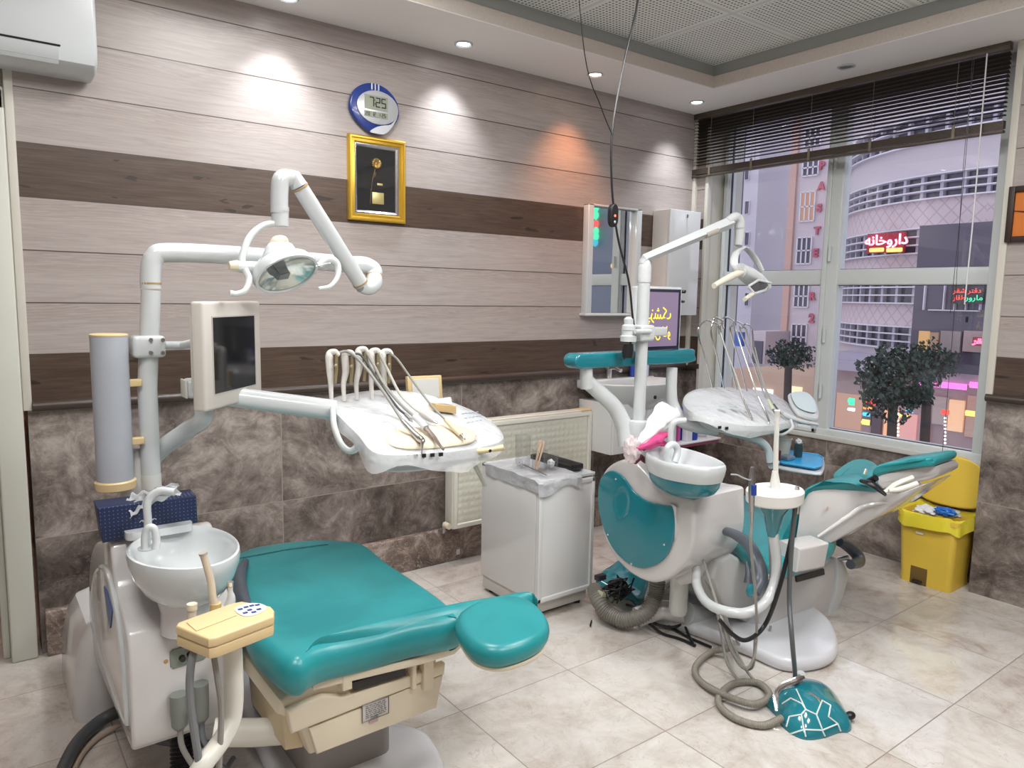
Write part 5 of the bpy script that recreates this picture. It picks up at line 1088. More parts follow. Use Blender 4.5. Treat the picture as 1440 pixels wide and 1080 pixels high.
m = MB(); P = atl([(1040, 375, 'y', y2-.06), (1050, 385, 'y', y2-.06), (1060, 393, 'y', y2-.06), (1072, 402, 'y', y2-.07), (1078, 406, 'y', y2-.08)]); m.tube(P, [.028, .050, .056, .046, .036], n=5, seg=20, flat=.7); m.build('head', WHITE, L2)
m = MB(); q = atl([(1052, 403, 'y', y2-.125), (1066, 394, 'y', y2-.125), (1084, 398, 'y', y2-.11), (1076, 408, 'y', y2-.12), (1061, 413, 'y', y2-.13)]); m.prism(q, V((.0, .012, .006)), .003); m.build('lens', pm('lens_dark', (.09, .09, .10), .08), L2)
m = MB(); m.tube(q+[q[0]], .0065, smooth=False, seg=8); m.build('lens_rim', WHITE, L2)
m = MB(); m.tube(atl([(1045, 382, 'y', y2-.10), (1028, 389, 'y', y2-.13), (1004, 402, 'y', y2-.16)]), [.016, .016, .012], seg=14); m.build('handle', pm('handle_beige', (.73, .70, .58), .35), L2)
m = MB(); m.tube(atl([(1066, 408, 'y', y2-.10), (1056, 415, 'y', y2-.13), (1047, 421, 'y', y2-.15)]), [.012, .011, .010], seg=14); m.build('handle', MATS['handle_beige'], L2)

# ------------------------------------------------------------------ monitor 2
t = thing('monitor', at(930, 495, 'y', -1.16), 'white framed screen with painted reflection of yellow writing, clamped behind the middle pole', 'monitor')
zt_, zb_ = at(935, 403, 'y', -1.14).z, at(935, 500, 'y', -1.14).z
xl, xr = at(892, 450, 'y', -1.14).x, at(957, 450, 'y', -1.14).x
m = MB(); m.box((xl, -1.145, zb_), (xr, -1.11, zt_), .010); m.build('bezel', WHITE, t)
m = MB(); m.box((xl+.012, -1.1475, zb_+.03), (xr-.014, -1.1455, zt_-.012)); m.build('screen_border', pm('screen_border', (.03, .03, .06), .15), t, smooth=False)
m = MB(); m.box((xl+.03, -1.1495, zb_+.045), (xr-.032, -1.148, zt_-.026)); m.build('screen', pm('screen_violet', (.05, .04, .07), .12, emit=(.27, .20, .30), es=.9), t, smooth=False)
TY = em('painted_sign_reflection', (1.0, .80, .03), 1.6)  # glow colour for the painted reflection of a sign outside
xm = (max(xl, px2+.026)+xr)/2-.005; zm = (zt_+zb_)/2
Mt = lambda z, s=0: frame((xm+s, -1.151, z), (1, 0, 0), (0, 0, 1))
text_mesh('\uFB8F\uFEB8\uFEB0\uFB58', .078, Mt(zm+.035), TY, 'writing', t, .0008, True, .82)  # mirrored letters: reflection built as glowing mesh, not screen content
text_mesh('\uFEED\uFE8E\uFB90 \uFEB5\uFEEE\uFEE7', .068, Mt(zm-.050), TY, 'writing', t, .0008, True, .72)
m = MB(); p = at(961, 410, 'y', -1.12); m.lathe([(.010, -.008), (.014, 0), (.010, .008)], p, 16); p2 = at(960, 424, 'y', -1.12); m.lathe([(.008, -.006), (.011, 0), (.008, .006)], p2, 16); m.build('side_knob', BLACK, t)
zc = at(900, 468, 'y', -1.24).z
m = MB(); m.box((px2-.05, -1.285, zc-.035), (px2+.036, -1.20, zc+.035), .012); m.build('clamp', WHITE2, t)
m = MB(); pk = at(884, 466, 'y', -1.25); m.lathe([(.034, -.035), (.036, -.012), (.026, -.008), (.026, .012), (.029, .014), (.029, .032), (.020, .038), (.022, .060), (.012, .070), (.001, .072)], V((pk.x, -1.25, zc)), 22); m.build('clamp_knob', WHITE2, t)
m = MB(); m.tube([at(893, 466, 'y', -1.29), at(915, 466, 'y', -1.29)], .009, smooth=False, seg=10); m.build('clamp_lever', WHITE2, t)
m = MB(); m.box((px2, -1.20, zc-.02), ((xl+xr)/2, -1.112, zc+.02), .006); m.build('bracket', WHITE2, t)
m = MB(); m.lathe([(.022, 0), (.026, .03), (.022, .06)], V((pk.x, -1.25, zc-.105)), 18); m.build('black_knob', BLACK, t)

# ------------------------------------------------------------------ instrument table 2
T2 = thing('instrument_table', at(1040, 600, 'y', -1.3), 'film covered oval instrument table of the middle unit in front of the window', 'instrument table')
top2 = atl([(962, 568, 'y', -1.24), (965, 556, 'y', -1.20), (980, 548, 'y', -1.16), (1010, 545, 'y', -1.12), (1045, 546, 'y', -1.10), (1080, 552, 'y', -1.12), (1105, 565, 'y', -1.20), (1118, 580, 'y', -1.30), (1116, 592, 'y', -1.38), (1085, 598, 'y', -1.46), (1045, 598, 'y', -1.46), (1005, 590, 'y', -1.40), (975, 580, 'y', -1.32)])
m = MB(); slab(m, top2, .035); m.build('table_top', WHITE, T2)
m = MB(); slab(m, [p+V((0, 0, -.035)) for p in top2], .04, shrink=.80); m.build('underbody', pm('under_grey', (.60, .66, .68), .3), T2)
drape(top2, .04, .003, 5).build('film_cover', FILM, T2)
m = MB()
for u, v in ((1018, 574), (1034, 576), (1050, 580)):
    p = at(u, v, 'y', -1.36); m.lathe([(0, .003), (.015, .002), (.018, 0)], p+V((0, 0, .006)), 18, sx=.8, sy=1.5)
m.build('rest_pad', pm('pad_green', (.50, .60, .58), .3), T2)
m = MB(); q = atl([(1108, 555, 'y', -1.22), (1120, 551, 'y', -1.20), (1136, 553, 'y', -1.22), (1148, 566, 'y', -1.30), (1152, 583, 'y', -1.38), (1146, 588, 'y', -1.40), (1125, 582, 'y', -1.36), (1114, 572, 'y', -1.30)])
slab(m, q, .018, r=.004); m.build('control_panel', WHITE2, T2)
m = MB(); cq = sum(q, V((0, 0, 0)))/len(q); m.prism([cq+(p-cq)*.8+V((0, 0, .014)) for p in catmull(q, 3, True)], V((0, 0, .001))); m.build('key_area', pm('key_area', (.60, .72, .74), .3), T2, smooth=False)
m = MB(); m.tube(atl([(1100, 582, 'y', -1.36), (1125, 592, 'y', -1.42), (1150, 597, 'y', -1.46)]), [.014, .011, .008], seg=12); m.build('panel_edge', WHITE, T2)
m = MB(); m.tube(atl([(1112, 590, 'y', -1.40), (1114, 602, 'y', -1.42), (1100, 611, 'y', -1.42), (1084, 609, 'y', -1.42)]), [.007, .008, .007, .006], seg=10); q = atl([(1088, 599, 'y', -1.41), (1109, 598, 'y', -1.41), (1110, 609, 'y', -1.41), (1088, 610, 'y', -1.41)]); m.build('display_frame', WHITE, T2)
m = MB(); m.prism(q, V((0, .03, 0)), .004); m.build('display_window', pm('display_green', (.03, .07, .05), .15), T2)
# supply arm from the swing bar pivot
m = MB(); m.tube(atl([(945, 517, 'y', -1.16), (944, 548, 'y', -1.17), (946, 570, 'y', -1.18), (958, 590, 'y', -1.22), (980, 600, 'y', -1.27), (1008, 606, 'y', -1.31)]), [.026, .026, .030, .034, .030, .022], n=8, seg=18); m.build('supply_arm', WHITE, T2)
m = MB(); m.tube(atl([(1020, 606, 'y', -1.34), (1045, 612, 'y', -1.38), (1068, 620, 'y', -1.42), (1080, 632, 'y', -1.44), (1083, 650, 'y', -1.45)]), .0155, n=8, seg=12, flat=1.2); m.build('tray_arm', pm('arm_bluegrey', (.50, .58, .62), .3), T2)
m = MB()
for k in range(8):
    p = at(1012+k*10, 601+k*1.0, 'y', -1.44); m.box(p-V((.008, .004, .006)), p+V((.008, .004, .006)), .001)
m.build('vent', BLACK, T2)
# whip arms (bent wire) and handpieces
GH2 = 'handpieces held by the wire arms of the middle instrument table'
whips = [(1002, 540, 982, 470, 996, 451, 1012, 470), (1018, 541, 1000, 468, 1006, 446, 1018, 462), (1036, 543, 1013, 465, 1020, 446, 1034, 466), (1050, 545, 1027, 465, 1036, 452, 1048, 462), (1078, 560, 1040, 462, 1048, 456, 1060, 490)]
for k, (u0, v0, u1, v1, u2, v2, u3, v3) in enumerate(whips):
    y_ = -1.18-k*.005
    m = MB(); m.tube(atl([(u0, v0+5, 'y', y_), ((u0+u1)/2, (v0+v1)/2, 'y', y_), (u1, v1, 'y', y_), (u1+3, v2+6, 'y', y_), (u2, v2, 'y', y_), (u3-3, v2+6, 'y', y_), (u3, v3, 'y', y_-.01)]), .0042, n=6, seg=8); m.build('whip_arm', CHROME, T2)
def hand2(lab, hose, body, tip, mat=CHROME, br=(.006, .008, .008)):
    P = atl(body); t = thing('handpiece', P[-1], lab, 'dental handpiece', GH2)
    m = MB(); m.tube(atl(hose)+[P[0]], .0042, seg=8, n=6); m.build('hose', pm('silver_hose', (.45, .46, .44), .3, .3), t)
    m = MB(); m.tube(P, list(br), seg=12, n=4); m.build('handle', mat, t)
    m = MB(); m.tube([P[-1]]+atl(tip), [.005, .003], seg=8, n=3); m.build('tip', STEEL, t)
hand2('handpiece pointing left down with a small black lever on the middle table', [(1013, 468, 'y', -1.19), (1022, 495, 'y', -1.24), (1035, 530, 'y', -1.32)], [(1044, 560, 'y', -1.38), (1052, 578, 'y', -1.41), (1057, 590, 'y', -1.43)], [(1060, 597, 'y', -1.44), (1064, 597, 'y', -1.45)])
hand2('long curved handpiece ending at the front edge of the middle table', [(1035, 464, 'y', -1.19), (1046, 500, 'y', -1.26), (1058, 535, 'y', -1.33)], [(1066, 558, 'y', -1.39), (1076, 580, 'y', -1.43), (1081, 593, 'y', -1.45)], [(1081, 602, 'y', -1.46), (1081, 608, 'y', -1.46)])
hand2('cream tipped handpiece second from the right on the middle table', [(1049, 462, 'y', -1.20), (1060, 498, 'y', -1.24), (1072, 535, 'y', -1.29)], [(1080, 562, 'y', -1.33), (1087, 576, 'y', -1.37)], [(1091, 584, 'y', -1.40)], pm('pale_olive', (.60, .62, .42), .4))
hand2('rightmost handpiece resting on the folded film of the middle table', [(1061, 488, 'y', -1.21), (1070, 525, 'y', -1.25), (1078, 550, 'y', -1.29)], [(1088, 568, 'y', -1.33), (1098, 582, 'y', -1.37)], [(1106, 591, 'y', -1.40)], DHOSE, (.005, .005, .004))
# small tray with blue insert
t = thing('instrument_tray', at(1125, 660, 'y', -1.45), 'white tray with bright blue insert below the middle instrument table', 'tray')
q = atl([(1088, 634, 'y', -1.30), (1100, 636, 'y', -1.29), (1155, 643, 'y', -1.30), (1160, 650, 'y', -1.34), (1159, 662, 'y', -1.46), (1152, 667, 'y', -1.49), (1096, 656, 'y', -1.50), (1086, 650, 'y', -1.45)])
zq = sum(p.z for p in q)/len(q)
zq = at(1120, 655, 'y', -1.42).z
q = [at(u, v, 'z', zq) for u, v in [(1090, 636), (1104, 637), (1152, 643), (1160, 648), (1158, 661), (1148, 664), (1098, 656), (1086, 650)]]
m = MB(); slab(m, [p+V((0, 0, -.004)) for p in q], .014, r=.004); m.build('tray', WHITE, t)
cq = sum(q, V((0, 0, 0)))/len(q)
m = MB(); m.prism([cq+(p-cq)*.93+V((0, 0, .008)) for p in q], V((0, 0, .008)), .003); m.build('insert', TBLUE, t)
m = MB()
Qr = [cq+(p-cq)*.93+V((0, 0, .017)) for p in q]; m.tube(Qr+[Qr[0]], .0035, smooth=False, seg=8); m.build('insert_rim', pm('rim_blue', (.10, .45, .75), .3), t)
m = MB(); m.tube([at(1084, 655, 'y', -1.45), at(1092, 650, 'y', -1.44)], .016, smooth=False, seg=12); m.build('arm_socket', WHITE2, t)
pz = at(1107, 645, 'z', zq+.02)
m = MB(); m.prism(rr(pz.x-.035, pz.x+.03, pz.y-.03, pz.y+.03, zq+.018, .01), V((0, 0, .018)), .003); solo(m, 'instrument_dish', pm('dish_steel', (.25, .33, .40), .3, .5), 'small dark metal dish on the left of the blue tray', 'dish')
def cup(u, v, w_, h, mat, name, lab, cat, y=-1.22):
    p = at(u, v, 'y', y); m = MB(); m.lathe([(w_*.75, 0), (w_, h), (w_*1.06, h), (w_*1.06, h-.006), (w_*.95, h-.006), (w_*.9, h-.002), (w_*.7, .004)], p, 24, cap=True); return solo(m, name, mat, lab, cat)
zt = at(1104, 637, 'y', -1.25)
p = at(1103, 640, 'y', -1.27); p.z = zq+.017
t = MB(); t.lathe([(.030, 0), (.040, .095), (.043, .095), (.043, .088), (.037, .085), (.028, .01), (.001, .008)], at(1101, 640, 'z', zq+.018), 24); solo(t, 'plastic_cup', pm('cup_beige', (.70, .68, .58), .4), 'beige plastic cup at the back of the blue tray', 'cup')
t = MB(); t.lathe([(.021, 0), (.023, .05), (.020, .07), (.016, .07)], at(1122, 642, 'z', zq+.018), 18); solo(t, 'jar', pm('jar_dark', (.03, .07, .08), .2), 'small dark jar with white cotton beside the beige cup', 'jar')
crumple(at(1122, 642, 'z', zq+.018)+V((0, 0, .078)), .016, TISSUE, 'cotton_ball', 'white cotton ball on top of the small dark jar', 'cotton', 4)
t = MB(); t.lathe([(.012, 0), (.013, .05), (.010, .055)], at(1094, 648, 'z', zq+.018), 16); solo(t, 'small_jar', pm('jar_red', (.16, .012, .02), .3), 'small dark red jar at the left end of the blue tray', 'jar')

# ------------------------------------------------------------------ gloves and bag at the bowl
t = thing('glove_bundle', at(905, 640, 'y', -1.36), 'bundle of clear bag and magenta glove hanging beside the round bowl', 'gloves')
crumple(at(889, 632, 'y', -1.40), .052, BAG, 'bag', '', '', 6, (.75, .6, 1.0), t, .3)
m = MB(); m.tube(atl([(893, 630, 'y', -1.42), (908, 626, 'y', -1.42), (925, 616, 'y', -1.41), (940, 610, 'y', -1.40)]), [.012, .020, .030, .010], n=6, seg=14, flat=.6)
m.tube(atl([(905, 630, 'y', -1.42), (925, 624, 'y', -1.42), (940, 626, 'y', -1.42)]), [.012, .014, .006], n=5, seg=10)
for v in m.bm.verts: v.co += V((0, 0, 1))*(.012*noise.noise(v.co*30))
m.build('magenta_glove', PINK, t)
m = MB(); m.tube(atl([(893, 650, 'y', -1.40), (900, 643, 'y', -1.39), (908, 650, 'y', -1.38)]), [.010, .014, .008], seg=10); m.build('dark_red_wrap', pm('dark_red', (.12, .015, .04), .5), t)
q = atl([(893, 622, 'y', -1.40), (905, 605, 'y', -1.36), (918, 578, 'y', -1.33), (932, 565, 'y', -1.31), (955, 580, 'y', -1.33), (948, 592, 'y', -1.35), (925, 612, 'y', -1.39), (905, 624, 'y', -1.41)])
m = MB(); c = bmesh.new(); cc = sum(q, V((0, 0, 0)))/len(q); Q = catmull(q, 3, True); cv = c.verts.new(cc+V((0, -.04, .0))); vs = [c.verts.new(p) for p in Q]
for i in range(len(vs)): c.faces.new((cv, vs[i], vs[(i+1) % len(vs)]))
bmesh.ops.subdivide_edges(c, edges=list(c.edges), cuts=3, use_grid_fill=True)
for v in c.verts: v.co += V((.5, -1, 0))*(.012*noise.noise(v.co*18+V((5, 0, 0))))
bmesh.ops.solidify(c, geom=list(c.faces), thickness=.0015); m.merge(c); m.build('white_wrap', TISSUE, t, ang=80)

# ------------------------------------------------------------------ assistant stand 2
AY = -1.98
t = thing('assistant_console', at(1092, 870, 'y', AY), 'round white holder plate on a curved tube with teal funnel', 'assistant console')
dc = at(1090, 692, 'y', AY); zd = dc.z
m = MB(); m.lathe([(.108, zd-.036), (.113, zd-.031), (.115, zd+.006), (.110, zd+.011), (.001, zd+.012)], V((dc.x, AY, 0)), 44, sx=1., sy=.80); m.build('holder_plate', pm('plate_white', (.78, .77, .73), .25), t)
m = MB(); m.lathe([(.062, zd+.0115), (.062, zd+.0145), (.057, zd+.015), (.001, zd+.0148)], V((dc.x, AY, 0)), 36, sy=.8); m.build('centre_disc', pm('disc_paper', (.76, .79, .82), .5), t)
zf2 = at(1092, 752, 'y', AY).z
m = MB(); m.lathe([(.019, zf2), (.024, zf2+.015), (.042, (zf2+zd)/2), (.070, zd-.042), (.072, zd-.036)], V((dc.x, AY, 0)), 30, sy=.8); m.build('funnel', TEALP, t)
m = MB(); m.tube([V((dc.x, AY, zf2+.02))]+atl([(1092, 790, 'y', AY), (1089, 820, 'y', AY), (1075, 848, 'y', AY), (1048, 862, 'y', AY+.02), (1015, 858, 'y', AY+.10), (992, 845, 'y', AY+.22), (980, 822, 'y', AY+.36), (980, 800, 'y', AY+.42)]), .0185, n=8, seg=18); m.build('support_tube', WHITE, t)
m = MB(); m.tube(atl([(1082, 735, 'y', AY+.05), (1086, 860, 'y', AY+.05)]), .006, smooth=False, seg=8); m.build('inner_cord', pm('inner_cord', (.30, .30, .28), .4), t)
t = thing('suction_tube', at(1092, 690, 'y', AY), 'tall white suction tube standing upright on the round holder plate', 'suction tip')
m = MB(); m.tube(atl([(1091, 690, 'y', AY), (1091, 640, 'y', AY), (1093, 590, 'y', AY), (1093, 577, 'y', AY)]), [.009, .009, .008, .010], n=5, seg=14); m.build('tube', pm('tube_white', (.76, .76, .72), .35), t)
m = MB(); m.tube(atl([(1090, 692, 'y', AY), (1090, 680, 'y', AY), (1090, 662, 'y', AY)]), [.016, .018, .010], n=3, seg=14); m.build('connector', MATS['tube_white'], t)
t = thing('air_syringe', at(1058, 700, 'y', AY-.03), 'grey air and water syringe with thin bent nozzle in the round holder plate', 'dental handpiece')
m = MB(); m.tube(atl([(1057, 712, 'y', AY-.09), (1057, 690, 'y', AY-.09), (1058, 668, 'y', AY-.09), (1058, 657, 'y', AY-.09)]), [.009, .011, .010, .006], seg=14); m.build('body', STEEL, t)
m = MB(); m.tube(atl([(1060, 696, 'y', AY-.10), (1060, 682, 'y', AY-.10)]), .009, smooth=False, seg=10); m.build('button', BLUE, t)
m = MB(); m.tube(atl([(1056, 676, 'y', AY-.09), (1045, 672, 'y', AY-.09), (1037, 668, 'y', AY-.09), (1028, 667, 'y', AY-.09)]), .0025, seg=7); m.build('nozzle', SILV, t)
m = MB(); m.tube(atl([(1057, 712, 'y', AY-.09), (1057, 735, 'y', AY-.09)]), [.008, .005], smooth=False, seg=12); m.build('tail', STEEL, t)
m = MB(); m.tube(atl([(1057, 735, 'y', AY-.09), (1056, 770, 'y', AY-.09), (1062, 830, 'y', AY-.05), (1064, 890, 'y', AY), (1060, 925, 'y', AY), (1048, 938, 'y', AY+.02), (1030, 915, 'y', AY+.05), (1015, 870, 'y', AY+.08), (985, 775, 'y', -1.52)]), .0048, n=7, seg=8); m.build('hose', HOSE, t)
t = thing('saliva_ejector', at(1121, 700, 'y', AY), 'grey suction handle with dark hoses at the right of the round holder plate', 'suction tip')
m = MB(); m.tube(atl([(1121, 722, 'y', AY-.05), (1121, 700, 'y', AY-.05), (1121, 684, 'y', AY-.05)]), [.008, .010, .007], seg=12); m.build('handle', STEEL, t)
m = MB(); m.tube(atl([(1119, 705, 'y', AY-.05), (1113, 770, 'y', AY-.05), (1110, 840, 'y', AY-.05), (1114, 900, 'y', AY-.1), (1118, 950, 'z', .12), (1116, 968, 'z', .03), (1105, 975, 'z', .012)]), .0085, n=7, seg=10); m.build('grey_hose', pm('slate_hose', (.10, .11, .115), .4), t)
m = MB(); m.tube(atl([(1118, 715, 'y', AY-.03), (1112, 760, 'y', AY-.03), (1095, 830, 'y', AY-.03), (1075, 880, 'y', AY), (1050, 900, 'y', AY), (1030, 892, 'y', AY+.03), (1012, 872, 'y', AY+.06)]), .008, n=7, seg=10); m.build('black_hose', BLACK, t)
# grey hoses from the unit down to the floor
t = thing('hose_bundle', at(990, 900, 'y', -1.5), 'bundle of thin grey hoses hanging from the middle unit to the floor', 'hoses')
for P in ([(973, 772, 'y', -1.50), (985, 800, 'y', -1.53), (1003, 840, 'y', -1.58), (1012, 880, 'y', -1.62), (1022, 930, 'z', .05), (1040, 960, 'z', .02)],
          [(985, 772, 'y', -1.50), (993, 808, 'y', -1.53), (1008, 845, 'y', -1.58), (1020, 895, 'y', -1.62), (1040, 935, 'z', .06), (1058, 938, 'z', .06), (1062, 900, 'y', AY)],
          [(997, 768, 'y', -1.50), (1004, 805, 'y', -1.54), (1012, 845, 'y', -1.58), (1030, 890, 'y', -1.64), (1055, 922, 'y', -1.7), (1075, 912, 'y', -1.7), (1084, 880, 'y', -1.7)],
          [(1003, 768, 'y', -1.51), (1010, 810, 'y', -1.55), (1016, 845, 'y', -1.58), (1024, 880, 'y', -1.6), (1026, 900, 'y', -1.62)],
          [(978, 773, 'y', -1.51), (998, 815, 'y', -1.56), (1015, 860, 'y', -1.6), (1030, 905, 'y', -1.66), (1040, 925, 'z', .08), (1055, 950, 'z', .03), (1080, 972, 'z', .012)]):
    m = MB(); m.tube(atl(P), .0055, n=7, seg=8); m.build('hose', HOSE, t)
m = MB(); m.tube(atl([(993, 700, 'y', -1.552), (996, 715, 'y', -1.553), (993, 735, 'y', -1.553), (990, 745, 'y', -1.553), (992, 765, 'y', -1.553)]), .0012, seg=5); m.build('thin_wire', BLACK, t)

# ------------------------------------------------------------------ pedal with turtle shell pattern
t = thing('foot_pedal', at(1135, 1010, 'z', 0), 'glossy teal foot pedal with white shell line pattern and steel hoop on the floor', 'foot pedal')
pc = V((-1.755, -2.11, 0))
fwd = (at(1195, 1010, 'z', 0)-at(1090, 1000, 'z', 0)).normalized(); sd = V((-fwd.y, fwd.x, 0))
outl = [at(u, v, 'z', 0) for u, v in [(1084, 1000), (1078, 992), (1092, 985), (1100, 975), (1120, 966), (1145, 967), (1165, 975), (1180, 990), (1197, 1020), (1193, 1030), (1180, 1031), (1160, 1038), (1135, 1041), (1115, 1034), (1098, 1020), (1092, 1008)]]
Q = catmull(outl, 4, True); cq = sum(Q, V((0, 0, 0)))/len(Q)
Hd = .085
def dome(k): return Hd*(max(0, 1-k**2.3))**.7
rings = []
for k in (1.0, 1.0, .97, .9, .8, .68, .54, .4, .25, .1, .02): rings.append([V((cq.x+(p.x-cq.x)*k, cq.y+(p.y-cq.y)*k, (dome(k)+.008) if len(rings) else 0)) for p in Q])
m = MB(); m.skin(rings); m.build('shell', TEALP, t)
def ondome(u, v):
    p = at(u, v, 'z', 0.0)
    for _ in range(12):
        k = min(.999, max((abs((p-cq).dot(d))/max(abs((q-cq).dot(d)) for q in Q)) for d in (fwd, sd, (fwd+sd).normalized(), (fwd-sd).normalized()))); z = dome(k)+.010; p = p.lerp(at(u, v, 'z', z), .6)
    return p+V((0, 0, .0015))
m = MB()
from mathutils.bvhtree import BVHTree
def bvh_of(o): 
    me = o.data; org = ORG[o.name]; return BVHTree.FromPolygons([v.co+org for v in me.vertices], [p.vertices[:] for p in me.polygons])
SH = bvh_of(t.children[0])
def onmesh(u, v, B=SH):
    d = (_f + _r*(u-720)/F - _u*(v-540)/F).normalized(); h = B.ray_cast(C, d); return (h[0]+h[1]*.0008) if h[0] else at(u, v, 'z', .01)
for P in ([(1100, 990), (1112, 982), (1128, 990), (1133, 998), (1127, 1005), (1110, 1008)], [(1110, 1008), (1106, 1022)], [(1120, 970), (1127, 985), (1133, 998)], [(1127, 1005), (1131, 1030)], [(1133, 998), (1148, 1005), (1156, 1025)], [(1148, 1005), (1156, 985), (1168, 992)], [(1112, 1032), (1131, 1026), (1156, 1027), (1178, 1018)], [(1156, 1027), (1160, 1035)], [(1168, 992), (1165, 1008), (1178, 1018), (1182, 1028)], [(1131, 1026), (1133, 1036)]):
    Pm = []
    for (a, b) in zip(P, P[1:]):
        for k in range(5): Pm.append(onmesh(a[0]+(b[0]-a[0])*k/5, a[1]+(b[1]-a[1])*k/5))
    Pm.append(onmesh(*P[-1])); m.tube(Pm, .0028, smooth=False, seg=6)
m.build('shell_lines', pm('shell_white', (.72, .80, .78), .3), t)
m = MB(); m.tube([at(1094, 1000, 'z', .02), at(1091, 978, 'z', .06), at(1100, 965, 'z', .09), at(1118, 957, 'z', .11), at(1130, 950, 'z', .12)], .011, n=8, seg=10, flat=.25); m.build('carry_hoop', CHROME, t)
m = MB(); m.lathe([(.014, 0), (.017, .004), (.014, .008)], at(1126, 948, 'z', .12), 20); m.build('hoop_cap', WHITE, t)
p = at(1196, 1006, 'z', .025); m = MB(); c = bmesh.new(); bmesh.ops.create_uvsphere(c, u_segments=20, v_segments=12, radius=.018); m.merge(c, Matrix.Translation(p) @ Matrix.Diagonal((1.15, .9, .75, 1))); m.build('knob', BLACK, t)
m = MB(); m.tube([at(1184, 1008, 'z', .03), p], .004, smooth=False, seg=8); m.build('lever', STEEL, t)
m = MB(); m.tube([onmesh(1138, 974), onmesh(1150, 982), onmesh(1156, 990)], .007, seg=8, flat=.3); m.build('clip', CHROME, t)
m = MB(); m.tube([at(1100, 1010, 'z', .03), at(1070, 1020, 'z', .015), at(1030, 1008, 'z', .015), at(1010, 985, 'z', .015), at(1030, 962, 'z', .015), at(1065, 960, 'z', .018), at(1082, 978, 'z', .020), at(1060, 990, 'z', .03), at(1020, 978, 'z', .03), at(985, 958, 'z', .016), at(978, 938, 'z', .016), at(998, 918, 'z', .02), at(1025, 912, 'z', .05)], .0135, ribs=(.0075, .0018), n=12, seg=12); m.build('ribbed_hose', pm('ribbed_grey', (.27, .25, .21), .45), t)

# ================================================================== RIGHT DENTAL CHAIR
C2 = thing('dental_chair', (-1.2, -1.3, 0), 'white and teal dental chair at the right with its backrest raised towards the bin', 'dental chair')
# base plate
bp2 = [at(u, v, 'z', .0) for u, v in [(905, 874), (920, 862), (980, 870), (1060, 850), (1130, 862), (1165, 885), (1178, 915), (1172, 935), (1145, 946), (1100, 946), (1050, 925), (985, 900), (940, 885)]]
m = MB(); m.pillow([(p.x, p.y) for p in bp2], .06, .022, None, None, .012, n=4); m.build('base_plate', MATS['base_white'], C2)
m = MB(); m.skin([rr(-1.42+i, -1.06-i, -1.62+i, -1.15-i, z, .05) for i, z in ((-.02, .055), (0, .10), (.02, .20))]); m.build('column', pm('column_blue_grey', (.42, .44, .48), .35), C2)
# body
q = atl([(1102, 812, 'y', -1.66), (1120, 803, 'y', -1.66), (1165, 792, 'y', -1.66), (1176, 783, 'y', -1.66), (1188, 793, 'y', -1.66), (1193, 808, 'y', -1.66), (1186, 838, 'y', -1.66), (1178, 862, 'y', -1.66), (1105, 888, 'y', -1.66), (1085, 892, 'y', -1.66), (1076, 880, 'y', -1.66), (1085, 840, 'y', -1.66)])
m = MB(); m.prism(q, V((-.02, .55, 0)), .02, 3); m.build('body', SHELL, C2)
q = atl([(1177, 785, 'y', -1.675), (1189, 795, 'y', -1.675), (1194, 809, 'y', -1.675), (1186, 840, 'y', -1.675), (1177, 862, 'y', -1.675), (1168, 864, 'y', -1.675), (1176, 832, 'y', -1.675), (1178, 806, 'y', -1.675)])
m = MB(); m.prism(q, V((0, .08, 0)), .006); m.build('corner_cover', WHITE, C2)
m = MB(); m.prism(atl([(1120, 811, 'y', -1.668), (1159, 800, 'y', -1.668), (1160, 808, 'y', -1.668), (1121, 819, 'y', -1.668)]), V((0, .012, 0))); m.build('slot', BLACK, C2, smooth=False)
m = MB(); m.prism(atl([(1010, 790, 'y', -1.6), (1030, 779, 'y', -1.6), (1058, 795, 'y', -1.6), (1076, 825, 'y', -1.6), (1088, 868, 'y', -1.6), (1082, 888, 'y', -1.6), (1050, 876, 'y', -1.6), (1015, 850, 'y', -1.6), (1002, 815, 'y', -1.6)]), V((.02, .3, 0)), .02, 3); m.build('side_cover', pm('side_grey_white', (.50, .50, .50), .3), C2)
# seat cushion
sz2 = .445
st = [at(u, v, 'z', sz2-.03) for u, v in [(1116, 797), (1082, 799), (1050, 785), (1020, 755), (1000, 725), (985, 702)]]+[at(u, v, 'z', sz2) for u, v in [(985, 692), (1040, 694), (1100, 700), (1160, 720), (1176, 745)]]+[at(1168, 775, 'z', sz2-.03)]
m = MB(); m.pillow([(p.x, p.y) for p in st], .085, .035, Matrix.Translation((0, 0, sz2-.085)), lambda x, y: 0, .004, n=4); m.build('seat_cushion', TEAL, C2)
# foot cushion behind the unit
ft = atl([(838, 812, 'y', -.95), (850, 798, 'y', -.90), (872, 785, 'y', -.88), (900, 782, 'y', -.9), (915, 800, 'y', -1.0), (902, 838, 'y', -1.12), (880, 832, 'y', -1.10), (858, 822, 'y', -1.03)])
m = MB(); m.pillow([(p.x, p.y) for p in ft], .05, .02, Matrix.Translation((0, 0, -.05)), hfit(ft), .004, n=4); m.build('foot_cushion', TEALP, C2)
lg = [V((-1.55, -1.0, .30)), V((-1.15, -1.0, .42)), V((-1.15, -1.3, .46)), V((-1.55, -1.25, .40))]
m = MB(); m.prism([p+V((0, 0, -.03)) for p in [ft[3]+V((0, 0, -.01)), V((-1.05, -.85, .33)), V((-1.05, -1.2, .35)), V((-1.45, -1.3, .31)), ft[5]+V((0.02, 0, 0))]], V((0, 0, -.04)), .01); m.build('leg_frame', WHITE, C2)
# backrest: side profile in the plane facing the camera, extruded across the chair
yb = -1.66
M2 = Matrix.Translation((0, 0, 0))
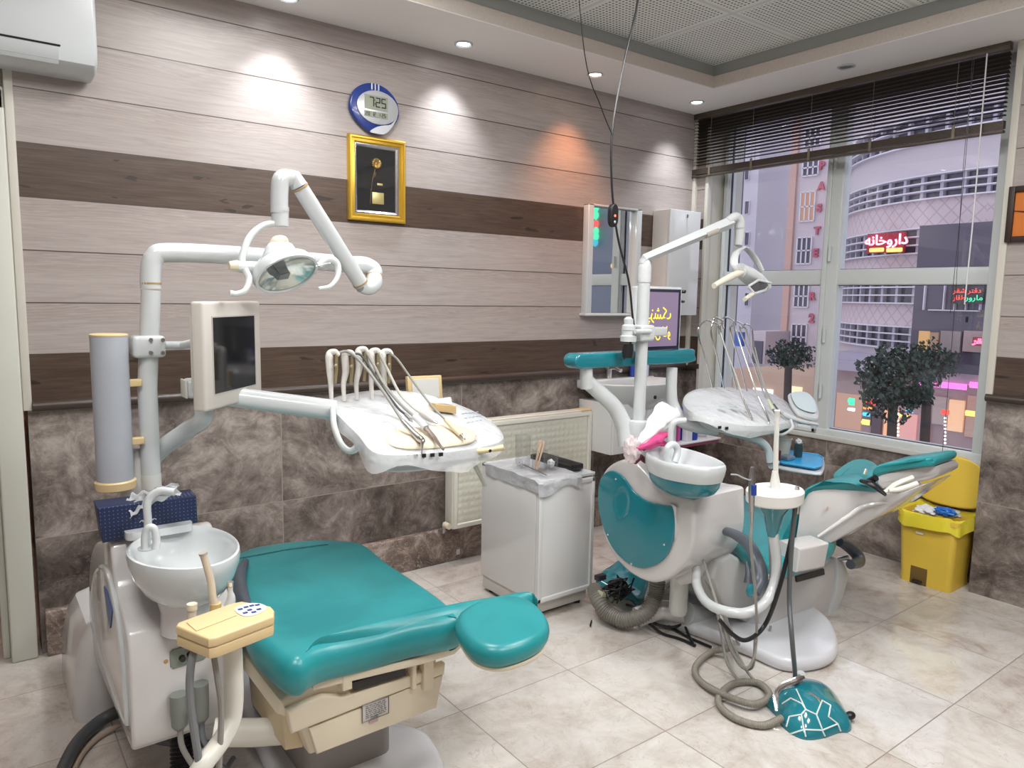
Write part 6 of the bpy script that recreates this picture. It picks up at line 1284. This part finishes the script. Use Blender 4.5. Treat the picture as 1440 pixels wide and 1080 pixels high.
# nearer (left) edge profile from pixels; lateral direction runs away to the right-back
lat = V((.36, .02, 0))
shell = atl([(1122, 735, 'y', -1.70), (1126, 705, 'y', -1.70), (1136, 692, 'y', -1.72), (1160, 685, 'y', -1.77), (1200, 684, 'y', -1.86), (1232, 690, 'y', -1.93), (1262, 694, 'y', -2.0), (1296, 682, 'y', -2.08), (1290, 690, 'y', -2.06), (1245, 720, 'y', -1.96), (1200, 745, 'y', -1.86), (1165, 765, 'y', -1.78), (1130, 776, 'y', -1.72), (1118, 770, 'y', -1.70)])
m = MB(); m.prism(catmull(shell, 3, True), lat*.85, .022, 3); m.build('backrest_shell', SHELL, C2)
cush = atl([(1106, 772, 'y', -1.68), (1100, 758, 'y', -1.68), (1110, 735, 'y', -1.69), (1122, 705, 'y', -1.70), (1135, 686, 'y', -1.72), (1160, 677, 'y', -1.77), (1195, 678, 'y', -1.86), (1228, 686, 'y', -1.93), (1232, 692, 'y', -1.93), (1200, 690, 'y', -1.86), (1162, 691, 'y', -1.77), (1140, 699, 'y', -1.72), (1130, 712, 'y', -1.70), (1124, 745, 'y', -1.69), (1116, 772, 'y', -1.68)])
m = MB(); m.prism([p-lat*.02 for p in catmull(cush, 3, True)], lat*.92, .012, 3); m.build('backrest_cushion', TEAL, C2)
m = MB(); m.tube(atl([(1150, 755, 'y', -1.775), (1190, 728, 'y', -1.85), (1215, 712, 'y', -1.90), (1250, 706, 'y', -1.97)]), [.006, .010, .010, .005], seg=10); m.build('shell_crease', SHELL, C2)
m = MB(); m.lathe([(0, .003), (.010, .002), (.012, 0)], at(1163, 715, 'y', -1.79), 14, Matrix.Rotation(PI/2, 4, 'X')); m.build('screw_plug', pm('plug_pink', (.62, .50, .46), .5), C2)
m = MB(); m.prism(atl([(1124, 772, 'y', -1.86), (1167, 764, 'y', -1.86), (1160, 799, 'y', -1.86), (1121, 806, 'y', -1.86)]), V((.03, .12, .0)), .012); m.build('backrest_hinge', SHELL, C2)
# headrest
hs = atl([(1232, 672, 'y', -1.95), (1245, 665, 'y', -1.97), (1290, 657, 'y', -2.05), (1318, 655, 'y', -2.10), (1321, 668, 'y', -2.10), (1300, 677, 'y', -2.07), (1275, 680, 'y', -2.03), (1240, 688, 'y', -1.96)])
m = MB(); m.prism(catmull(hs, 2, True), lat*.60, .012, 3); m.build('headrest_shell', SHELL, C2)
hcsh = atl([(1228, 668, 'y', -1.94), (1232, 656, 'y', -1.95), (1250, 650, 'y', -1.98), (1285, 645, 'y', -2.05), (1310, 642, 'y', -2.09), (1317, 648, 'y', -2.11), (1310, 656, 'y', -2.10), (1285, 658, 'y', -2.05), (1250, 664, 'y', -1.98), (1235, 671, 'y', -1.95)])
m = MB(); m.prism([p-lat*.04 for p in catmull(hcsh, 3, True)], lat*.70, .012, 3); m.build('headrest_cushion', TEAL, C2)
m = MB(); m.tube(atl([(1244, 692, 'y', -2.0), (1262, 680, 'y', -2.03), (1284, 671, 'y', -2.07)]), [.010, .014, .012], seg=12, flat=.8)
m.tube(atl([(1250, 690, 'y', -2.02), (1266, 688, 'y', -2.05), (1290, 680, 'y', -2.09)]), [.008, .012, .012], seg=12); m.build('headrest_arm', pm('joint_ivory', (.74, .72, .64), .3), C2)
# neck pad and black strap
npad = atl([(1178, 676, 'y', -1.74), (1186, 664, 'y', -1.72), (1205, 652, 'y', -1.72), (1222, 650, 'y', -1.76), (1236, 656, 'y', -1.84), (1228, 668, 'y', -1.90), (1205, 680, 'y', -1.84)])
m = MB(); m.prism(catmull(npad, 3, True), V((.05, .05, .0)), .010, 3); m.build('neck_pad', TEAL, C2)
m = MB(); m.tube(atl([(1212, 676, 'y', -1.90), (1225, 680, 'y', -1.95), (1236, 688, 'y', -1.98), (1246, 697, 'y', -2.01)]), [.014, .022, .018, .008], seg=12, flat=.6); m.tube(atl([(1220, 678, 'y', -1.92), (1232, 672, 'y', -1.96)]), .014, seg=10, smooth=False); m.build('strap', BLACK, C2)
m = MB(); p = at(1217, 664, 'y', -1.90); m.box((-.010, -.003, -.014), (.010, .003, .014), .004, Matrix.Translation(p) @ Matrix.Rotation(.5, 4, 'Y')); m.build('buckle', pm('buckle_white', (.75, .74, .62), .4), C2)
# armrests
AG = pm('armrest_grey', (.10, .12, .15), .35)
m = MB(); m.tube(atl([(1008, 744, 'y', -1.55), (1030, 750, 'y', -1.68), (1050, 763, 'y', -1.80), (1064, 786, 'y', -1.88), (1070, 812, 'y', -1.92), (1061, 833, 'y', -1.93)]), [.018, .024, .026, .026, .026, .022], n=8, seg=16, flat=.8); m.build('armrest', AG, C2)
m = MB(); m.lathe([(.018, 0), (.024, .006), (.024, .016), (.018, .020)], at(1052, 829, 'y', -1.94), 24, Matrix.Rotation(PI/2, 4, 'X'), sx=.75); m.build('armrest_cap', TEALP, C2)
m = MB(); m.tube(atl([(1050, 790, 'y', -1.90), (1052, 805, 'y', -1.92), (1052, 820, 'y', -1.93)]), [.006, .010, .016], seg=12); m.build('armrest_lever', pm('lever_dark', (.06, .07, .09), .35), C2)
m = MB(); m.tube(atl([(1070, 814, 'y', -1.90), (1090, 808, 'y', -1.84)]), .011, smooth=False, seg=12); m.build('armrest_bar', CHROME, C2)
m = MB(); m.tube(atl([(1180, 762, 'y', -1.62), (1192, 768, 'y', -1.63), (1205, 780, 'y', -1.66), (1208, 790, 'y', -1.69), (1196, 794, 'y', -1.72)]), [.022, .028, .030, .028, .022], n=7, seg=16); m.build('armrest', AG, C2)
m = MB(); m.tube(atl([(1178, 788, 'y', -1.62), (1194, 786, 'y', -1.66)]), .018, smooth=False, seg=16); m.build('armrest_bar', CHROME, C2)

# ================================================================== THE STREET OUTSIDE
GZ = -6.0
m = MB(); m.box((1.5, -40, GZ-.2), (60, 60, GZ)); S(m, 'floor', pm('asphalt', (.20, .18, .21), .6), smooth=False)
m = MB(); m.box((17.5, -40, GZ), (60, 60, GZ+.15)); S(m, 'floor', pm('pavement', (.42, .38, .40), .6), smooth=False)
ROSE = pm('rose_stone', (.60, .54, .57), .7); ROSE2 = pm('rose_pilaster', (.60, .40, .34), .7); GB = pm('grey_block', (.13, .12, .16), .6); WB = pm('white_render', (.60, .58, .64), .7); DB = pm('dusk_blue_wall', (.06, .085, .13), .5)
PANE = pm('facade_pane', (.10, .09, .13), .15); PFR = pm('facade_frame', (.72, .70, .76), .5); LITW = em('lit_window_warm', (1.0, .52, .36), .55); LIT2 = em('lit_shop', (1.0, .45, .22), .8)
def facade_box(u0, u1, v0, v1, x, depth, name, mat, par):
    a, b = at(u0, (v0+v1)/2, 'x', x), at(u1, (v0+v1)/2, 'x', x); um = (u0+u1)/2; zt, zb = at(um, v0, 'x', x).z, at(um, v1, 'x', x).z
    mb = MB(); mb.box((x, min(a.y, b.y), zb), (x+depth, max(a.y, b.y), zt)); return mb.build(name, mat, par, smooth=False)
def win(u0, u1, v0, v1, x, par, cols=3, rows=2, lit=False, name='window'):
    ya, yb = at(u0, v0, 'x', x).y, at(u1, v0, 'x', x).y; y0, y1 = min(ya, yb), max(ya, yb); zt, zb = at((u0+u1)/2, v0, 'x', x).z, at((u0+u1)/2, v1, 'x', x).z
    mb = MB(); w_ = (y1-y0)*.08
    for i in range(cols+1): y = y0+(y1-y0)*i/cols; mb.box((x-.08, y-w_/2, zb), (x+.02, y+w_/2, zt))
    for j in range(rows+1): z = zb+(zt-zb)*j/rows; mb.box((x-.08, y0, z-w_/2), (x+.02, y1, z+w_/2))
    f = mb.build(name, PFR, par, smooth=False)
    mb = MB(); mb.box((x-.03, y0, zb), (x+.01, y1, zt)); mb.build('pane', LITW if lit else PANE, f, smooth=False); return f
# rose tower with vertical lettering
XT = 20.0
t = thing('building', (XT, at(1140, 400, 'x', XT).y, GZ), 'pale rose stone building with vertical PASTEUR 2 lettering seen through the left window light', 'building')
def fb(u0, u1, v0, v1, x, d, name, mat, par):
    a, b = at(u0, 350, 'x', x).y, at(u1, 350, 'x', x).y
    mb = MB(); mb.box((x, min(a, b), max(GZ, at((u0+u1)/2, v1, 'x', x).z)), (x+d, max(a, b), at((u0+u1)/2, v0, 'x', x).z)); return mb.build(name, mat, par, smooth=False)
fb(1108, 1192, 60, 560, XT, 6, 'wall', ROSE, t); fb(1104, 1113, 60, 560, XT-.12, .5, 'pilaster', ROSE2, t)
for i, (u0, u1, v0, v1) in enumerate(((1134, 1156, 182, 206), (1131, 1153, 224, 247), (1128, 1148, 270, 311), (1123, 1143, 334, 371), (1119, 1139, 401, 432), (1115, 1136, 456, 492))):
    win(u0, u1, v0, v1, XT, t, 3, 2, lit=(i in (2,)))
LETM = pm('letter_red', (.48, .10, .16), .4)
for ch, u, v in (('P', 1156, 233), ('A', 1155, 262), ('S', 1152, 293), ('T', 1149, 325), ('E', 1147, 356), ('U', 1145, 388), ('R', 1142, 417), ('2', 1141, 448)):
    p = at(u, v, 'x', XT-.06); text_mesh(ch, .36 if ch != '2' else .42, frame(p, (0, -1, 0), (0, 0, 1)), LETM, 'letter', t, .03, bold=.02)
# grey block, white strip and blue wall to its left
t = thing('building', (26, at(1085, 400, 'x', 26).y, GZ), 'dark grey blank walled tower block between white strip building and rose building', 'building')
fb(1060, 1106, 90, 560, 26, 8, 'wall', GB, t); fb(1060, 1106, 437, 441, 25.9, .2, 'ledge', PFR, t)
t = thing('building', (23, at(1050, 400, 'x', 23).y, GZ), 'narrow white building with small windows at the far left of the window view', 'building')
fb(1041, 1061, 90, 560, 23, 5, 'wall', WB, t)
for v in (235, 283, 327, 412): win(1049, 1055, v, v+18, 23, t, 1, 1)
t = thing('building', (30, at(1020, 400, 'x', 30).y, GZ), 'dark blue building behind the white strip building at the left window edge', 'building')
fb(985, 1050, 60, 560, 30, 5, 'wall', DB, t)
# low white kiosk and blue hoarding
t = thing('kiosk', (18.5, at(1072, 490, 'x', 18.5).y, GZ), 'small pale kiosk with dark doorway below the grey tower block', 'kiosk')
fb(1062, 1084, 466, 512, 18.5, 2, 'wall', ROSE, t); fb(1066, 1080, 480, 512, 18.45, .1, 'doorway', PANE, t)
t = thing('hoarding', (19.5, at(1042, 480, 'x', 19.5).y, GZ), 'blue hoarding beside the pale kiosk', 'sign'); fb(1028, 1050, 467, 487, 19.5, .2, 'board', pm('hoarding_blue', (.06, .15, .50), .5), t); fb(1028, 1031, 487, 520, 19.5, .2, 'post', PFR, t)
# brick shop with lights
t = thing('shop', (16.5, at(1090, 540, 'x', 16.5).y, GZ), 'warm lit brick shop front low in the left window light', 'shop')
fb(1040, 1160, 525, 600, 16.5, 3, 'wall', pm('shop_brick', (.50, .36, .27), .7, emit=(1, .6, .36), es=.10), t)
fb(1070, 1098, 548, 562, 16.45, .1, 'lit_window', em('shop_light_white', (1., .93, .80), 2.0), t); fb(1118, 1140, 545, 556, 16.45, .1, 'lit_window', em('shop_light_amber', (1., .75, .45), 1.5), t)
# drum building
PH = math.radians(math.degrees(1.285)); DD, RR_ = 27.0, 5.9
dcx, dcy = C.x+DD*math.sin(PH), C.y+DD*math.cos(PH)
def cyl(u, v, R=RR_):
    d = (_f + _r*(u-720)/F - _u*(v-540)/F); a = d.x**2+d.y**2; ox, oy = C.x-dcx, C.y-dcy; b = 2*(d.x*ox+d.y*oy); c = ox*ox+oy*oy-R*R
    k = b*b-4*a*c; s_ = (-b-math.sqrt(max(0, k)))/(2*a); return C+d*s_
def lattice():
    n = NT('lattice_stone'); an = n.ma('MULTIPLY', n.ma('ARCTAN2', n.ma('SUBTRACT', n.y, dcy), n.ma('SUBTRACT', n.x, dcx)), RR_)
    p = n.ma('FRACT', n.ma('MULTIPLY', n.ma('ADD', an, n.z), 2.6)); q_ = n.ma('FRACT', n.ma('MULTIPLY', n.ma('SUBTRACT', an, n.z), 2.6))
    l = n.ma('MAXIMUM', n.ma('LESS_THAN', p, .12), n.ma('LESS_THAN', q_, .12))
    n.put(n.mix(n.ma('MULTIPLY', l, .45), (.62, .52, .54), (.30, .25, .27)), n.b.inputs['Base Color']); n.b.inputs['Roughness'].default_value = .7; return n.m
LAT = lattice(); DRW = pm('drum_render', (.58, .53, .56), .7)
t = thing('building', (dcx, dcy, GZ), 'round pale corner building with curved bands of windows and the red pharmacy sign', 'building')
def arc(mb, R0, R1, z0, z1, n=72, a0=.35*PI, a1=1.75*PI):
    base = math.atan2(C.y-dcy, C.x-dcx); pts = [base-1.9+3.8*k/n for k in range(n+1)]
    rings = [[V((dcx+R*math.cos(a), dcy+R*math.sin(a), z)) for R, z in ((R0, z0), (R1, z0), (R1, z1), (R0, z1))] for a in pts]; mb.skin(rings)
zs_ = lambda v, u=1300: cyl(u, v).z
bands = [(165, 203), (248, 281), (321, 356), (392, 427), (461, 493)]
zb_s = [(zs_(a), zs_(b)) for a, b in bands]
zprev = zs_(90); k = 0
for (zt, zb) in zb_s:
    m = MB(); arc(m, RR_-.5, RR_, zt, zprev); m.build('wall', DRW if k < 2 else LAT, t, ang=30); zprev = zb; k += 1
m = MB(); arc(m, RR_-.5, RR_, zs_(535), zprev); m.build('wall', DRW, t, ang=30)
base = math.atan2(C.y-dcy, C.x-dcx)
for i, (zt, zb) in enumerate(zb_s):
    m = MB()
    for j in range(4): z = zb+(zt-zb)*j/3; arc(m, RR_-.1, RR_+.14, z-.018, z+.018)
    f = m.build('window_band', PFR, t, smooth=False)
    m = MB(); arc(m, RR_-.5, RR_-.12, zb, zt); m.build('pane', PANE, f, ang=30)
    m = MB(); nn = 40
    for j in range(nn):
        a = base-1.9+3.8*j/nn
        c = V((dcx+(RR_-.06)*math.cos(a), dcy+(RR_-.06)*math.sin(a), 0)); w_ = .045
        tx = V((-math.sin(a), math.cos(a), 0)); rx = V((math.cos(a), math.sin(a), 0))
        m.prism([c+tx*w_-rx*.06+V((0, 0, zb)), c-tx*w_-rx*.06+V((0, 0, zb)), c-tx*w_+rx*.06+V((0, 0, zb)), c+tx*w_+rx*.06+V((0, 0, zb))], V((0, 0, zt-zb)))
    m.build('mullions', pm('mullion_grey', (.52, .50, .57), .5), f, smooth=False)
    m = MB()
    for j in ((26, 27, 30) if i == 1 else (20, 23) if i == 3 else (22,)):
        a0_ = base-1.9+3.8*j/nn; a1_ = base-1.9+3.8*(j+1)/nn
        m.skin([[V((dcx+R*math.cos(a), dcy+R*math.sin(a), z)) for R, z in ((RR_-.15, zb+.1), (RR_-.10, zb+.1), (RR_-.10, zt-.1), (RR_-.15, zt-.1))] for a in (a0_, (a0_+a1_)/2, a1_)])
    m.build('lit_pane', LITW, f, smooth=False)
# pharmacy sign
def sign(u0, u1, v0, v1, x, lab, mat, parts, name='shop_sign'):
    p = at((u0+u1)/2, (v0+v1)/2, 'x', x); t = thing(name, p, lab, 'sign'); y0, y1 = at(u0, v0, 'x', x).y, at(u1, v0, 'x', x).y; z0, z1 = at(u0, v1, 'x', x).z, at(u0, v0, 'x', x).z
    m = MB(); m.box((x, min(y0, y1), min(z0, z1)), (x+.12, max(y0, y1), max(z0, z1))); m.build('board', mat, t, smooth=False)
    for txt, u, v, size, mt, sx in parts: text_mesh(txt, size, frame(at(u, v, 'x', x-.03-(.015 if mt is NW else 0)), (0, -1, 0), (0, 0, 1)), mt, 'writing', t, .01, sx=sx, bold=.012 if mt is NR else .0)
    return t
xs = min(cyl(u, 340).x for u in (1215, 1246, 1275))-.35
NR = em('neon_pink', (1.0, .16, .28), 3.0); NW = em('neon_white', (1, .78, .82), 4.0); NY = em('neon_yellow', (1., .62, .15), 2.2); NG = em('neon_green', (.08, 1., .45), 1.6); NM = em('neon_magenta', (1., .16, .62), 2.2); NRD = em('neon_red', (1., .08, .06), 2.0)
t = sign(1220, 1272, 329, 356, xs, 'glowing red pharmacy sign with white Persian lettering on the round building', pm('sign_dark_red', (.20, .015, .03), .5, emit=(.8, .02, .08), es=.25), [('\uFEEA\uFEE7\uFE8E\uFEA7\uFEED\uFEAD\uFE8D\uFEA9', 1246, 338, .37, NR, 1.0), ('\uFEEA\uFEE7\uFE8E\uFEA7\uFEED\uFEAD\uFE8D\uFEA9', 1246, 338, .36, NW, 1.0)])
m = MB()
for u0, u1 in ((1223, 1243), (1247, 1269)):
    a, b = at(u0, 349, 'x', xs-.02), at(u1, 354, 'x', xs-.02); m.box((xs-.06, min(a.y, b.y), min(a.z, b.z)), (xs, max(a.y, b.y), max(a.z, b.z)), .03)
m.build('light_bar', NY, t)
# dark glass block on the right
XG = min(cyl(u, 420).x for u in (1291, 1330, 1380))-.8
t = thing('building', (XG, at(1345, 430, 'x', XG).y, GZ), 'dark purple glass fronted block in front of the round building at the right', 'building')
fb(1291, 1470, 312, 528, XG, 5, 'wall', pm('glass_block', (.10, .085, .12), .25), t)
for u in (1304, 1332, 1348, 1364, 1384): fb(u, u+1.5, 400, 436, XG-.1, .12, 'mullion', PFR, t)
fb(1312, 1384, 436, 437.5, XG-.1, .12, 'transom', PFR, t)
fb(1302, 1316, 466, 496, XG-.08, .1, 'lit_window', em('lit_amber', (1., .55, .22), .8), t); fb(1318, 1330, 468, 496, XG-.08, .1, 'lit_window', pm('dim_window', (.3, .2, .15), .4, emit=(1, .6, .3), es=.15), t)
fb(1333, 1362, 466, 496, XG-.08, .1, 'shutter', pm('shutter_taupe', (.34, .28, .27), .5), t); fb(1366, 1400, 466, 496, XG-.08, .1, 'shutter', pm('shutter_rose', (.46, .34, .32), .5), t)
sign(1338, 1384, 401, 427, XG-.25, 'red and green lit clinic sign at the right end of the street', pm('sign_board_dark', (.05, .04, .05), .4), [('\uFEAE\uFED8\uFEB7 \uFEAE\uFE98\uFED7\uFEA9', 1360, 409, .15, NRD, 1.1), ('\uFEAD\uFE8E\uFED7\uFEC1', 1349, 419, .15, NRD, .9), ('\uFEAD\uFEED\uFEAD\uFE8E\uFEE3', 1370, 419, .17, NG, 1.1)])
sign(1368, 1392, 474, 486, XG-.4, 'small blurred red sign beside the rose shutter', pm('sign_board_rose', (.3, .06, .08), .5), [('\uFEAE\uFED8\uFEB7', 1380, 480, .17, NR, 1.2)])
# canopy and shops at street level
XS = 16.2
t = thing('shop_row', (XS, at(1290, 580, 'x', XS).y, GZ), 'brightly lit shop fronts under a pale canopy low in the window view', 'shop')
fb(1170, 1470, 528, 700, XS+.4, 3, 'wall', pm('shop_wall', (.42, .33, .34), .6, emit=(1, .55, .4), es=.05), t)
fb(1172, 1300, 500, 512, XS, 1.2, 'canopy', pm('canopy_pale', (.50, .46, .55), .6), t); fb(1172, 1480, 520, 534, XS-.2, 1.4, 'canopy', pm('canopy_lilac', (.52, .47, .56), .6), t)
cols = [((1182, 1190, 556, 606), (.55, .45, .42), 0), ((1191, 1229, 556, 606), (.62, .36, .26), .35), ((1231, 1243, 570, 600), (.2, .16, .2), 0), ((1244, 1258, 575, 615), (.16, .12, .14), 0), ((1262, 1284, 578, 622), (1., .52, .3), .5), ((1286, 1310, 585, 625), (.9, .45, .4), .35), ((1312, 1330, 585, 630), (.5, .3, .3), .2), ((1331, 1352, 560, 600), (.55, .48, .42), .1), ((1354, 1376, 565, 610), (1, .62, .35), .5), ((1380, 1420, 560, 620), (.6, .4, .3), .2)]
for i, ((u0, u1, v0, v1), c, e) in enumerate(cols): fb(u0, u1, v0, v1, XS+.32, .1, 'shop_window', pm('shop_win_%d' % i, c, .4, emit=c, es=e), t)
pk = [NW, NY, NM, NRD, NG, em('neon_cyan', (.1, .75, 1.), 1.5), em('neon_orange', (1., .38, .08), 1.8)]
random.seed(17)
def glow_sign(u, v, w_, h_, mat, lab, grp=None):
    p = at(u, v, 'x', XS-.45); m = MB(); sw = .0165*w_/2*1.0; sh = .0165*h_/2
    n = max(2, int(w_/3)); 
    for i in range(n): 
        y = p.y+sw-2*sw*(i+.5)/n; m.tube([V((p.x, y+sw/n*.7, p.z+random.uniform(-.6, .2)*sh)), V((p.x, y, p.z+random.uniform(.1, 1)*sh)), V((p.x, y-sw/n*.7, p.z+random.uniform(-.9, .2)*sh))], .022, seg=5, n=3)
    m.box((p.x+.04, p.y-sw*1.05, p.z-sh), (p.x+.08, p.y+sw*1.05, p.z+sh)); 
    o = solo(m, 'neon_sign', mat, lab, 'sign', grp); return o
for (u, v, w_, h_, k, lab) in ((1196, 565, 9, 12, 4, 'green neon sign at the left of the lit shop windows'), (1196, 576, 10, 5, 0, 'white lit line of writing under the green neon sign'), (1224, 566, 14, 8, 3, 'red neon sign with irregular glow above the stacked shop signs'), (1219, 574, 12, 5, 6, 'orange lit sign second from the top of the stacked shop signs'), (1217, 583, 10, 6, 5, 'cyan lit sign in the middle of the stacked shop signs'), (1216, 594, 12, 9, 1, 'yellow lit sign low in the stacked shop signs'), (1270, 585, 16, 4, 1, 'yellow lit sign beside the tree trunk'), (1278, 578, 9, 6, 5, 'small cyan neon sign right of the tree trunk'), (1328, 580, 10, 7, 3, 'round red neon light in the middle of the shop row'), (1366, 582, 18, 8, 1, 'yellow double lit sign at the right of the shop row'), (1305, 540, 30, 8, 2, 'magenta neon writing left of the window centre on the canopy'), (1340, 543, 34, 9, 2, 'long magenta neon writing on the lilac canopy'), (1372, 542, 18, 9, 2, 'magenta neon writing nearest the right window frame')): glow_sign(u, v, w_, h_, pk[k], lab)
for i, (u, v) in enumerate([(1262+dx, 582+dy) for dx in (0,) for dy in range(0, 34, 5)]+[(1329, 588+dy) for dy in range(0, 36, 5)]):
    pass
m = MB()
for v in range(588, 630, 5): p = at(1329, v, 'x', XS-.4); m.box(p-V((.02, .02, .02)), p+V((.02, .02, .02)))
for v in range(582, 615, 5): p = at(1263, v, 'x', XS-.4); m.box(p-V((.02, .02, .02)), p+V((.02, .02, .02)))
o = m.build('light_string', NW, None, smooth=False); tag(o, 'strings of tiny white lights hanging vertically between the shop fronts', 'lights', None, 'stuff')
# trees
LEAF = pm('leaf_dark', (.035, .06, .045), .6); BARK = pm('bark', (.07, .05, .04), .8)
def tree(cx, cy, cz, r, lab, n=1500, seed=1, sq=(1, 1, .85)):
    random.seed(seed); t = thing('tree', (cx, cy, GZ), lab, 'tree'); m = MB()
    for i in range(n):
        while True:
            d = V((random.uniform(-1, 1), random.uniform(-1, 1), random.uniform(-1, 1)))
            if d.length < 1: break
        k = .72+.42*noise.noise(d.normalized()*2.3+V((seed, 0, 0))); d = d.normalized()*(d.length**.45)*k
        p = V((cx+d.x*r*sq[0], cy+d.y*r*sq[1], cz+d.z*r*sq[2])); q = V((random.gauss(0, 1), random.gauss(0, 1), random.gauss(0, 1))).normalized(); s_ = q.orthogonal().normalized(); u_ = q.cross(s_); L_ = r*random.uniform(.05, .09)
        m.bm.faces.new([m.bm.verts.new(p+s_*L_), m.bm.verts.new(p+u_*L_*.5), m.bm.verts.new(p-s_*L_), m.bm.verts.new(p-u_*L_*.5)])
    m.build('foliage', LEAF, t, smooth=False)
    m = MB(); m.tube([(cx, cy, GZ), (cx+.05, cy, (GZ+cz)/2), (cx, cy+.05, cz-r*.4), (cx, cy, cz)], [.16, .12, .10, .05], seg=10)
    for k in range(5): a = k*1.3; m.tube([(cx, cy, cz-r*.5), (cx+r*.3*math.cos(a), cy+r*.3*math.sin(a), cz-r*.1), (cx+r*.6*math.cos(a), cy+r*.6*math.sin(a), cz+r*.3)], [.06, .02], seg=6)
    m.build('trunk', BARK, t)
p = at(1262, 530, 'x', 13.0); tree(p.x, p.y, p.z-.1, 1.0, 'dark leafy street tree in the middle of the right window light', 3000, 3, (1.1, 1.1, 1.0))
p = at(1310, 510, 'x', 14.0); tree(p.x, p.y, p.z, .75, 'smaller dark tree crown behind and right of the leafy street tree', 1200, 8)
p = at(1112, 500, 'x', 14.5); tree(p.x, p.y, p.z, .75, 'dark tree in front of the rose building in the left window light', 1400, 5, (1, 1.1, .7))
# cars
def car(p, mat, lab, hd=(0, 1, 0)):
    t = thing('car', (p.x, p.y, GZ), lab, 'car'); M = Matrix.Translation((p.x, p.y, GZ))
    prof = [(-2.0, .30), (-2.05, .60), (-1.9, .78), (-1.2, .86), (-.7, 1.32), (.7, 1.36), (1.35, .92), (1.95, .80), (2.08, .55), (2.0, .28)]
    m = MB(); m.prism([M @ V((-.8, y, z)) for y, z in prof], V((1.6, 0, 0)), .08, 2); m.build('body', mat, t)
    m = MB(); m.prism([M @ V((-.815, y, z)) for y, z in [(-1.05, .90), (-.66, 1.26), (.64, 1.29), (1.15, .94)]], V((1.63, 0, 0)), .01); m.build('windows', PANE, t)
    for y in (-1.3, 1.3):
        m = MB(); m.lathe([(.28, -.85), (.31, -.82), (.31, .82), (.28, .85)], (p.x, p.y+y, GZ+.31), 20, Matrix.Rotation(PI/2, 4, 'Y')); m.build('wheels', BLACK, t)
car(at(1345, 600, 'x', 11.0), pm('car_blue', (.03, .16, .48), .25), 'blue car in the street low in the right window light')

# building opposite, seen in the mirror above the basin
def refl(u, v, x):
    d = _f + _r*(u-720)/F - _u*(v-540)/F; k = (-.036-C.y)/d.y; h = C+d*k; d2 = V((d.x, -d.y, d.z)); return h+d2*((x-h.x)/d2.x)
XM = 17.0; a_, b_ = refl(900, 350, XM), refl(822, 350, XM)
t = thing('building', (XM, (a_.y+b_.y)/2, GZ), 'blue grey building with green neon column, seen only as a reflection in the mirror', 'building')
m = MB(); m.box((XM, min(a_.y, b_.y)-5, GZ), (XM+5, max(a_.y, b_.y)+1.5, refl(860, 235, XM).z)); m.build('wall', pm('mirror_building', (.14, .17, .21), .4), t, smooth=False)
for i, (u, v0, v1) in enumerate(((876, 330, 372), (889, 330, 372), (876, 400, 436), (889, 400, 436), (865, 420, 436))):
    p, q = refl(u, v0, XM-.05), refl(u+6, v1, XM-.05); m = MB(); m.box((XM-.05, min(p.y, q.y), min(p.z, q.z)), (XM, max(p.y, q.y), max(p.z, q.z))); m.build('window', pm('mirror_window', (.30, .40, .48), .3), t, smooth=False)
for i, (u, v, mt) in enumerate(((838, 293, NG), (838, 303, NG), (838, 315, NRD), (838, 325, NG), (838, 333, NG), (837, 341, em('neon_teal', (.03, .5, .6), 1.5)), (870, 357, NG), (873, 362, NG), (862, 374, NY), (868, 375, NY), (876, 374, NY))):
    p = refl(u, v, XM-.2); m = MB(); c = bmesh.new(); bmesh.ops.create_uvsphere(c, u_segments=10, v_segments=6, radius=.17 if v < 350 else .11); m.merge(c, Matrix.Translation(p) @ Matrix.Diagonal((.4, 1, 1, 1))); m.build('neon_letter', mt, t)

# further blocks down the street, past the left edge of the window view
for (x_, y0_, y1_, h_, mt, lab) in ((31, 30, 42, 15, DB, 'tall dusky blue block further down the street to the left'), (27, 43, 58, 11, ROSE, 'lower rose stone block at the far left end of the street')):
    t = thing('building', (x_, (y0_+y1_)/2, GZ), lab, 'building'); m = MB(); m.box((x_, y0_, GZ), (x_+8, y1_, h_+GZ+4)); m.build('wall', mt, t, smooth=False)
    for j in range(3):
        for i in range(4):
            y = y0_+1.2+i*(y1_-y0_-2)/4; z = GZ+4+j*4; m = MB(); m.box((x_-.05, y, z), (x_, y+1.3, z+1.8)); m.build('window', PANE, t, smooth=False)
